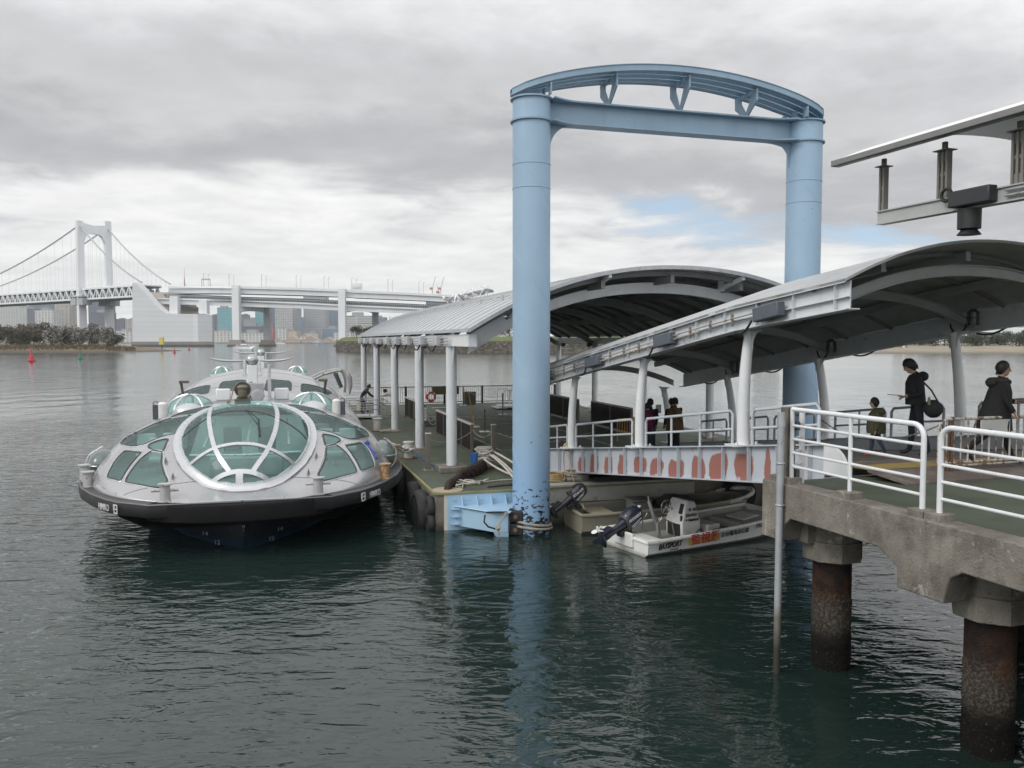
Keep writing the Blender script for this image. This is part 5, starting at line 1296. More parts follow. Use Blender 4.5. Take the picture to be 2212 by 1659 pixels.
        k = MB(); c = fb(9.2, .95*sg, 3.02); k.box(c+UP*.17, .48, .10, .42, FT, FS); k.build('white_hatch_lid', CLEANW, root, bevel=.07)
    # searchlight on the dome crown
    c = fb(5.9, -.20, 3.12); k = MB(); k.box(c+UP*.06, .46, .30, .16, FT, FS); k.box(c+UP*.16, .34, .24, .1, FT, FS); sl_ = k.build('searchlight_base', mat('searchlight_brown', (.075, .065, .055), .6, v=.3, spots=[((.2, .17, .12), 6, .6, .7, .6)]), root, bevel=.02)
    k = MB(); k.lathe([(.20, .10), (.23, .11), (.245, 0), (.22, -.14), (.12, -.19), (.02, -.20)], c+UP*.42+FS*.10, 24, ax=-FS); k.build('lamp_housing', mat('searchlight_brown', (.1, .1, .1)), sl_)
    k = MB(); k.lathe([(.11, 0), (.13, .04), (.13, .24), (.16, .27), (.16, .31), (.10, .36), (.03, .37)], c+UP*.20-FS*.10, 18); k.build('lamp_motor', mat('searchlight_olive', (.14, .125, .09), .6, v=.2), sl_)
    k = MB(); k.tube(sag(c+FT*-.25-FS*.1+UP*.5, c+FT*-.42-FS*.3+UP*.02, .12, 8), .02, 6); k.tube(sag(c+FT*-.42-FS*.3+UP*.05, c+FT*-.1-FS*.25, .06, 8), .022, 6); k.ell(c+FT*-.40-FS*.2+UP*.10, .07, .06, .06, 8, 6); k.build('lamp_cable', mat('cable_tan', (.25, .20, .14), .7), sl_)
    # wiper
    w0, w1, w2 = hit(455+105, 741+435*.3472-0, btree), None, None
    W0, W1, W2, W3 = (hit(*z1([q])[0], btree) for q in ((1135, 418), (1215, 515), (1213, 475), (1222, 580)))
    if all((W0, W1, W2, W3)):
        k = MB(); o_ = (EYE-W0).normalized()*.07
        k.tube([W0+o_, W1+o_], .014, 6); k.tube([W0+o_*1.0+FT*.05, W2+o_], .010, 6); k.tube([W2+o_*.7, W1+o_*.6, W3+o_*.5], .022, 6); k.build('wiper', BLACK, root)
    # ---- masts with tilting rotor wings
    def mast(s, ztop, span, name, half):
        zc = smooth(s, sk, zk); r = thing_ = MB()
        k = MB(); k.box(fb(s, 0, (zc+ztop)/2-.05), .34, .26, ztop-zc-.1, FT, FS); o = k.build('rotor_mast', CLEANW, root, bevel=.03)
        c = fb(s, 0, ztop+.06)
        k = MB()
        for sg in (-1, 1): k.box(fb(s, sg*.24, ztop-.16), .07, .24, .42, FT, FS); k.cyl(fb(s-.15, sg*.26, ztop-.42), fb(s+.15, sg*.26, ztop-.42), .07, n=10)
        k.build('rotor_yoke', RIB, o, bevel=.01)
        k = MB(); k.ell(c, .20, .20, .20, 20, 12); k.build('rotor_hub', mat('hub_silver', (.40, .40, .40), .28, .6, v=.05), o)
        k = MB(); m_ = span/2
        for sg in (-1, 1):
            st = [.18, .5, .8, 1.0*m_*.72, m_]; ch = [.10, .30, .30, .26, .03]; dz = [0, -.03, -.02, .0, .09]; rows = []
            for x, cw, d in zip(st, ch, dz): rows.append([c+FT*sg*x+FS*cw*math.cos(a)*.5+UP*(d+.045*math.sin(a)*(cw/.3)**.5) for a in [2*math.pi*i/10 for i in range(10)]])
            k.grid(rows, closed=True); k.add(rows[-1], [tuple(range(10))])
        k.build('rotor_blade', mat('rotor_grey', (.40, .41, .42), .4, .3), o)
        return o
    mo = mast(9.0, 4.30, 2.85, 'front', 1); mast(24.5, 4.35, 2.85, 'rear', 1)
    c = fb(9.0, 0, 3.2); k = MB(); k.box(c+UP*.18+FT*.12-FS*.18, .5, .3, .42, FT, FS); k.lathe([(.2, 0), (.22, .1), (.12, .12), (.02, .1)], c+FT*.18-FS*.34-UP*.02, 18, ax=-FS); k.cyl(c+FT*-.12-FS*.2-UP*.1, c+FT*-.05-FS*.2+UP*.45, .06, n=10); k.build('horn_cluster', mat('horn_grey', (.36, .36, .37), .4, .3), root, bevel=.015)
    k = MB(); k.lathe([(.06, 0), (.06, 1.25)], fb(9.4, .55, 2.95), 10); k.build('pole', CLEANW, root)
    # ---- open gull-wing hatch at the boarding side
    k = MB()
    A_ = [at_Y(x, y, 38.0) for x, y in ((680, 818), (700, 808), (722, 802), (742, 799), (746, 802))]; B_ = [at_Y(x, y, 37.6) for x, y in ((742, 801), (750, 806), (755, 818), (757, 832), (755, 852))]
    HM = mat('hatch_worn_rim', (.34, .33, .32), .5, .3, v=.2, spots=[((.15, .07, .04), 5, .55, .62, .8)])
    k.tube(A_, [.05, .06, .07, .07, .07], 8); k.tube(B_, [.08, .11, .12, .10, .03], 8)
    A2 = [p+FS*1.6-FT*.1 for p in A_]; B2 = [p+FS*1.6-FT*.1 for p in B_]; k.tube(A2, .05, 8); k.tube(B2, .06, 8); k.tube([A_[-1], B_[0]], .07, 6); k.tube([A2[-1], B2[0]], .05, 6); k.tube([A_[0], A2[0]], .05, 6); k.tube([A_[-1], A2[-1]], .05, 6); h_ = k.build('open_hatch', HM, root)
    k = MB(); k.grid([[a.lerp(b_, u)+UP*.05*math.sin(u*3.1) for u in (0, .5, 1)] for a, b_ in zip(A_, A2)]); g_ = k.build('hatch_glass', GL, h_)
    k = MB(); k.tube([at_Y(722, 806, 38), at_Y(736, 838, 38)], .06, 8); k.tube([at_Y(727, 806, 38.5), at_Y(739, 836, 38.5)], .05, 8); k.build('hatch_strut', DARKG, h_)
    # ---- deck rim, bulwark belt and under-water hull
    rs = [-.28, -.2, .0, .35, .9, 1.6, 2.6, 3.8, 5.2, 8, 14, 22, 27, 31, 33.3]
    rw = [0.01, 2.05, 2.25, 2.75, 3.15, 3.55, 3.98, 4.28, 4.42, 4.46, 4.46, 4.42, 4.1, 2.9, .05]
    def rim_w(s): return float(np.interp(s, rs, rw))
    ss = [-.28, -.27, -.24, -.2]+list(np.linspace(-.1, 6, 26))+list(np.linspace(6.5, 33.3, 40))
    def zdeck(s): return 1.24+.02*max(0, min(1, s/3))
    k = MB(); k.grid([[fb(s, -rim_w(s), zdeck(s)), fb(s, -rim_w(s)*.5, zdeck(s)), fb(s, rim_w(s)*.5, zdeck(s)), fb(s, rim_w(s), zdeck(s))] for s in ss]); k.build('side_deck', DKG, root, fix=False)
    for sg in (-1, 1):
        k = MB(); k.grid([[fb(s, sg*rim_w(s), zdeck(s)+.035), fb(s, sg*(rim_w(s)+.03), zdeck(s)), fb(s, sg*(rim_w(s)+.03), zdeck(s)-.24), fb(s+.02, sg*max(0, rim_w(s)-.02), zdeck(s)-.28), fb(s+.3, sg*rim_w(s)*.80, .86), fb(s+.5, sg*rim_w(s)*.66, .62)] for s in ss]); belt = k.build('rubbing_belt', BLK, root, sharp=50)
        k = MB(); k.tube([fb(s, sg*(rim_w(s)+.01), zdeck(s)+.03) for s in ss], .022, 6); k.build('belt_edge', mat('edge_grey', (.12, .12, .125), .5), belt)
    # bow pusher block
    k = MB(); tq = [2.08*math.sin(R(a)) for a in range(-90, 91, 6)]
    def bowx(t): return -.52+.60*(abs(t)/2.08)**2.6
    k.grid([[fb(bowx(t), t, 1.245), fb(bowx(t)-.03, t, 1.2), fb(bowx(t)+.0, t, .86), fb(bowx(t)+.10, t*.98, .83)] for t in tq])
    k.grid([[fb(bowx(t), t, 1.248), fb(.6, t*.9, 1.248)] for t in tq]); k.grid([[fb(bowx(t)+.10, t*.98, .83), fb(1.4, t*.9, .80)] for t in tq])
    for t in (tq[0], tq[-1]): k.add([fb(bowx(t), t, 1.245), fb(bowx(t), t, .86), fb(.9, t, .80), fb(.9, t, 1.245)], [(0, 1, 2, 3)])
    k.build('bow_pusher', mat('bow_pusher_black', (.006, .006, .0065), .75, v=.2, spec=.2), root, sharp=50)
    BH = mat('hull_blue_antifoul', (.010, .014, .022), .55, v=.3, zband=[(.18, .22, (.005, .022, .045), 1, .02)])
    secs = []
    for s, w, kz in [(.15, .03, .45), (.5, .35, -.2), (1.2, 1.0, -.6), (2.2, 1.8, -.8), (4, 2.8, -.9), (7, 3.5, -1), (15, 3.8, -1), (27, 3.4, -1), (32, 1.5, -.6)]:
        top = .66; secs.append([fb(s+(.55 if i in (0, 8) else 0)*0, w*x*(1.2 if abs(x) == 1 else 1), top+(kz-top)*y) for i, (x, y) in enumerate([(-1, 0), (-.92, .3), (-.7, .62), (-.36, .86), (0, 1), (.36, .86), (.7, .62), (.92, .3), (1, 0)])])
    k = MB(); k.grid(secs); k.build('lower_hull', BH, root, sharp=60)
    k = MB(); k.grid([[fb(s, -rim_w(s)*.82, .64), fb(s, rim_w(s)*.82, .64)] for s in np.linspace(.2, 32, 20)]); k.build('hull_chine', BLK, root, fix=False)
    # draught figures and name
    WT = mat('sign_white', (.62, .62, .61), .5, v=.1)
    belts = [q for q in root.children if q.name.startswith('rubbing_belt')]
    bt = {}
    for q in belts:
        t_ = BVHTree.FromPolygons([v.co[:] for v in q.data.vertices], [p.vertices[:] for p in q.data.polygons]); bt[q.name] = t_
    def bscan(x):
        best = None
        for y in range(1030, 1135):
            h = bhit(x, y)
            if h is not None and .99 < h.z < 1.2 and (best is None or abs(h.z-1.11) < abs(best.z-1.11)): best = h
        return best
    def bhit(x, y):
        hs = [t_.ray_cast(EYE, ray(x, y).normalized()) for t_ in bt.values()]; hs = [h for h in hs if h[0] is not None]
        return min(hs, key=lambda h: h[3])[0] if hs else None
    for (xa, ya, xb, yb, lx_, tx_) in ((217, 1073, 259, 1083, .80, 0), (777, 1058, 819, 1045, 0, .42)):
        pa, pb = bscan(xa), bscan(xb)
        if pa is None or pb is None: continue
        xd = (pb-pa); xd.z = 0; ln = xd.length; xd.normalize(); n_ = xd.cross(UP); base = Vector((pa.x, pa.y, 1.03))
        lettering('HIMIKO', .22, base+xd*ln*tx_, xd, UP, WT, root, 'name_lettering', bold=.001, squeeze=ln*.58/.80, lift=.05)
        k = MB(); q = base+xd*ln*lx_+n_*.055; f = ln*.2/.26
        for (x, z, w, h) in ((.0, .15, .035, .16), (.13, .215, .2, .03), (.22, .10, .035, .24), (.12, -.005, .22, .03), (.12, .105, .14, .03), (.07, .18, .03, .08), (.03, .06, .03, .1)): k.box(q+xd*x*f+UP*(z*.85), w*f, .012, h*.85, xd, n_)
        k.build('emblem', WT, root)
    for (tx, sgn, z, x_) in (('14', -1, .36, -.9), ('12', -1, .14, -.62), ('14', 1, .36, .66), ('12', 1, .14, .45)):
        p0 = fb(.95+.3*(abs(x_)-.6), x_, z); lettering(tx, .17, p0, (FT+FS*.55*sgn*(1 if x_ > 0 else 1)).normalized(), (UP-FS*.4).normalized(), mat('draught_grey', (.25, .27, .28), .6), root, 'draught_mark', lift=.22)
    # ---- bitts on the deck
    BW = mat('bitt_paint', (.40, .40, .40), .5, .2, v=.12, spots=[((.24, .10, .04), 7, .60, .66, .8)])
    BWR = mat('bitt_rusted', (.36, .27, .16), .7, v=.25, spots=[((.25, .10, .03), 5, .46, .58, .9)])
    for (s, t, hh, cross, mm) in [(.35, -1.75, .42, True, BW), (.35, 1.75, .42, True, BW), (3.0, -3.92, .40, False, BW), (3.9, -4.18, .46, False, BW), (2.2, 3.62, .42, False, BWR), (5.4, 4.30, .52, False, BWR), (6.3, 4.3, .45, False, BW), (6.9, 4.3, .4, False, BW)]:
        c = fb(s, t, 1.25); k = MB(); k.lathe([(.19, 0), (.19, .02), (.12, .03), (.115, hh*.9), (.165, hh*.93), (.165, hh), (.05, hh+.01)], c, 18); o = k.build('deck_bitt', mm, root)
        if cross: k = MB(); k.cyl(c+FT*-.30+UP*hh*.62, c+FT*.30+UP*hh*.62, .035, n=10); k.build('bitt_bar', mm, o)
    # small cleat eyes near the dome
    for (x, y) in ((637, 745), (681, 843), (1574, 713), (1525, 815)):
        h = hit(*z1([(x, y)])[0])
        if h: k = MB(); k.box(h, .06, .08, .14, FT, FS); k.torus(h+UP*.09, .035, .014, ax=FT, n=10, m=5); k.build('padeye', mat('padeye_grey', (.22, .21, .2), .5, .4), root)
    # blue lashings
    for pts in ([(425, 540), (445, 520), (465, 505)], [(1885, 630), (1905, 655), (1928, 680), (1945, 720)]):
        P = [hit(*z1([q])[0]) for q in pts]; P = [p+(EYE-p).normalized()*.04 for p in P if p]
        if len(P) > 1: k = MB(); k.tube(P, .035, 6); k.ell(P[0], .10, .10, .08, 8, 6, jit=.3); tag_ = k.build('blue_lashing', mat('blue_rope', (.03, .06, .26)), root)
    # ---- cabin inside
    FL = mat('cabin_floor', (.13, .16, .16), .7); SE = mat('seat_grey', (.30, .35, .35), .7, v=.1); TL = mat('cabin_teal_white', (.62, .72, .70), .6)
    k = MB(); k.grid([[fb(s, -smooth(s, sk, wk)*.93, 1.34), fb(s, smooth(s, sk, wk)*.93, 1.34)] for s in np.linspace(1.2, 30, 20)]); k.build('cabin_floor', FL, root, fix=False)
    for s in (4.4, 5.6, 7.4, 9.0, 10.6):
        for t in (-2.9, -2.2, 2.2, 2.9) if s > 5.5 else (-2.4, 2.4):
            k = MB(); c = fb(s, t, 1.34); k.box(c+UP*.36, .5, .5, .14, FT, FS); k.box(c+UP*.66+FS*.22, .5, .12, .6, FT, FS); k.cyl(c, c+UP*.3, .06, n=8); k.build('passenger_seat', SE, root, bevel=.04)
    k = MB(); k.box(fb(3.2, 0, 1.62), 1.9, .6, .55, FT, FS); k.box(fb(3.15, .1, 1.92), .5, .34, .1, FT, FS); k.build('helm_console', mat('helm_grey', (.22, .24, .25), .5), root, bevel=.05)
    for t in (-.45, .5): k = MB(); c = fb(4.5, t, 1.34); k.box(c+UP*.45, .52, .5, .14, FT, FS); k.box(c+UP*.85+FS*.22, .5, .13, .75, FT, FS); k.cyl(c, c+UP*.4, .06, n=8); k.build('helm_seat', mat('helm_seat_dark', (.06, .065, .07), .6), root, bevel=.05)
    k = MB(); k.hexa([fb(7.6, -1.9, 1.34), fb(7.6, 1.9, 1.34), fb(7.75, 1.9, 1.34), fb(7.75, -1.9, 1.34), fb(7.6, -1.5, 2.6), fb(7.6, 1.5, 2.6), fb(7.75, 1.5, 2.6), fb(7.75, -1.5, 2.6)]); k.build('cabin_bulkhead', TL, root)
    k = MB()
    for t in (-1.1, 0, 1.1): k.bar(fb(3.0, t, 2.16), fb(7.4, t, 2.5), .06, .05)
    k.tube([fb(2.4, -1.4, 2.05), fb(2.1, 0, 2.05), fb(2.4, 1.4, 2.05)], .03, 8); k.build('cabin_grab_rail', RIB, root)
build_ferry()
# ================================================================ SMALL BOATS BY THE PONTOON
def small_hull(fr, L_, W_, zg, name, mout, min_, root, bow=.35, floor=.14, rim=.05):
    """open work boat: fr(x along, y across, z); transom at x=0; blunt bow"""
    n = 22; rows_o = []; rows_i = []
    for i in range(n+1):
        u = i/n; x = L_*u; t = max(0, (u-.62)/.38); hw = W_/2*(1-bow*t**2.2); g = zg+.16*u**2
        keel = -.22+.30*t**2.5; b = .80+.08*t
        sec = [(hw, g), (hw-.03, g*.62), (hw*.96, .08+.15*t*t), (hw*b*.82, keel*.55), (0, keel)]
        rows_o.append([fr(x, W_/2-y, z) for y, z in sec]+[fr(x, W_/2+y, z) for y, z in reversed(sec[:-1])])
    k = MB(); k.grid(rows_o)
    k.add(rows_o[0], [tuple(range(9))]); k.add(rows_o[-1], [tuple(range(9))])
    hull = k.build('hull', mout, root, sharp=40)
    k = MB(); rows = []
    for i in range(1, n):
        u = i/n; x = L_*u; t = max(0, (u-.62)/.38); hw = W_/2*(1-bow*t**2.2)-.10; g = zg+.16*u**2; fl = floor+.12*t
        rows.append([fr(x, W_/2-hw-.10, g+.005), fr(x, W_/2-hw, g), fr(x, W_/2-hw+.03, fl), fr(x, W_/2+hw-.03, fl), fr(x, W_/2+hw, g), fr(x, W_/2+hw+.10, g+.005)])
    k.grid(rows); k.build('inner_liner', min_, root, sharp=30, fix=False)
    k = MB(); P = []
    for i in range(n+1):
        u = i/n; x = L_*u; t = max(0, (u-.62)/.38); hw = W_/2*(1-bow*t**2.2); P.append((x, hw, zg+.16*u**2))
    k.tube([fr(x, W_/2-h-.0, z) for x, h, z in P]+[fr(x, W_/2+h, z) for x, h, z in reversed(P)], rim, 8, closed=True); k.build('gunwale', mout, root)
    return hull
def outboard(root, fr, x0, y0, zc, tilt, col, txt, num, label, sc=1.0):
    """engine tilted up: axis from cowl to propeller; a thing of its own clamped to the transom"""
    o = fr(x0, y0, zc); fx = (fr(1, 0, 0)-fr(0, 0, 0)).normalized(); fy = (fr(0, 1, 0)-fr(0, 0, 0)).normalized()
    d = (-fx*math.cos(tilt)-UP*math.sin(tilt)).normalized(); n_ = (UP*math.cos(tilt)-fx*math.sin(tilt)).normalized()   # d: towards the propeller, n_: up-aft side
    T = thing('outboard_motor', label, 'outboard motor', o)
    M_ = mat('motor_'+col[0], col[1], .35, v=.1, coat=.4)
    P = lambda a, b, c: o+d*a*sc+n_*b*sc+fy*c*sc
    k = MB(); rows = []
    for a, hb, hw, off in [(-.52, .05, .05, .02), (-.50, .14, .12, .02), (-.42, .20, .165, .02), (-.25, .235, .185, .02), (-.08, .225, .18, .01), (.0, .20, .16, 0), (.04, .15, .12, 0)]:
        rows.append([P(a, off+hb*math.copysign(abs(math.cos(t))**.75, math.cos(t)), hw*math.copysign(abs(math.sin(t))**.75, math.sin(t))) for t in [2*math.pi*i/20 for i in range(20)]])
    k.grid(rows, closed=True); k.add(rows[0], [tuple(range(20))]); k.add(rows[-1], [tuple(range(20))]); cw = k.build('cowl', M_, T, sharp=50)
    k = MB(); k.lathe([(.20, 0), (.215, .02), (.20, .04)], P(.0, .0, 0), 20, ax=d); k.build('cowl_seam', DARKG, cw)
    k = MB(); rows = []
    for a, hb, hw in [(.02, .13, .10), (.2, .10, .075), (.45, .085, .06), (.60, .10, .055), (.72, .09, .045)]:
        rows.append([P(a, hb*math.cos(t), hw*math.sin(t)) for t in [2*math.pi*i/14 for i in range(14)]])
    k.grid(rows, closed=True); k.add(rows[-1], [tuple(range(14))]); k.build('leg', M_, T)
    k = MB(); k.box(P(.58, .14, 0), .34, .03, .22, d, n_, fy) ; k.build('cavitation_plate', M_, T, bevel=.008)
    k = MB(); k.tube([P(.74, -.22, 0), P(.74, -.12, 0), P(.74, .10, 0), P(.74, .22, 0)], [.03, .075, .075, .05], 12); k.prism([P(.76, -.08, -.012), P(1.02, .02, -.012), P(1.0, .12, -.012), P(.76, .1, -.012)], fy*.024); k.build('gearcase', M_, T)
    k = MB()
    for j in range(3):
        t = 2*math.pi*j/3+.5; c = P(.74, .26, 0); r1 = (d*math.cos(t)+fy*math.sin(t)); k.ell(c+r1*.10, .085, .055, .014, 10, 6, r1, (r1.cross(n_)+n_*.5).normalized(), n_)
    k.lathe([(.045, 0), (.04, .10), (.02, .14)], P(.74, .22, 0), 12, ax=n_); k.build('propeller', mat('propeller_white', (.66, .66, .64), .4), T)
    k = MB(); k.box(P(.12, -.16, 0), .34, .12, .2, d, n_, fy); k.box(P(.02, -.28, .09), .10, .24, .05, d, n_, fy); k.box(P(.02, -.28, -.09), .10, .24, .05, d, n_, fy); k.build('transom_clamp', BLACK, T, bevel=.012)
    WL = mat('motor_lettering', (.60, .61, .64), .5)
    if txt: lettering(txt, .10*sc, P(-.40, .11, -.182), d, n_*-1 if False else n_, WL, T, 'brand_lettering', bold=.003, lift=.012) if False else lettering(txt, .095*sc, P(-.40, .02, -.19), d, n_, WL, T, 'brand_lettering', bold=.003, lift=.010)
    if num: lettering(num, .12*sc, P(-.45, .04, -.12)+n_*.16*sc, (fy), (-d), WL, T, 'power_figure', bold=.004, lift=.03)
    k = MB(); k.prism([P(-.36, -.05, -.188), P(-.02, -.11, -.18), P(-.02, -.085, -.185), P(-.36, -.035, -.192)], -fy*.008); k.prism([P(-.30, -.10, -.18), P(-.06, -.15, -.165), P(-.06, -.135, -.17), P(-.30, -.088, -.182)], -fy*.008); k.build('stripe', WL, cw)
    return T
def build_small_boats():
    HW = mat('boat_white_gelcoat', (.70, .70, .68), .35, v=.04, spots=[((.36, .33, .27), 3, .56, .72, .45)], streak=(5, .2, (.4, .38, .33)), zband=[(.03, .10, (.25, .24, .18), .7, .05)], coat=.3)
    IN = mat('boat_grey_liner', (.36, .355, .33), .6, v=.08, spots=[((.22, .21, .19), 3, .55, .7, .5)])
    S0 = Vector((3.15, 18.95, 0)); D_ = Vector((.866, .5, 0)); N_ = Vector((-.5, .866, 0))
    fr = lambda x, y, z: S0+D_*x+N_*y+UP*z
    W_ = 1.79
    root = thing('patrol_motorboat', 'white open motorboat with a steering console, moored nearest under the gangway', 'motorboat', fr(2.2, .9, 0))
    small_hull(fr, 4.7, W_, .36, 'hull', HW, IN, root, bow=.22)
    k = MB(); k.hexa([fr(.02, .06, .20), fr(.55, .06, .20), fr(.55, W_-.06, .20), fr(.02, W_-.06, .20), fr(.02, .06, .40), fr(.42, .06, .40), fr(.42, W_-.06, .40), fr(.02, W_-.06, .40)])
    k.build('stern_deck', HW, root, bevel=.04)
    k = MB(); k.box(fr(-.03, .9, .30), .07, .7, .34, D_, N_); k.build('motor_board', HW, root, bevel=.02)
    k = MB(); k.hexa([fr(3.3, .25, .16), fr(4.5, .38, .24), fr(4.5, W_-.38, .24), fr(3.3, W_-.25, .16), fr(3.3, .25, .38), fr(4.5, .38, .46), fr(4.5, W_-.38, .46), fr(3.3, W_-.25, .38)]); k.build('bow_deck', IN, root, bevel=.03)
    k = MB(); k.hexa([fr(3.55, .55, .40), fr(4.15, .6, .44), fr(4.15, 1.2, .44), fr(3.55, 1.2, .40), fr(3.55, .55, .43), fr(4.15, .6, .47), fr(4.15, 1.2, .47), fr(3.55, 1.2, .43)]); k.build('hatch_cover', HW, root, bevel=.012)
    k = MB(); k.box(fr(2.62, .95, .27), .42, .62, .24, D_, N_); k.build('thwart_seat', HW, root, bevel=.03)
    # console: sloped stern face, open cubby below
    k = MB(); prof = [(1.62, .14), (1.60, .52), (1.74, 1.0), (1.80, 1.05), (2.02, 1.02), (2.14, .62), (2.20, .55), (2.20, .14)]
    k.prism([fr(x, .68, z) for x, z in prof], N_*.62); c = k.build('console', HW, root, bevel=.03)
    k = MB(); k.box(fr(1.605, .99, .32), .03, .46, .30, D_, N_); k.build('cubby', mat('cubby_dark', (.02, .02, .02), .8), c)
    k = MB(); k.box(fr(1.70, .82, .84), .03, .14, .26, (D_+UP*.0).normalized(), N_, (UP+D_*.29).normalized()); k.box(fr(1.62, .74, .62), .03, .07, .14, D_, N_); k.build('gauge_panel', BLACK, c, bevel=.01)
    k = MB(); ax = (D_*-1+UP*.32).normalized(); wc = fr(1.47, 1.14, .86); k.torus(wc, .17, .014, ax=ax, n=28, m=8)
    for j in range(5): a = 2*math.pi*j/5; x_ = N_; y_ = ax.cross(x_); k.tube([wc, wc+(x_*math.cos(a)+y_*math.sin(a))*.17], .008, 6)
    k.cyl(wc, wc-ax*.22, .03, n=10); k.build('steering_wheel', mat('wheel_chrome', (.35, .35, .35), .25, .8), c)
    BK = mat('boat_lettering_black', (.02, .02, .022), .5)
    sd = lambda x, z: fr(x, -.0+.0, z)
    nrm = -N_
    lettering('232-41216', .105, fr(1.70, .672, .66), D_, UP, BK, c, 'registration_number', bold=.002, squeeze=.8); lettering('YAMAHA', .085, fr(1.78, .672, .54), D_, UP, BK, c, 'brand_lettering', bold=.003)
    k = MB(); k.lathe([(.045, 0), (.045, .006)], fr(1.84, .676, .83), 16, ax=nrm); k.box(fr(1.99, .672, .83), .12, .01, .08, D_, N_); k.lathe([(.03, 0), (.03, .006)], fr(1.735, .676, .575), 14, ax=nrm); k.build('sticker', mat('sticker_grey', (.12, .12, .14), .5), c)
    # writing on the near side
    for s, sz, x, z, m_, b_, sh, q in (('BAYSPORT', .185, .26, .175, BK, .006, .25, .78), ('お台場海浜公園', .135, 2.22, .245, BK, .001, 0, .98), ('りんかい', .13, 3.38, .34, BK, .002, .1, .7)):
        lettering(s, sz, fr(x, -.012, z), D_+UP*.03, UP+nrm*.12, m_, root, 'side_lettering', bold=b_, shear=sh, squeeze=q, lift=.012)
    lettering('FGA-5STAP', .05, fr(.62, .0, .115), D_+UP*.02, UP+nrm*.1, BK, root, 'side_lettering', lift=.016)
    k = MB(); k.hexa([fr(1.20, -.012, .165), fr(2.16, -.012, .185), fr(2.16, .0, .185), fr(1.20, .0, .165), fr(1.20, -.02, .355), fr(2.16, -.02, .385), fr(2.16, -.005, .385), fr(1.2, -.005, .355)]); pl = k.build('yellow_plate', mat('plate_yellow', (.55, .42, .06), .5), root)
    lettering('監視艇', .275, fr(1.235, -.03, .192), D_+UP*.025, UP+nrm*.04, mat('plate_red', (.42, .03, .05), .5), root, 'plate_lettering', bold=.004, lift=.014, squeeze=1.12)
    k = MB(); k.lathe([(.045, 0), (.045, .012), (.02, .014)], fr(.95, -.005, .06), 14, ax=nrm); k.build('drain_hole', BLACK, root)
    k = MB()
    for (x, y) in ((.62, .45), (.62, 1.0)): k.tube([fr(x, y, .40), fr(x, y, .68)]+[fr(x+.12*math.sin(R(a)), y+.0, .68+.12*(1-math.cos(R(a)))) for a in (20, 45, 70, 90)]+[fr(x+.5, y+.05, .62), fr(x+.6, y+.05, .2)], .018, 8)
    k.build('stern_handrail', mat('boat_steel', (.32, .31, .30), .35, .5), root)
    k = MB(); k.tube([fr(1.0, .8, .22), fr(.85, 1.05, 1.08)], .045, 10); k.tube([fr(.85, 1.05, 1.08), fr(.84, 1.06, 1.2)], .02, 8); tag(k.build('mooring_pole', mat('dull_grey_pole', (.20, .20, .20), .6)), 'grey boat pole leaning upright beside the steering console', 'pole')
    k = MB(); k.tube([fr(1.5, .08, .40)]+[fr(1.5+.2*i/6, .06, .40+.09*math.sin(math.pi*i/6)) for i in range(1, 6)]+[fr(1.72, .08, .41)], .015, 6); k.bar(fr(2.05, .05, .43), fr(2.5, .05, .45), .05, .02); k.build('side_handle', BLACK, root)
    outboard(root, fr, .02, .92, .66, R(26), ('navy', (.018, .022, .038)), 'YAMAHA', '60', 'big dark navy outboard motor with white lettering tilted up on the white motorboat', 1.0)
    # --- the cream boat behind
    B0 = pt(3.55, -1.55, 0); fr2 = lambda x, y, z: B0+PV*x+PU*y+UP*z
    CR = mat('cream_gelcoat', (.25, .232, .18), .45, v=.08, spots=[((.3, .26, .16), 3, .55, .7, .5)]); GI = mat('boat_old_grey', (.20, .20, .185), .7, v=.15, spots=[((.10, .10, .09), 2, .5, .68, .7)])
    r2 = thing('cream_workboat', 'old cream and grey workboat lying against the pontoon front behind the motorboat', 'boat', fr2(2.4, .7, 0))
    small_hull(fr2, 5.0, 1.42, .50, 'hull', CR, GI, r2, bow=.45, floor=.12)
    k = MB(); k.box(fr2(.8, .7, .40), .6, 1.25, .06, PV, PU); k.build('thwart_seat', mat('thwart_tan', (.36, .32, .22), .7, v=.15), r2, bevel=.01)
    k = MB(); k.box(fr2(1.9, .75, .42), .5, .5, .5, PV, PU); k.box(fr2(1.9, .75, .70), .62, .62, .06, PV, PU); k.build('locker', GI, r2, bevel=.03)
    k = MB(); rows = [[fr2(2.5+.3*i, .12+.2*j, .50+.12*math.sin(i*.9)+.10*math.sin(j*1.7+i)+(.06 if 1 < j < 5 else 0)) for j in range(7)] for i in range(6)]; k.shell(rows, UP*.02); k.build('tarpaulin', mat('tarp_grey_green', (.085, .085, .07), .85, v=.2), r2)
    P = [fr2(3.9+.2*i, .1+.10*math.sin(i*.8), .58+.10*max(0, i-2)) for i in range(3)]
    k = MB(); c = fr2(4.6, .72, .66); k.tube([c+PV*(.75*math.cos(R(a)))*(1 if abs(a) < 91 else 1)+PU*.62*math.sin(R(a))+UP*.16*math.cos(R(a)) for a in range(-110, 111, 10)], .06, 8); k.build('bow_fender_tube', mat('fender_tube_white', (.55, .54, .50), .5, v=.1, spots=[((.05, .05, .05), 4, .55, .6, .9)]), r2)
    outboard(r2, fr2, -.02, .72, .86, R(36), ('charcoal', (.022, .023, .03)), 'TOHATSU', None, 'smaller charcoal outboard motor tilted up on the cream boat', .88)
    k = MB(); k.lathe([(.50, -.15), (.55, 0), (.50, .15), (.30, .15), (.30, -.15), (.50, -.15)], pt(8.9, -.22, .55), 30, ax=PU); tag(k.build('tyre_fender', MATS['old_tyre']), 'black tyre fender hanging on the pontoon front behind the boats', 'tyre fender')
    # ropes
    YR = mat('tan_rope', (.42, .30, .15), .9, v=.2, bump=(50, .5, .01))
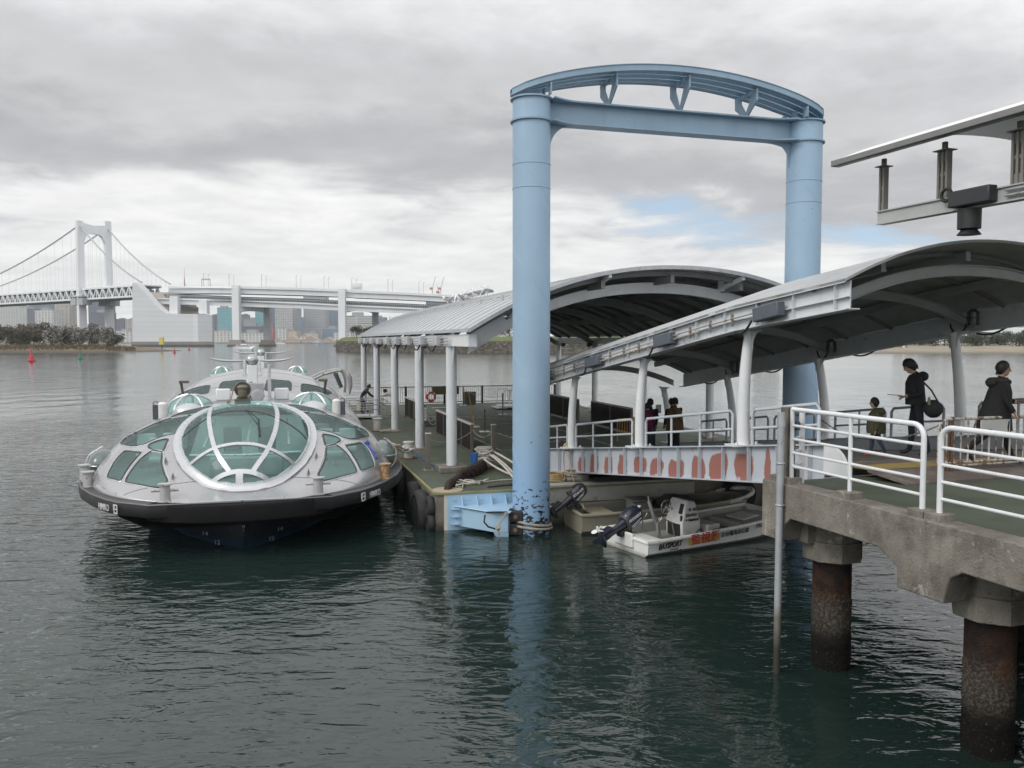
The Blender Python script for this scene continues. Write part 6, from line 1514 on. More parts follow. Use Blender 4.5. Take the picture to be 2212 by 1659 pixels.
    k = MB(); p0 = gp(-.08, 9.6, gz(9.6)+.04)
    k.tube([p0+UP*.03, p0-GV*.12, p0-GV*.14-UP*.35, gp(-.2, 9.55, 1.05), pt(3.2, .3, 1.09)], .018, 6); k.tube([p0-GV*.12, gp(-.16, 9.3, gz(9)-.4)]+sag(gp(-.2, 9.2, gz(9)-.5), fr2(.2, .4, .6), .12, 6), .016, 6)
    for i in range(4): k.torus(p0+GU*.03*i, .10, .02, ax=GU, n=12, m=6)
    tag(k.build('tan_line', YR), 'tan rope tied to the gangway flange and dropping to the cream boat', 'rope')
    k = MB(); pts = [pt(3.5+.22*math.cos(i*.7)+.02*math.sin(i*2), .45+.17*math.sin(i*.7), 1.08+.006*i) for i in range(40)]; k.tube(pts, .022, 6); tag(k.build('tan_rope_coil', YR), 'small tan rope heap on the pale step under the gangway', 'rope')
    k = MB(); pts = [pt(4.15+.34*math.cos(i*.6), .45+.20*math.sin(i*.6), 1.09+.005*i+.02*math.sin(i)) for i in range(50)]; k.tube(pts, .035, 7); tag(k.build('grey_rope_coil', mat('grey_rope', (.26, .24, .21), .9, v=.25, bump=(50, .6, .01))), 'coil of thick grey rope on the pale step beside the tan heap', 'rope')
build_small_boats()
# ================================================================ PEOPLE
SKIN = mat('skin', (.44, .27, .19), .55, v=.05); HAIR = mat('black_hair', (.012, .011, .011), .6, v=.3, bump=(60, .6, .01))
def cloth(n, c, v=.12): return mat('cloth_'+n, c, .85, v=v, vs=6, bump=(30, .35, .012))
def person(label, loc, rz, H=1.72, lean=0, headp=0, headyaw=0, legs=((8, 4), (-8, 10)), arms=((5, 8, 15), (5, 8, 15)), top=None, bottom=None, shoe=None, bulk=1.0, group=None, hair=1.0, child=False, hairback=0, sole=None):
    """legs: (hip, knee) left/right in degrees forward; arms: (shoulder pitch, spread, elbow bend); x is forward"""
    root = thing('person', label, 'person', loc, rz, group)
    k = H/1.72; hs = 1.22 if child else 1.0
    V = []; E_ = []; Rd = []; tagm = {}
    def add(p, r, par=None, m=0):
        V.append(Vector(p)); Rd.append(r if isinstance(r, tuple) else (r, r))
        if par is not None: E_.append((par, len(V)-1)); tagm[len(V)-1] = m
        return len(V)-1
    TOP, BOT, SKN, SHO = 0, 1, 2, 3
    tl, sl = .44*(.92 if child else 1), .43*(.92 if child else 1)
    def legpts(hip, knee):
        a = R(hip); b = R(hip-knee); kx, kz = tl*math.sin(a), -tl*math.cos(a); return (kx, kz), (kx+sl*math.sin(b), kz-sl*math.cos(b)), b
    L2 = [legpts(*q) for q in legs]
    low = min(q[1][1] for q in L2); pz = -low+.075+.02
    ls = R(lean)
    def up(d, x=0): return Vector((d*math.sin(ls)+x*math.cos(ls), 0, pz+.04+d*math.cos(ls)-x*math.sin(ls)))
    pel = add(up(0), (.125*bulk, .15*bulk))
    bel = add(up(.15), (.115*bulk, .14*bulk), pel, TOP); che = add(up(.33, .01), (.125*bulk, .165*bulk), bel, TOP); nb = add(up(.47, .0), (.085*bulk, .11*bulk), che, TOP)
    hp = ls+R(headp); hd = Vector((math.sin(hp), 0, math.cos(hp)))
    n1 = V[nb]+hd*.055; nk = add(n1, (.05, .052), nb, SKN)
    h0 = add(n1+hd*.055*hs+Vector((.015, 0, 0)), (.062*hs, .060*hs), nk, SKN); h1 = add(n1+hd*.135*hs+Vector((.02, 0, 0)), (.094*hs, .078*hs), h0, SKN); h2 = add(n1+hd*.215*hs+Vector((.005, 0, 0)), (.070*hs, .062*hs), h1, SKN)
    hands = []
    for s, (sp, spread, el) in zip((1, -1), arms):
        sh = add(up(.43)+Vector((0, .175*bulk**.5*s, 0)), .068*bulk, che, TOP)
        a = R(sp)+ls*.0; w = R(spread); e1 = V[sh]+Vector((math.sin(a)*math.cos(w), s*math.sin(w), -math.cos(a)*math.cos(w)))*.29
        ej = add(e1, .054*bulk, sh, TOP); b = a+R(el); w2 = w*.3; dv = Vector((math.sin(b)*math.cos(w2), s*math.sin(w2)-s*.25*math.sin(R(el)), -math.cos(b)*math.cos(w2))).normalized()
        wr = add(e1+dv*.235, .040*bulk, ej, TOP); pm = add(e1+dv*.275, (.030, .036), wr, SKN); hands.append((e1+dv*.275, dv, s))
    for s, (kn, an, b) in zip((1, -1), L2):
        hj = add(Vector((0, .088*s, pz)), (.098*bulk**.5, .092*bulk**.5), pel, BOT); kj = add(Vector((kn[0], .092*s, pz+kn[1])), .066, hj, BOT); cf = add(Vector((kn[0]*.62+an[0]*.38-.02, .092*s, pz+kn[1]*.62+an[1]*.38)), .062, kj, BOT)
        aj = add(Vector((an[0], .092*s, pz+an[1])), .046, cf, BOT); t = b*.75; fw = Vector((math.cos(t), 0, math.sin(t)))
        if an[1] < low+.012: fw = Vector((1, 0, -.0))
        hl = V[aj]+Vector((0, 0, -.05)); f1 = add(hl+fw*.07+Vector((0, 0, -.0)), (.042, .040), aj, SHO); add(hl+fw*.17+Vector((0, 0, -.012)), (.030, .042), f1, SHO)
    me = bpy.data.meshes.new('tmp'); me.from_pydata(V, E_, []); ob = bpy.data.objects.new('tmp', me); COL.objects.link(ob)
    sm = ob.modifiers.new('skin', 'SKIN'); sm.branch_smoothing = .6
    for i, q in enumerate(me.skin_vertices[0].data): q.radius = Rd[i]; q.use_root = (i == 0)
    ss = ob.modifiers.new('sub', 'SUBSURF'); ss.levels = 2; ss.render_levels = 2
    bpy.context.view_layer.update(); em = bpy.data.meshes.new_from_object(ob.evaluated_get(bpy.context.evaluated_depsgraph_get())); bpy.data.objects.remove(ob)
    B = MB(); B.v = [tuple(v.co) for v in em.vertices]; seg = [(V[a], V[b], tagm[b], max(Rd[b])) for a, b in E_]
    for p in em.polygons:
        c = p.center; best = None
        for a, b, m, r in seg:
            d = b-a; t = max(0, min(1, (c-a).dot(d)/max(1e-9, d.length_squared))); q = ((c-a-d*t).length)/max(.05, r*1.0)
            if best is None or q < best[0]: best = (q, m)
        B.f.append(tuple(p.vertices)); B.mi.append(best[1])
    bpy.data.meshes.remove(em)
    # fingers, nose, ears
    B.cur = SKN
    for p, dv, s in hands:
        side = Vector((0, 1, 0)) if abs(dv.y) < .9 else Vector((1, 0, 0)); side = (side-dv*side.dot(dv)).normalized(); inn = dv.cross(side)*s
        B.ell(p+dv*.03, .046, .040, .016, 8, 6, dv, side, inn)
        for j, ln in enumerate((.062, .072, .068, .052)):
            b0 = p+dv*.055+side*(.030-.020*j)*s; B.tube([b0, b0+dv*ln*.5+inn*.008, b0+dv*ln*.85+inn*.028], [.0095, .0085, .007], 6)
        b0 = p+dv*.01+side*.038*s; B.tube([b0, b0+dv*.03+side*.018*s+inn*.012, b0+dv*.058+side*.016*s+inn*.024], [.011, .010, .008], 6)
    yw = R(headyaw); fx = Vector((math.cos(hp)*math.cos(yw), math.sin(yw), -math.sin(hp)*math.cos(yw))).normalized(); fy = hd.cross(fx).normalized(); hc = V[h1]
    B.ell(hc+hd*.004-fx*.008, .098*hs, .080*hs, .122*hs, 18, 12, fx, fy, hd); B.ell(hc+fx*.022*hs-hd*.062*hs, .062*hs, .058*hs, .055*hs, 12, 8, fx, fy, hd)
    B.tube([hc+fx*.082*hs+hd*.025, hc+fx*.108*hs-hd*.012, hc+fx*.086*hs-hd*.022], [.009, .016, .010], 8)
    for s in (-1, 1): B.ell(hc+fy*s*.082*hs-fx*.012-hd*.005, .022, .010, .032, 8, 6, fx, fy, hd)
    B.ell(hc+fx*.070*hs-hd*.052, .022, .024, .010, 8, 5, fx, fy, hd)
    B.cur = 4
    for s in (-1, 1): B.ell(hc+fx*.086*hs+fy*s*.033+hd*.022, .009, .014, .008, 8, 5, fx, fy, hd); B.ell(hc+fx*.088*hs+fy*s*.034+hd*.044, .008, .020, .005, 8, 4, fx, fy, hd)
    top = top or cloth('black', (.014, .014, .016)); bottom = bottom or cloth('navy_trouser', (.018, .02, .03)); shoe = shoe or mat('shoe_dark', (.02, .02, .022), .5)
    body = B.build('body', None, None, sharp=70, fix=False, mats=[top, bottom, SKIN, shoe, HAIR]); body.parent = root; body.data.transform(Matrix.Scale(k, 4))
    # hair cap
    h = MB(); c = hc+hd*.016*hs-fx*.018; rows = []
    for i in range(9):
        e = R(-58+18.5*i); row = []
        for j in range(20):
            a = 2*math.pi*j/20; d = fx*math.cos(a)+fy*math.sin(a); front = max(0, math.cos(a)); ee = max(e, R(-58)+front**.8*R(88)); rj = 1+random.uniform(-.02, .05)
            row.append(c+(d*math.cos(ee)*(.100+.010*(1-front)-.030*max(0, -math.sin(ee)))*hs*hair+hd*math.sin(ee)*.126*hs*hair-fx*.0)*rj)
        rows.append(row)
    h.grid(rows, closed=True); h.add(rows[-1], [tuple(range(20))])
    for j in range(60):     # loose tufts
        a = random.uniform(0, 6.28); e = R(random.uniform(-45, 80)); d = (fx*math.cos(a)+fy*math.sin(a))
        if math.cos(a) > .5 and e < R(35): e = R(45)
        p = c+(d*math.cos(e)*.10+hd*math.sin(e)*.122)*hs*hair; t = (d*math.cos(e)+hd*math.sin(e)); h.tube([p-t*.01, p+t*.006+d.cross(hd)*.015-hd*.012, p+t*.006-hd*.035+d*.006], [.012, .009, .003], 5)
    hb = h.build('hair', HAIR, None, sharp=70); hb.parent = root
    if k != 1.0: hb.data.transform(Matrix.Scale(k, 4))
    return root, body, dict(V=V, k=k, hands=[(p*k, dv, s) for p, dv, s in hands], up=lambda d, x=0: up(d, x)*k, pz=pz*k, hc=hc*k, hd=hd, fx=fx, fy=fy)
def lpart(root, mb, name, m, **kw):     # part given in the person's own coordinates
    o = mb.build(name, m, None, **kw); o.parent = root; return o
def heading(d): return math.atan2(d[1], d[0])

def build_people():
    def rings(spec, mm, root, k, name, nseg=28, fold=.0, c0=None):
        """garment: list of (x, y, z, rx, ry) rings in the person's own frame (unscaled metres)"""
        m = MB(); rows = []
        for i, (x, y, z, rx, ry) in enumerate(spec):
            row = []
            for j in range(nseg):
                a = 2*math.pi*j/nseg; f = 1+fold*(i/len(spec))*math.sin(7*a+1.3*i*.2)+random.uniform(-.012, .012)
                row.append(Vector((x+rx*math.cos(a)*f, y+ry*math.sin(a)*f, z))*k)
            rows.append(row)
        m.grid(rows, closed=True); return lpart(root, m, name, mm, sharp=70)
    BKJ = cloth('black_jacket', (.012, .012, .014)); NVY = cloth('navy_trouser', (.016, .019, .03))
    # walking man with a shoulder bag
    loc = gp(2.72, -.35, gz(-.35)-.30); rz = heading((-.93, .36))
    r, b, q = person('person in a black hooded jacket walking left with head bent over a sheet of paper', loc, rz, 1.73, 3, 30, 8, ((-7, 12), (11, 8)), ((-14, 6, 92), (-16, 8, 88)), BKJ, NVY, mat('shoe_dark', (.02, .02, .022)), 1.12, hair=1.12)
    k = q['k']; pz = q['pz']/k
    m = rings([(.03, 0, pz-.02, .175, .20), (.035, 0, pz+.10, .172, .195), (.045, 0, pz+.25, .165, .195), (.05, 0, pz+.38, .16, .205), (.05, 0, pz+.48, .125, .16), (.055, 0, pz+.53, .085, .10)], BKJ, r, k, 'jacket')
    h = MB(); h.ell(Vector((-.08, 0, pz+.50))*k, .10, .13, .09, 14, 9, jit=.05); lpart(r, h, 'hood', BKJ)
    fx = Vector((math.cos(rz), math.sin(rz), 0)); lt = Vector((-fx.y, fx.x, 0))
    p = loc+Matrix.Rotation(rz, 3, 'Z') @ q['hands'][0][0]+UP*.02
    pp = MB(); pp.box(p+fx*.17, .26, .20, .006, (fx+UP*.05).normalized(), lt); tag(pp.build('paper_sheet', mat('paper', (.55, .55, .53), .8)), 'small pale sheet of paper held out by the walking person', 'paper')
    bg = thing('shoulder_bag', 'dark grey shoulder bag with a bottle pocket on the back of the walking person', 'bag', loc-fx*.26+lt*.20+UP*.86)
    m = MB(); c = loc-fx*.25+lt*.14+UP*.88; m.ell(c, .17, .12, .165, 16, 10, fx, lt, UP, jit=.03); m.build('pouch', mat('bag_grey', (.025, .026, .028), .8, v=.2), bg)
    m = MB(); m.cyl(c+lt*.10+fx*.08+UP*.08, c+lt*.10+fx*.08+UP*.19, .026, n=12); m.cyl(c+lt*.10+fx*.08+UP*.19, c+lt*.10+fx*.08+UP*.22, .016, n=10); m.build('bottle', mat('bottle_green', (.16, .24, .15), .3), bg)
    m = MB(); m.tube([c+UP*.12-fx*.08, c+UP*.34+fx*.04+lt*.02, loc+UP*1.46-lt*.05+fx*.0], .016, 6); m.build('strap', BLACK, bg)
    # child
    OL = cloth('olive', (.065, .062, .030)); JN = cloth('jeans', (.030, .040, .070)); RS = mat('red_sneaker', (.45, .05, .055), .5)
    loc = gp(2.12, .02, gz(.02)-.30); rz = heading((-.96, .28))
    r, b, q = person('small child in an olive jacket, jeans and red sneakers walking left', loc, rz, 1.07, 2, 6, 0, ((-12, 14), (13, 6)), ((-4, 16, 14), (6, 14, 18)), OL, JN, RS, 1.6, child=True, hair=1.04)
    k = q['k']; pz = q['pz']/k
    rings([(-.0, 0, pz-.17, .26, .29), (-.0, 0, pz-.02, .275, .30), (.0, 0, pz+.14, .26, .295), (.01, 0, pz+.30, .235, .28), (.01, 0, pz+.42, .19, .23), (.015, 0, pz+.52, .10, .11)], OL, r, k, 'jacket', fold=.02)
    h = MB(); h.ell(Vector((-.10, 0, pz+.47))*k, .10, .13, .08, 12, 8); lpart(r, h, 'hood', OL)
    # woman in a long black coat
    loc = gp(2.85, -1.93, 2.945); rz = heading((.95, -.20))
    r, b, q = person('person in a long black coat with dark tied hair walking right', loc, rz, 1.69, 4, 4, -16, ((21, 4), (-25, 22)), ((14, 8, 62), (4, 8, 30)), cloth('black_coat', (.011, .011, .013)), cloth('black_trouser', (.013, .013, .015)), mat('shoe_black', (.015, .015, .017)), 1.08, hair=1.06)
    k = q['k']; pz = q['pz']/k; CT = cloth('black_coat', (.011, .011, .013))
    rings([(-.07, 0, pz-.34, .30, .25), (-.05, 0, pz-.18, .275, .24), (-.03, 0, pz-.02, .24, .225), (.0, 0, pz+.14, .21, .21), (.025, 0, pz+.30, .19, .215), (.035, 0, pz+.42, .15, .19), (.045, 0, pz+.50, .11, .13), (.05, 0, pz+.56, .10, .11)], CT, r, k, 'coat', fold=.03)
    m = MB(); m.torus(Vector((.045, 0, pz+.50))*k, .105, .05, ax=Vector((.15, 0, 1)), n=20, m=8); m.ell(Vector((-.10, 0, pz+.47))*k, .10, .14, .09, 12, 8, jit=.06); lpart(r, m, 'collar', mat('fur_collar', (.03, .024, .02), .95, v=.3, bump=(70, .8, .015)))
    fx = Vector((math.cos(rz), math.sin(rz), 0)); hd = q['hands'][0][0]; hw = loc+Matrix.Rotation(rz, 3, 'Z') @ hd
    m = MB(); m.tube([hw-fx*.06, hw+fx*.30+UP*.01], .022, 8); m.tube([hw+fx*.30+UP*.01, hw+fx*.42], [.022, .008], 8); tag(m.build('folded_umbrella', mat('umbrella_dark', (.03, .03, .034), .7)), 'dark folded umbrella held level by the person in the long coat', 'umbrella')
    # group on the lower gangway, seen from behind
    dk = lambda h: gz(h)-.30
    grp = 'people gathered at the foot of the gangway'; away = heading((-.30, .95))
    BR = cloth('brown_coat', (.125, .068, .033)); loc = gp(3.92, 10.5, dk(10.5))
    r, b, q = person('person in a loose brown knee length coat with a strap across the back', loc, away, 1.66, 0, 4, 0, ((3, 0), (-2, 0)), ((4, 12, 10), (30, 14, 100)), BR, cloth('black_trouser', (.013, .013, .015)), None, 1.1, grp)
    k = q['k']; pz = q['pz']/k
    rings([(-.01, 0, pz-.26, .25, .30), (0, 0, pz-.1, .24, .29), (0, 0, pz+.08, .215, .27), (.01, 0, pz+.26, .19, .26), (.01, 0, pz+.40, .155, .225), (.015, 0, pz+.50, .10, .13)], BR, r, k, 'coat', fold=.03)
    m = MB(); m.tube([Vector((-.12, .15, pz+.46))*k, Vector((-.225, 0, pz+.22))*k, Vector((-.235, -.14, pz+.02))*k], .016, 6); lpart(r, m, 'strap', BLACK)
    rr = [(3.17, 10.7, 1.66, 'person in a dark blue jacket standing left of the brown coat', cloth('blue_jacket', (.024, .03, .05)), cloth('grey_trouser', (.04, .04, .045)), ((3, 10, 14), (6, 10, 16))),
          (2.92, 10.4, 1.52, 'shorter person in a crimson top at the left of the group', cloth('crimson_top', (.14, .012, .05)), cloth('denim_dark', (.025, .032, .045)), ((4, 12, 12), (8, 10, 20))),
          (4.28, 11.3, 1.68, 'person in black half hidden behind the brown coat', BKJ, cloth('black_trouser', (.013, .013, .015)), ((4, 10, 12), (4, 10, 12)))]
    for w, h, H, lab, tp, bt, ar in rr:
        person(lab, gp(w, h, dk(h)), away+random.uniform(-.2, .2), H, 1, 8, 0, ((3, 0), (-3, 0)), ar, tp, bt, None, 1.12, grp)
    pp = MB(); pp.box(gp(3.55, 10.9, dk(10.5)+1.36), .20, .01, .26, GV, (UP*.97+GU*.2)); tag(pp.build('paper_sheet', mat('paper', (.55, .55, .53), .8)), 'pale sheet of paper held up between the blue jacket and the brown coat', 'paper')
    # crew on the pontoon
    SU = cloth('suit_navy', (.014, .015, .022))
    person('person in a dark suit bending forward by the ferry gangplank', pt(.75, 25.2, ZD), heading((.97, .2)), 1.72, 46, -20, 0, ((28, 18), (6, 10)), ((30, 6, 25), (38, 6, 20)), SU, SU, mat('shoe_black', (.015, .015, .017)), 1.1)
    person('person in a white shirt and black trousers bending over behind the white column', pt(2.35, 23.1, ZD), heading((-.95, .25)), 1.72, 58, 6, 0, ((10, 4), (-6, 2)), ((70, 8, 20), (60, 8, 25)), cloth('white_shirt', (.50, .50, .49)), cloth('black_trouser', (.013, .013, .015)), mat('shoe_black', (.015, .015, .017)), 1.1)
build_people()
# ================================================================ FAR BACKGROUND
BRW = mat('bridge_white', (.68, .69, .70), .6, v=.04, vs=.05, streak=(.15, .25, (.42, .42, .42)))
BRG = mat('bridge_grey', (.36, .37, .38), .6, v=.06, vs=.05)
BRD = mat('bridge_dark', (.12, .125, .135), .7, v=.1, vs=.05)
def build_bridge():
    T1 = at_Y(177, 700, 850); T1.z = 0; ax = Vector((.812, -.583, 0)); px_ = Vector((.583, .812, 0)); T2 = T1+px_*29
    root = thing('suspension_bridge', 'long white suspension bridge with one tall tower and a double deck viaduct', 'bridge', T1)
    def leg(T, y0, name):
        top = at_Y(177, y0, T.y).z; k = MB(); w0, w1 = 4.3, 3.6
        rows = [[T+ax*(sx*5.2*(1-.2*u))+px_*(sy*w*1.0)+UP*z for sx, sy in ((-.5, -.5), (.5, -.5), (.5, .5), (-.5, .5))] for u, z, w in ((0, 0, 8), (.45, 54, 7.2), (1, top, 6.4))]
        k.grid(rows, closed=True); k.add(rows[-1], [(0, 1, 2, 3)]); return k.build(name, BRW, root), top
    l1, t1 = leg(T1, 477, 'tower_leg'); l2, t2 = leg(T2, 478, 'tower_leg')
    k = MB(); zt = t1; a, b = T1+px_*3, T2-px_*3; L_ = (b-a).length     # top portal beam with curved underside
    pts_b = [a+px_*L_*i/24+UP*(zt-12-11*abs(2*i/24-1)**4) for i in range(25)]; pts_t = [a+px_*L_*i/24+UP*(zt-3.5+1.5*abs(2*i/24-1)) for i in range(25)]
    k.prism([p-ax*2.2 for p in pts_b]+[p-ax*2.2 for p in reversed(pts_t)], ax*4.4); k.build('portal_beam', BRW, root)
    k = MB(); k.bar(T1+UP*18, T2+UP*18, 4, 5); k.build('lower_strut', BRW, root)
    k = MB(); k.bar(T1+UP*51, T2+UP*51, 5, 6); k.build('deck_strut', BRG, root)
    for T in (T1, T2):
        for s in (-1, 1): k = MB(); k.box(T+ax*s*7+UP*45, 10, 10, 7, ax, px_); k.box(T+ax*s*7+UP*50, 12, 11, 1, ax, px_); k.build('work_platform', BRG, root)
    # main cables and hangers
    for T in (T1, T2):
        top = T+UP*(t1-4)
        side = [top+ax*112*u+UP*(-(t1-4-60)*u-9*4*u*(1-u)*.6) for u in [i/14 for i in range(15)]]
        main = [top-ax*420*u+UP*(-(t1-4-62)*(1-(1-u)**2)*1.0) for u in [i/24 for i in range(25)]]
        MB().tube(side, .75, 6).build('side_cable', BRG, root); MB().tube(main, .75, 6).build('main_cable', BRG, root)
        k = MB()
        for P in side[2:-1:1]+main[1:22:1]: k.tube([P, Vector((P.x, P.y, 57))], .13, 4)
        k.build('hanger', mat('hanger_pale', (.62, .62, .62), .7), root, split=True)
    # stiffening truss, double deck
    for o in (0, 29):
        b0 = T1+px_*o; k = MB(); x0, x1 = 96, -420
        for z in (57.5, 47.5): k.bar(b0+ax*x0+UP*z, b0+ax*x1+UP*z, 1.6, 1.7)
        n = 43; dx = (x0-x1)/n
        for i in range(n):
            p, q = x0-dx*i, x0-dx*(i+1); m_ = (p+q)/2
            k.bar(b0+ax*p+UP*47.5, b0+ax*m_+UP*57.5, 1.3, 1.3); k.bar(b0+ax*m_+UP*57.5, b0+ax*q+UP*47.5, 1.3, 1.3); k.bar(b0+ax*m_+UP*47.5, b0+ax*m_+UP*57.5, .7, .7)
        k.build('stiffening_truss', BRW, root)
    for z, mm, nm in ((58.6, BRW, 'upper_roadway'), (48.0, BRG, 'lower_roadway')):
        k = MB(); a = T1+px_*14.5; k.bar(a+ax*98+UP*z, a-ax*420+UP*z, 28, 1.2); k.build(nm, mm, root)
    k = MB(); a = T1+px_*14.5; k.bar(a+ax*98+UP*52.5, a-ax*420+UP*52.5, 12, 4); k.build('inner_track', BRD, root)
    # anchorage: sloped concrete block
    AN = mat('anchorage_panel', (.58, .59, .60), .6, v=.03, vs=.03); YA = 770
    nt = AN.node_tree; L = nt.links.new; bs = nt.nodes['Principled BSDF']; old = bs.inputs['Base Color'].links[0].from_socket
    tc = nt.nodes.new('ShaderNodeTexCoord'); mp = nt.nodes.new('ShaderNodeMapping'); mp.inputs['Rotation'].default_value = (R(90), 0, 0); L(tc.outputs['Object'], mp.inputs[0])
    bk = nt.nodes.new('ShaderNodeTexBrick'); L(mp.outputs[0], bk.inputs[0]); bk.inputs['Scale'].default_value = 1; bk.inputs['Brick Width'].default_value = 400; bk.offset = 0; bk.inputs['Row Height'].default_value = 4.6; bk.inputs['Mortar Size'].default_value = .16; bk.inputs['Color1'].default_value = (1, 1, 1, 1); bk.inputs['Color2'].default_value = (.95, .95, .95, 1); bk.inputs['Mortar'].default_value = (.80, .80, .82, 1)
    mx = nt.nodes.new('ShaderNodeMix'); mx.data_type = 'RGBA'; mx.blend_type = 'MULTIPLY'; mx.inputs[0].default_value = 1; L(old, mx.inputs[6]); L(bk.outputs[0], mx.inputs[7]); L(mx.outputs[2], bs.inputs['Base Color'])
    P = lambda x, y, Y=YA: at_Y(x, y, Y)
    prof = [(286, 738), (286, 612), (291, 610), (300, 618), (312, 631), (324, 645), (336, 659), (347, 669), (360, 677), (400, 678), (418, 678), (418, 738)]
    k = MB(); k.prism([P(x, y) for x, y in prof], Vector((.34, .94, 0))*8); k.build('anchorage_wall', AN, root)
    k = MB(); cv = [P(418, 738)+Vector((.80*i+0, .0+.05*i*i*.1, 0)) for i in range(1)]
    base = P(418, 738); k.prism([P(418, 738), P(428, 738, 768), P(459, 739, 776), P(463, 738, 800), P(425, 738, 800)], UP*(P(418, 678.5).z-base.z)); k.build('anchorage_end', AN, root)
    k = MB(); prof2 = [(x+34, y) for x, y in prof[1:9]]
    k.shell([[P(x, y, YA+8), P(x+95-max(0, (y-612)*.15), y+1, YA+42)] for x, y in prof[4:9]], UP*-1.5); k.build('anchorage_slope', mat('anchorage_concrete', (.42, .38, .33), .8, v=.08, vs=.08), root)
    k = MB(); k.prism([P(284, 749, 760), P(462, 749, 760), P(463, 749, 810), P(290, 749, 810)], UP*(P(284, 738, 760).z-P(284, 749, 760).z)); k.build('anchorage_plinth', mat('plinth_concrete', (.20, .195, .18), .8, v=.15, vs=.2, zband=[(1, 2.5, (.05, .05, .045), .9, 1)]), root)
    # viaduct: two decks on portal piers
    YV = 782; bk_ = Vector((.1, 1, 0))*24
    up_t = [(362, 618.5), (440, 617.5), (520, 618.5), (640, 621.5), (745, 625.5), (760, 627), (880, 632), (1000, 638.5), (1120, 646)]
    def girder(pts, h, name, mm, deep, off=0):
        k = MB(); A_ = [P(x, y, YV)+bk_*off for x, y in pts]; k.shell([[p, p-UP*h] for p in A_], bk_*deep); return k.build(name, mm, root)
    girder(up_t, 2.2, 'upper_deck', BRW, 1.0); girder([(x, y+5.5) for x, y in up_t], 4.4, 'upper_girder', BRW, .12, .06); girder([(x, y+5.5) for x, y in up_t], 4.4, 'upper_girder', BRD, .12, .8)
    lo_t = [(330, 643), (440, 645.5), (520, 649), (640, 652.5), (745, 658), (880, 664), (1000, 670), (1120, 676)]
    girder(lo_t, 1.6, 'lower_deck', BRW, 1.0); girder([(x, y+4) for x, y in lo_t], 4.0, 'lower_girder', BRW, .12, .06)
    girder([(x, y-9) for x, y in lo_t], 3.6, 'track_barrier', BRD, .04, .4); 
    k = MB()
    for i in range(150):
        x = 362+i*5; 
        y = float(np.interp(x, [p[0] for p in lo_t], [p[1] for p in lo_t])); p = P(x, y, YV); k.bar(p, p+UP*3.4, .45, .45, Vector((0, 1, 0)))
    k.bar(P(362, 637.5, YV), P(745, 652, YV), .4, .4); k.bar(P(745, 652, YV), P(1112, 670, YV), .4, .4); k.build('parapet_rail', BRG, root)
    k = MB(); tops = [(x, y) for x, y in up_t]
    for i in range(80):
        x = 364+i*4.8; y = float(np.interp(x, [p[0] for p in tops], [p[1] for p in tops])); p = P(x, y, YV); k.bar(p, p+UP*2.0, .12, .12, Vector((0, 1, 0)))
    k.build('sound_fence', mat('fence_pale', (.5, .5, .5)), root)
    def pier(x, ytop, x2):
        w = 6.4; k = MB(); p = P(x, ytop, YV-3); b = Vector((p.x, p.y, 0)); k.box(b+UP*(p.z/2), w, 7, p.z); k.build('pier_column', BRW, root)
        q = P(x2, 664, YV+27); b2 = Vector((q.x, q.y, 0)); k = MB(); k.box(b2+UP*(q.z/2), 5.6, 6, q.z); k.build('pier_column', BRG, root)
        a_, c_ = Vector((b.x, b.y, q.z-1)), Vector((b2.x, b2.y, q.z-1)); k = MB(); n = 12
        low = [a_.lerp(c_, i/n)-UP*(3.2+3.2*abs(2*i/n-1)**3) for i in range(n+1)]; k.prism([v for v in [a_+UP*1.5, c_+UP*1.5]+low[::-1]], Vector((0, 4, 0))); k.build('pier_crossbeam', BRW, root)
        for bb, ww in ((b, 12), (b2, 11)): k = MB(); k.hexa([bb+Vector((sx*ww*.62, sy*ww*.62, 0)) for sx, sy in ((-1, -1), (1, -1), (1, 1), (-1, 1))]+[bb+Vector((sx*ww*.44, sy*ww*.44, 6.2)) for sx, sy in ((-1, -1), (1, -1), (1, 1), (-1, 1))]); k.build('pier_foundation', mat('pier_base', (.20, .18, .155), .85, v=.15, vs=.3, zband=[(1, 2.4, (.05, .045, .04), .9, 1)]), root)
    pier(510, 617, 577); pier(739, 624, 811)
    for x, y0, y1 in ((378, 640, 678), (441, 648, 678)): k = MB(); a = P(x, y0, YV-2); b = P(x, y1, YV-2); k.bar(b, a, 7.5, 7.5, Vector((0, 1, 0))); k.build('short_column', BRW, root)
    for x, y in ((440, 617), (495, 618), (565, 619), (640, 621), (700, 623), (760, 627), (838, 630), (905, 634)):
        k = MB(); p = P(x, y, YV); h = 11; k.tube([p, p+UP*h, p+UP*(h+.6)+Vector((1.5, 0, 0))], .22, 5); p2 = P(x+10, y, YV+22); k.tube([p2, p2+UP*h*.95, p2+UP*h+Vector((1.5, 0, 0))], .2, 5); k.build('lamp_post', BRG, root, split=True)
    k = MB(); a, b = P(793/2.212+70, 617.5, YV), P(834/2.212+70, 617.5, YV); k = MB(); a = P(436, 617.5, YV); b = P(454, 617.5, YV); k.bar(a, a+UP*6, .5, .5, Vector((0, 1, 0))); k.bar(b, b+UP*6, .5, .5, Vector((0, 1, 0))); k.bar(a+UP*6, b+UP*6, 1, 1.2); k.build('sign_gantry', BRG, root)
    k = MB(); a = P(759, 627, YV); k.box(a+UP*3.5+Vector((5, 0, 0)), 11, 1, 6); k.box(a+UP*3.6+Vector((5, -.7, 0)), 7, .5, 2.6); k.build('sign_frame', BRW, root, split=True)
build_bridge()

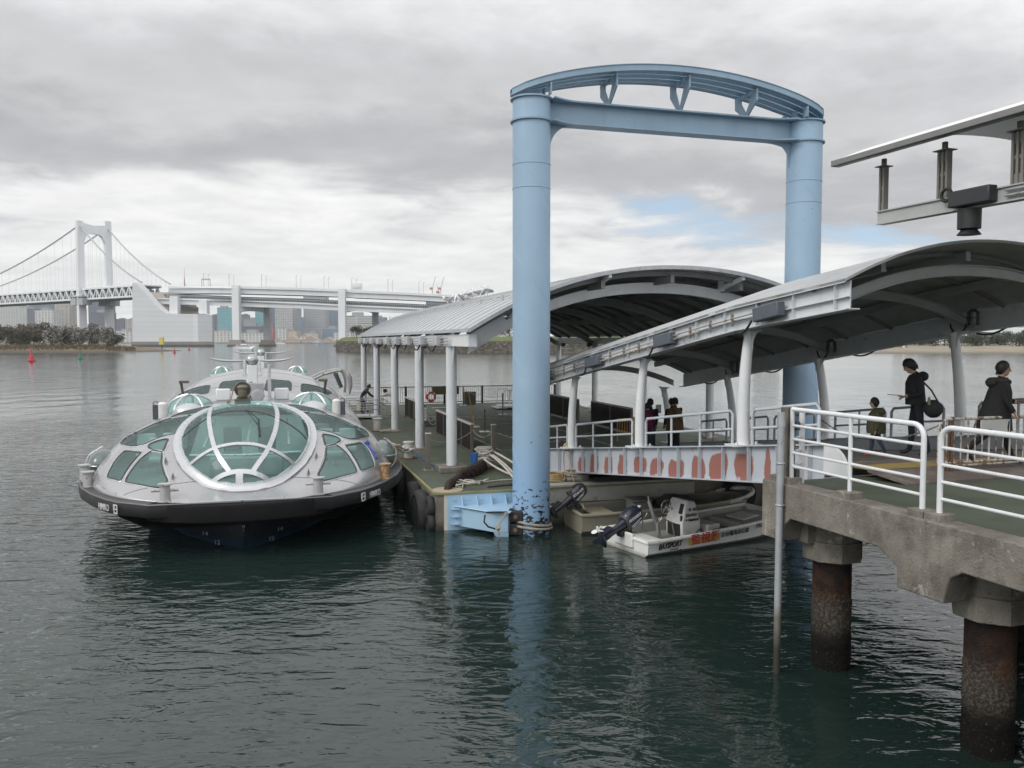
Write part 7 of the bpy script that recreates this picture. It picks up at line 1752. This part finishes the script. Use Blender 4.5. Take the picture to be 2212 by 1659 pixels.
def wmat(name, wall, win, wx, wz, fx=.7, fz=.55, v=.06):
    """facade: rows of windows ruled over the walls, in metres"""
    m = mat(name, wall, .6, v=v, vs=.02)
    nt = m.node_tree; L = nt.links.new; bs = nt.nodes['Principled BSDF']; old = bs.inputs['Base Color'].links[0].from_socket
    tc = nt.nodes.new('ShaderNodeTexCoord'); sp = nt.nodes.new('ShaderNodeSeparateXYZ'); L(tc.outputs['Object'], sp.inputs[0])
    def M(op, a, b):
        n = nt.nodes.new('ShaderNodeMath'); n.operation = op
        for i, q in enumerate((a, b)):
            if isinstance(q, bpy.types.NodeSocket): L(q, n.inputs[i])
            else: n.inputs[i].default_value = q
        return n.outputs[0]
    h = M('ADD', sp.outputs[0], M('MULTIPLY', sp.outputs[1], .7))
    a = M('LESS_THAN', M('FRACT', M('DIVIDE', h, wx), 0), fx); b = M('LESS_THAN', M('FRACT', M('DIVIDE', sp.outputs[2], wz), 0), fz)
    ge = nt.nodes.new('ShaderNodeNewGeometry'); sn = nt.nodes.new('ShaderNodeSeparateXYZ'); L(ge.outputs['Normal'], sn.inputs[0])
    side = M('LESS_THAN', M('ABSOLUTE', sn.outputs[2], 0), .5)
    wn = nt.nodes.new('ShaderNodeTexWhiteNoise'); wn.noise_dimensions = '2D'; cb = nt.nodes.new('ShaderNodeCombineXYZ'); L(M('FLOOR', M('DIVIDE', h, wx), 0), cb.inputs[0]); L(M('FLOOR', M('DIVIDE', sp.outputs[2], wz), 0), cb.inputs[1]); L(cb.outputs[0], wn.inputs['Vector'])
    f = M('MULTIPLY', M('MULTIPLY', a, b), side); f = M('MULTIPLY', f, M('ADD', M('MULTIPLY', wn.outputs['Value'], .5), .6))
    mx = nt.nodes.new('ShaderNodeMix'); mx.data_type = 'RGBA'; mx.clamp_factor = True; L(f, mx.inputs[0]); L(old, mx.inputs[6]); mx.inputs[7].default_value = (*win, 1); L(mx.outputs[2], bs.inputs['Base Color'])
    return m
def build_city():
    k = MB(); k.hexa([Vector(q) for q in ((-2600, 1790, -2), (900, 1790, -2), (900, 9000, -2), (-5000, 9000, -2), (-2600, 1790, 2.6), (900, 1790, 2.6), (900, 9000, 2.6), (-5000, 9000, 2.6))]); struct('far_shore', k, mat('quay_grey', (.16, .16, .15), .8, vs=.01))
    F = {
     'pale': wmat('facade_pale', (.42, .42, .40), (.20, .22, .24), 7, 3.6, .62, .55), 'beige': wmat('facade_beige', (.38, .35, .30), (.12, .13, .145), 11, 3.4, .75, .5), 'navy': wmat('facade_navy', (.10, .13, .17), (.055, .075, .11), 9, 4.2, .85, .7),
     'glass': wmat('facade_blue_glass', (.15, .20, .25), (.10, .15, .21), 6, 4, .8, .7), 'teal': wmat('facade_teal', (.12, .31, .33), (.08, .24, .28), 10, 4.2, .9, .6), 'lattice': wmat('facade_lattice', (.40, .40, .39), (.08, .10, .12), 4.6, 4.2, .66, .62),
     'grey': wmat('facade_grey', (.27, .28, .28), (.16, .18, .195), 40, 4.4, .95, .45), 'dark': wmat('facade_dark', (.09, .10, .12), (.05, .06, .08), 7, 4, .7, .6), 'stripe': wmat('facade_striped', (.46, .46, .44), (.07, .08, .10), 60, 4.4, .96, .55),
     'white': wmat('facade_white', (.55, .55, .52), (.25, .27, .28), 8, 4.2, .66, .45), 'tan': wmat('facade_tan', (.42, .37, .28), (.22, .20, .17), 9, 4.5, .5, .4)}
    names = {'pale': 'pale grey', 'beige': 'beige striped', 'navy': 'dark navy', 'glass': 'blue grey glass', 'teal': 'teal glass', 'lattice': 'grey lattice fronted', 'grey': 'grey banded', 'dark': 'dark grey', 'stripe': 'white and dark striped', 'white': 'white', 'tan': 'tan'}
    used = set()
    def block(x0, x1, yt, Y, fk, where, depth=40, top=None, yb=742, roofbits=True, kind='building', cat='building', gable=False):
        a, b = at_Y(x0, yt, Y), at_Y(x1, yt, Y); h = a.z; cx = (a.x+b.x)/2; w = b.x-a.x
        lab = f'{names[fk]} {kind.replace("_", " ")} {where}'
        root = thing(kind, lab, cat, (cx, Y, 0)); k = MB(); k.box((cx, Y+depth/2, h/2), w, depth, h); k.build('walls', F[fk], root)
        if gable:
            k = MB(); k.prism([Vector((a.x-1, Y-.5, h)), Vector((b.x+1, Y-.5, h)), Vector((cx, Y-.5, h+w*.28))], Vector((0, depth, 0))); k.build('roof', mat('roof_tan', (.34, .27, .22), .8, vs=.05), root)
        elif roofbits:
            k = MB(); k.box((cx, Y+depth/2, h+.6), w+1, depth+1, 1.2); k.build('parapet', F[fk] if fk not in ('teal', 'glass', 'navy') else mat('parapet_grey', (.3, .31, .32), .7), root)
            k = MB(); k.box((cx+w*random.uniform(-.2, .2), Y+depth/2, h+1.2+w*.07), w*.4, depth*.5, w*.14); k.build('roof_plant', mat('roof_plant_grey', (.25, .25, .26), .7), root)
        return root
    B = [(-30, 40, 648, 2300, 'pale', 'at the far left edge of the skyline'), (40, 59, 664, 2200, 'pale', 'second from the left edge, lower than its neighbour'), (58, 76, 668, 2150, 'dark', 'standing just left of the wide navy tower'), (63, 113, 645, 2700, 'navy', 'wide tower rising left of the beige block'), (75, 114, 671, 2100, 'white', 'low in front of the wide navy tower'),
         (117, 150, 649, 2200, 'beige', 'tall block left of the bridge tower'), (150, 172, 668, 2400, 'dark', 'tucked between the beige block and the bridge tower'), (190, 234, 646, 2300, 'navy', 'standing between the legs of the bridge tower'), (194, 234, 676, 2000, 'dark', 'lower, framed by the legs of the bridge tower'), (250, 268, 690, 2200, 'dark', 'small, right of the bridge tower'), (270, 285, 690, 2150, 'beige', 'small, touching the left edge of the anchorage'),
         (250, 284, 716, 1850, 'white', 'long low, left of the anchorage by the water'), (460, 475, 680, 2300, 'dark', 'right of the anchorage, behind the teal block'), (469, 501, 665, 2150, 'teal', 'tall wide block right of the anchorage'), (462, 500, 716, 1850, 'white', 'low in front of the teal block'), (518, 531, 680, 2500, 'dark', 'slim, just right of the first viaduct column'), (526, 552, 690, 2400, 'grey', 'lower block right of the first viaduct column'), (551, 571, 671, 2250, 'teal', 'narrow tower left of the second viaduct column'), (518, 570, 706, 2000, 'dark', 'long low block between two viaduct columns'), (517, 568, 720, 1850, 'white', 'long terraced block at the waterside between two viaduct columns'),
         (585, 597, 662, 2350, 'navy', 'slim, right beside the second viaduct column'), (594, 632, 663, 2150, 'lattice', 'tall tower under the viaduct'), (631, 644, 664, 2500, 'glass', 'slim curved looking tower touching the lattice tower'), (644, 656, 687, 2600, 'glass', 'low, seen far back between two tall towers'), (655, 703, 640, 2200, 'grey', 'widest tower, rising through both viaduct decks'), (702, 733, 668, 2300, 'glass', 'tower attached to the right of the widest tower'), (748, 804, 683, 2100, 'stripe', 'wide office block right of the third viaduct column'), (804, 832, 686, 2300, 'glass', 'low tower beside the fourth viaduct column'),
         (597, 620, 711, 1900, 'white', 'small block below the lattice tower'), (619, 642, 716, 1900, 'tan', 'small block right of the white one below the lattice tower'), (660, 686, 720, 1900, 'pale', 'low block in front of the widest tower'), (696, 732, 710, 1950, 'glass', 'low wide block below the attached glass tower'), (720, 757, 719, 1880, 'white', 'low block beside the third viaduct column'), (920, 990, 652, 2300, 'navy', 'glimpsed between the viaduct decks above the shelter roof'),
         (1643, 1686, 621, 1500, 'white', 'tall apartment block just left of the right blue column')]
    for x0, x1, yt, Y, fk, wh in B: block(x0, x1, yt, Y, fk, wh)
    for i, (x0, x1, wh) in enumerate([(648, 668, 'with a pointed gable below the widest tower')]): block(x0, x1, 727, 1840, 'white', wh, 30, gable=True, kind='gabled_house')
    for i, (x0, x1, yt, fk, wh) in enumerate([(588, 612, 737, 'tan', 'leftmost along the far quay'), (614, 650, 736, 'tan', 'second from the left along the far quay'), (652, 690, 736, 'tan', 'third from the left along the far quay'), (692, 724, 737, 'tan', 'rightmost along the far quay')]): block(x0, x1, yt, 1800, fk, wh, 26, gable=True, kind='warehouse', cat='warehouse')
    # radio tower, red and white
    Y = 3200; p = at_Y(398, 580, Y); t = thing('radio_tower', 'slender red and white lattice radio tower above the bridge', 'tower', (p.x, Y, 0)); h = p.z; RW_ = [mat('tower_red', (.30, .085, .06), .7), mat('tower_white', (.5, .5, .49), .7)]
    for i in range(8):
        z0, z1 = h*i/8, h*(i+1)/8; r = lambda z: .8+max(0, 1-z/h)**1.7*26
        k = MB(); k.lathe([(r(z0), z0), (r(z1), z1)], (p.x, Y, 0), 4); k.build('mast_section', RW_[i % 2], t)
    k = MB(); k.box((p.x, Y, h*.52), 14, 14, 8); k.build('platform', RW_[1], t)
    # tower cranes
    CRW = mat('crane_white', (.55, .53, .52), .6); CRR = mat('crane_red', (.38, .08, .06), .6)
    for x, yb, ym, yt, dx, lab in ((934, 640, 624, 597, 7, 'white luffing crane with raised jib, left of a pair beyond the viaduct'), (948, 640, 632, 618, -3, 'small white crane between two larger cranes beyond the viaduct'), (952, 640, 624, 598, 7, 'white luffing crane with raised jib, right of a pair beyond the viaduct')):
        Y = 2400; a = at_Y(x, yb, Y); b = at_Y(x, ym, Y); c = at_Y(x+dx, yt, Y); t = thing('tower_crane', lab, 'crane', (a.x, Y, 0)); base = Vector((a.x, Y, 0))
        k = MB(); k.bar(base, b, 3.4, 3.4, Vector((0, 1, 0))); k.build('mast', CRW, t); k = MB(); k.bar(b, c, 2.6, 2.6, Vector((0, 1, 0))); k.build('jib', CRW, t); k = MB(); k.box(b+Vector((-3, 0, 1)), 9, 5, 6); k.build('cab', CRR, t)
    x, Y = 588, 1950; a = at_Y(588, 740, Y); t = thing('red_crane', 'red harbour crane under the second viaduct column', 'crane', (a.x, Y, 0)); k = MB(); b = at_Y(589, 716, Y); k.bar(Vector((a.x, Y, 0)), b, 5, 5, Vector((0, 1, 0))); k.build('mast', CRR, t); k = MB(); k.bar(b, at_Y(584, 700, Y), 4, 4, Vector((0, 1, 0))); k.build('jib', CRR, t)
build_city()

# ---------------------------------------------------------------- trees
def leafmat(n, c, v=.35): return mat('leaf_'+n, c, .8, v=v, vs=.35)
TR_BARK = mat('bark', (.075, .058, .042), .9, v=.2)
def tree(name, label, loc, h, w, lm, group, n=700, leaf=.55, trunk=.35, clumps=9, seed=0, squash=.75, low=.25):
    rnd = random.Random(seed); root = thing(name, label, 'tree', loc, 0, group); loc = Vector(loc)
    k = MB(); th = h*low+h*.2; k.tube([loc-UP*.3, loc+UP*th*.5+Vector((rnd.uniform(-.2, .2), 0, 0)), loc+UP*th, loc+UP*h*.75], [trunk, trunk*.8, trunk*.6, trunk*.2], 7)
    C_ = []
    for i in range(clumps):
        a = rnd.uniform(0, 6.28); rr = w/2*(rnd.random()**.5)*.72; z = h*(low+.12+(1-low-.2)*rnd.random()*(1-.35*rr/(w/2))); c = Vector((math.cos(a)*rr, math.sin(a)*rr, z)); C_.append((c, w*rnd.uniform(.20, .32)))
        k.tube([loc+UP*th*rnd.uniform(.6, 1), loc+c*.55+UP*th*.3, loc+c], [trunk*.35, trunk*.22, trunk*.06], 5)
    k.build('trunk', TR_BARK, root)
    g = MB()
    for i in range(n):
        c, r = C_[rnd.randrange(clumps)]; d = Vector((rnd.gauss(0, 1), rnd.gauss(0, 1), rnd.gauss(0, 1))).normalized()*r*(rnd.random()**.33); d.z *= squash; p = loc+c+d
        u = Vector((rnd.gauss(0, 1), rnd.gauss(0, 1), rnd.gauss(0, .7))).normalized(); v = u.cross(Vector((rnd.gauss(0, 1), rnd.gauss(0, 1), rnd.gauss(0, 1)))).normalized(); s = leaf*rnd.uniform(.5, 1.2)
        g.add([p-u*s*.5, p+v*s*.3, p+u*s*.5, p-v*s*.3], [(0, 1, 2, 3)])
    g.build('crown', lm, root, fix=False)
    return root
def build_shores():
    # left island: mud flat rising to dry grass and scrub
    k = MB(); rows = []; nx = 60
    for j, (dY, z) in enumerate(((0, -.4), (6, .25), (18, .9), (32, 1.9), (55, 3.0), (95, 3.6), (140, 1.0))):
        row = []
        for i in range(nx+1):
            X = -420+(420-163)*i/nx; e = min(1, (nx-i)/14); yb = 352+24*math.sin(i*.31)*.2+(8 if i > 44 else 0)+.10*(X+290)*.2
            row.append(Vector((X+dY*(-.25 if i == nx else 0), yb+dY*(.5+.5*e), -.5+(z+.5)*e**.7+.12*math.sin(i*1.7+j))))
        rows.append(row)
    k.grid(rows); o = struct('island_ground', k, mat('island_soil', (.155, .11, .062), .95, v=.3, vs=.12, spots=[((.30, .20, .10), .10, .52, .62, .8), ((.07, .075, .035), .16, .56, .66, .8)], zband=[(.55, 1.0, (.075, .068, .06), .9, .5)], bump=(1.2, 1, .4)), fix=False)
    DK = leafmat('dark', (.045, .050, .026)); BRN = leafmat('brown', (.095, .070, .040)); GRY = mat('leaf_whitened', (.10, .095, .075), .9, v=.5, vs=.5, spots=[((.42, .40, .38), .55, .50, .58, .9)])
    spec = [(-8, 704, 'dark'), (14, 700, 'brown'), (34, 701, 'brown'), (52, 698, 'dark'), (72, 700, 'brown'), (92, 699, 'dark'), (112, 697, 'grey'), (130, 700, 'grey'), (150, 704, 'dark'), (172, 704, 'grey'), (192, 702, 'grey'), (212, 704, 'grey'), (230, 708, 'grey'), (244, 715, 'dark')]
    lab = {'dark': 'dark evergreen tree on the left island', 'brown': 'brownish bare looking tree on the left island', 'grey': 'dark tree with whitened branches on the left island'}
    for i, (x, y, c) in enumerate(spec):
        Y = 410+8*(i % 3); p = at_Y(x, y, Y); tree('scrub_tree', lab[c], (p.x, Y, 2.6), (p.z-2.6+.6)*(1.12, .86, 1.0, .78, 1.06)[i % 5], 9+1.8*(i % 3), {'dark': DK, 'brown': BRN, 'grey': GRY}[c], 'trees on the left island', 1500, 1.0, .22, 12, 30+i, .8, .10)
    k = MB(); rnd = random.Random(5)
    for i in range(2600):
        x = rnd.uniform(-20, 292); Y = rnd.uniform(372, 400)-(5 if x > 230 else 0); p = at_Y(x, 740, Y); z = 1.0+(Y-372)*.05+(1.1 if x < 230 else .4)*rnd.random(); u = Vector((rnd.gauss(0, 1), rnd.gauss(0, .5), rnd.gauss(0, 1))).normalized(); v = u.cross(Vector((0, 1, .3))).normalized(); s = rnd.uniform(.35, .9)
        k.add([Vector((p.x, Y, z))-u*s*.5, Vector((p.x, Y, z))+v*s*.3, Vector((p.x, Y, z))+u*s*.5, Vector((p.x, Y, z))-v*s*.3], [(0, 1, 2, 3)])
    o = k.build('scrub', leafmat('scrub', (.085, .066, .032), .4), None, fix=False); tag(o, 'low brown scrub covering the left island', 'scrub', None, 'stuff')
    # stone walled islet with grass
    ST = mat('battery_stone', (.10, .092, .082), .9, v=.2, vs=.4)
    nt = ST.node_tree; L = nt.links.new; bs = nt.nodes['Principled BSDF']; old = bs.inputs['Base Color'].links[0].from_socket
    tc = nt.nodes.new('ShaderNodeTexCoord'); mp = nt.nodes.new('ShaderNodeMapping'); mp.inputs['Rotation'].default_value = (R(90), 0, 0); L(tc.outputs['Object'], mp.inputs[0])
    bk = nt.nodes.new('ShaderNodeTexBrick'); L(mp.outputs[0], bk.inputs[0]); bk.inputs['Scale'].default_value = 1; bk.inputs['Brick Width'].default_value = 1.25; bk.inputs['Row Height'].default_value = .78; bk.inputs['Mortar Size'].default_value = .07; bk.inputs['Bias'].default_value = -.2
    bk.inputs['Color1'].default_value = (.55, .5, .45, 1); bk.inputs['Color2'].default_value = (1.7, 1.62, 1.5, 1); bk.inputs['Mortar'].default_value = (.3, .28, .25, 1)
    mx = nt.nodes.new('ShaderNodeMix'); mx.data_type = 'RGBA'; mx.blend_type = 'MULTIPLY'; mx.inputs[0].default_value = 1; L(old, mx.inputs[6]); L(bk.outputs[0], mx.inputs[7]); L(mx.outputs[2], bs.inputs['Base Color'])
    pl = [at_z(x, y, 0) for x, y in ((724, 758.5), (760, 760), (900, 761.5), (1120, 762.5), (1330, 763.5), (1560, 764))]; pl.insert(0, pl[0]+Vector((4, 90, 0)))
    k = MB(); rows = [[Vector((p.x, p.y, -1)) for p in pl], [p+Vector((.25, .5, 3)) for p in pl], [p+Vector((.5, 1.0, 5.0)) for p in pl], [p+Vector((.6, 2.4, 5.0)) for p in pl]]; k.grid(rows); w = k.build('stone_wall', ST, None, fix=False); tag(w, 'old stone block sea wall round the grassy islet', 'wall')
    k = MB(); k.grid([[p+Vector((.6, 2.0, 4.9)) for p in pl[1:]], [p+Vector((1, 9, 6.4)) for p in pl[1:]], [p+Vector((1, 22, 7.2)) for p in pl[1:]], [p+Vector((1, 80, 7.0)) for p in pl[1:]]]); struct('grass_bank', k, mat('islet_grass', (.085, .115, .030), .9, v=.25, vs=.2, bump=(2, .8, .2)), fix=False)
    GM = leafmat('mid', (.055, .062, .030)); i = 0
    for x, y, c in ((770, 702, GM), (797, 704, DK), (1072, 699, GM), (1100, 694, BRN), (1128, 699, GM), (1160, 700, DK)):
        Y = 412+6*(i % 2); p = at_Y(x, y, Y); tree('islet_tree', 'small green tree on the grassy islet behind the stone wall', (p.x, Y, 6.4), p.z-6.4, 6.5 if x < 900 else 9, c, 'trees on the stone walled islet', 1000, .75, .18, 9, 60+i, .8, .12); i += 1
    # right beach and park
    k = MB(); rows = []
    for dY, z in ((0, -.3), (3, .15), (5, .30), (14, 1.0), (22, 1.35), (40, 2.2), (110, 3.0), (240, 3.2)): rows.append([Vector((X, 322+8*math.sin(X*.013)+dY+(X-150)*.02, z+.08*math.sin(X*.3+dY))) for X in range(85, 560, 6)])
    k.grid(rows); struct('beach', k, mat('beach_sand', (.24, .21, .155), .95, v=.18, vs=.15, spots=[((.20, .155, .10), .12, .54, .66, .8)], zband=[(.45, .95, (.13, .115, .09), .9, .25)], bump=(2, .5, .15)), fix=False)
    GD = leafmat('park', (.038, .048, .024))
    for i, (x, y) in enumerate(((2015, 716), (2040, 719), (2062, 722), (2092, 716), (2100, 724), (2122, 719), (2150, 722), (2172, 716), (2196, 713), (2222, 712), (1985, 726), (1952, 728), (2240, 716))):
        Y = 400+10*(i % 4); p = at_Y(x, y, Y); tree('park_tree', 'rounded dark green park tree behind the right beach', (p.x, Y, 2.6), p.z-2.6, 8+2*(i % 3), GD, 'park trees behind the beach', 1500, .8, .2, 11, 90+i, .85, .12)
    hp = at_Y(1952, 748, 372); h = thing('beach_hut', 'small brick coloured hut with a flat white roof on the right beach', 'hut', (hp.x, 372, 2.0)); k = MB(); k.box((hp.x, 373.5, 3.0), 3.4, 3, 2.2); k.build('walls', mat('hut_brick', (.28, .15, .10), .8, vs=.5), h); k = MB(); k.box((hp.x, 373.4, 4.2), 4.6, 4, .25); k.build('roof', CLEANW, h); k = MB(); k.box((hp.x, 371.95, 2.95), .9, .1, 1.9); k.build('door', CLEANW, h)
    # elevated road behind the park
    v = thing('elevated_road', 'white elevated road on piers far behind the park trees', 'bridge', at_Y(2150, 720, 620)); k = MB(); a, b = at_Y(2040, 706, 640), at_Y(2330, 722, 600); k.bar(a, b, 14, 4.5); k.build('deck', BRW, v); k = MB(); k.bar(at_Y(2040, 714, 641), at_Y(2330, 731, 601), 12, 3.0); k.build('girder', BRG, v)
    for x in (2085, 2160, 2235): k = MB(); p = at_Y(x, 722, 625); k.box((p.x, 630, p.z/2), 4, 4, p.z); k.build('pier', BRG, v)
    p = at_Y(2192, 686, 900); t = thing('building', 'white banded block behind the elevated road at the right edge', 'building', (p.x, 900, 0)); k = MB(); k.box((p.x+10, 915, p.z/2), 60, 30, p.z); k.build('walls', wmat('facade_white', (.5, .5, .5), (.2, .2, .2), 8, 4), t)
build_shores()

def build_floating():
    RD, GR = mat('buoy_red', (.42, .035, .045), .5, v=.1), mat('buoy_green', (.02, .16, .11), .5, v=.1)
    def buoy(x, yb, yt, m, lab):
        p = at_z(x, yb, 0); h = at_Y(x, yt, p.y).z; s = h/3.4; o = thing('channel_buoy', lab, 'buoy', p, 0, None)
        k = MB(); k.lathe([(.85*s, -.4*s), (1.0*s, .1*s), (1.0*s, .35*s), (.55*s, .5*s)], p, 16); k.build('float', m, o)
        k = MB(); k.lathe([(.62*s, .45*s), (.42*s, 1.5*s), (.2*s, 2.4*s), (.14*s, 2.7*s)], p, 12); k.build('tower', m, o)
        k = MB(); k.lathe([(.12*s, 2.7*s), (.14*s, 2.9*s), (.1*s, 3.2*s), (.02, 3.4*s)], p, 10); k.build('lantern', m, o)
    buoy(68, 781, 752, RD, 'red channel buoy nearest the left picture edge, the biggest one'); buoy(173, 776, 757, GR, 'green channel buoy off the left island tip'); buoy(377, 763, 750, RD, 'red channel buoy below the bridge anchorage'); buoy(408.5, 756.5, 746.5, RD, 'smallest red channel buoy, right of the other one below the anchorage')
    buoy(546, 757.5, 749.5, GR, 'small green channel buoy beside the white cruise boat'); buoy(563.5, 762.5, 746, GR, 'green channel buoy behind the ferry rotor masts')
    p = at_z(349.6, 757.5, 0); t = thing('marker_post', 'yellow square topped marker post standing in the water by the anchorage', 'marker', p); k = MB(); k.cyl(p-UP*2, p+UP*3.2, .35, n=10); k.build('post', DARKG, t); k = MB(); k.box(p+UP*5.1, 1.9, 1.9, 3.8); k.build('yellow_box', mat('marker_yellow', (.55, .48, .12), .6), t)
    def ship(x0, x1, yb, Y, mm, lab, L2=1):
        a, b = at_z(x0, yb, 0), at_z(x1, yb, 0); c = (a+b)/2; L_ = (b-a).length; X = (b-a).normalized(); N_ = Vector((-X.y, X.x, 0)); o = thing('cruise_boat', lab, 'boat', c); w = L_*.2
        k = MB(); k.hexa([c-X*L_*.48-N_*w*.4, c+X*L_*.40-N_*w*.4, c+X*L_*.40+N_*w*.4, c-X*L_*.48+N_*w*.4]+[c-X*L_*.5-N_*w*.5+UP*L_*.085, c+X*L_*.52-N_*w*.1+UP*L_*.10, c+X*L_*.52+N_*w*.1+UP*L_*.10, c-X*L_*.5+N_*w*.5+UP*L_*.085]); k.build('hull', mm, o)
        k = MB(); k.box(c+UP*L_*.12-X*L_*.05, L_*.62, w*.8, L_*.07, X, N_); k.build('cabin', CLEANW, o); k = MB(); k.box(c+UP*L_*.18-X*L_*.02, L_*.26, w*.6, L_*.06, X, N_); k.build('wheelhouse', CLEANW, o)
        k = MB(); k.box(c+UP*L_*.125-X*L_*.05-N_*w*.41, L_*.56, .06, L_*.025, X, N_); k.build('window_band', DARKG, o)
    ship(504, 551, 752.5, 0, CLEANW, 'white cruise boat lying in front of the viaduct piers'); ship(672, 700, 742.5, 0, mat('ship_blue', (.08, .18, .38), .5), 'blue hulled boat at the far quay'); ship(681, 712, 744, 0, CLEANW, 'small white boat right of the blue one at the far quay') if False else None
    ship(594, 616, 743, 0, CLEANW, 'small white boat at the far quay under the lattice tower')
build_floating()

def build_haze():
    k = MB(); k.hexa([Vector(q) for q in ((-5200, -120, -3), (1900, -120, -3), (1900, 4200, -3), (-5200, 4200, -3), (-5200, -120, 330), (1900, -120, 330), (1900, 4200, 330), (-5200, 4200, 330))])
    m = bpy.data.materials.new('thin_haze'); m.use_nodes = True; nt = m.node_tree; nt.nodes.remove(nt.nodes['Principled BSDF'])
    v = nt.nodes.new('ShaderNodeVolumePrincipled'); v.inputs['Color'].default_value = (.93, .95, 1, 1); v.inputs['Density'].default_value = .00010; nt.links.new(v.outputs[0], nt.nodes['Material Output'].inputs['Volume'])
    o = k.build('haze', m); o['kind'] = 'stuff'
if HAZE: build_haze()
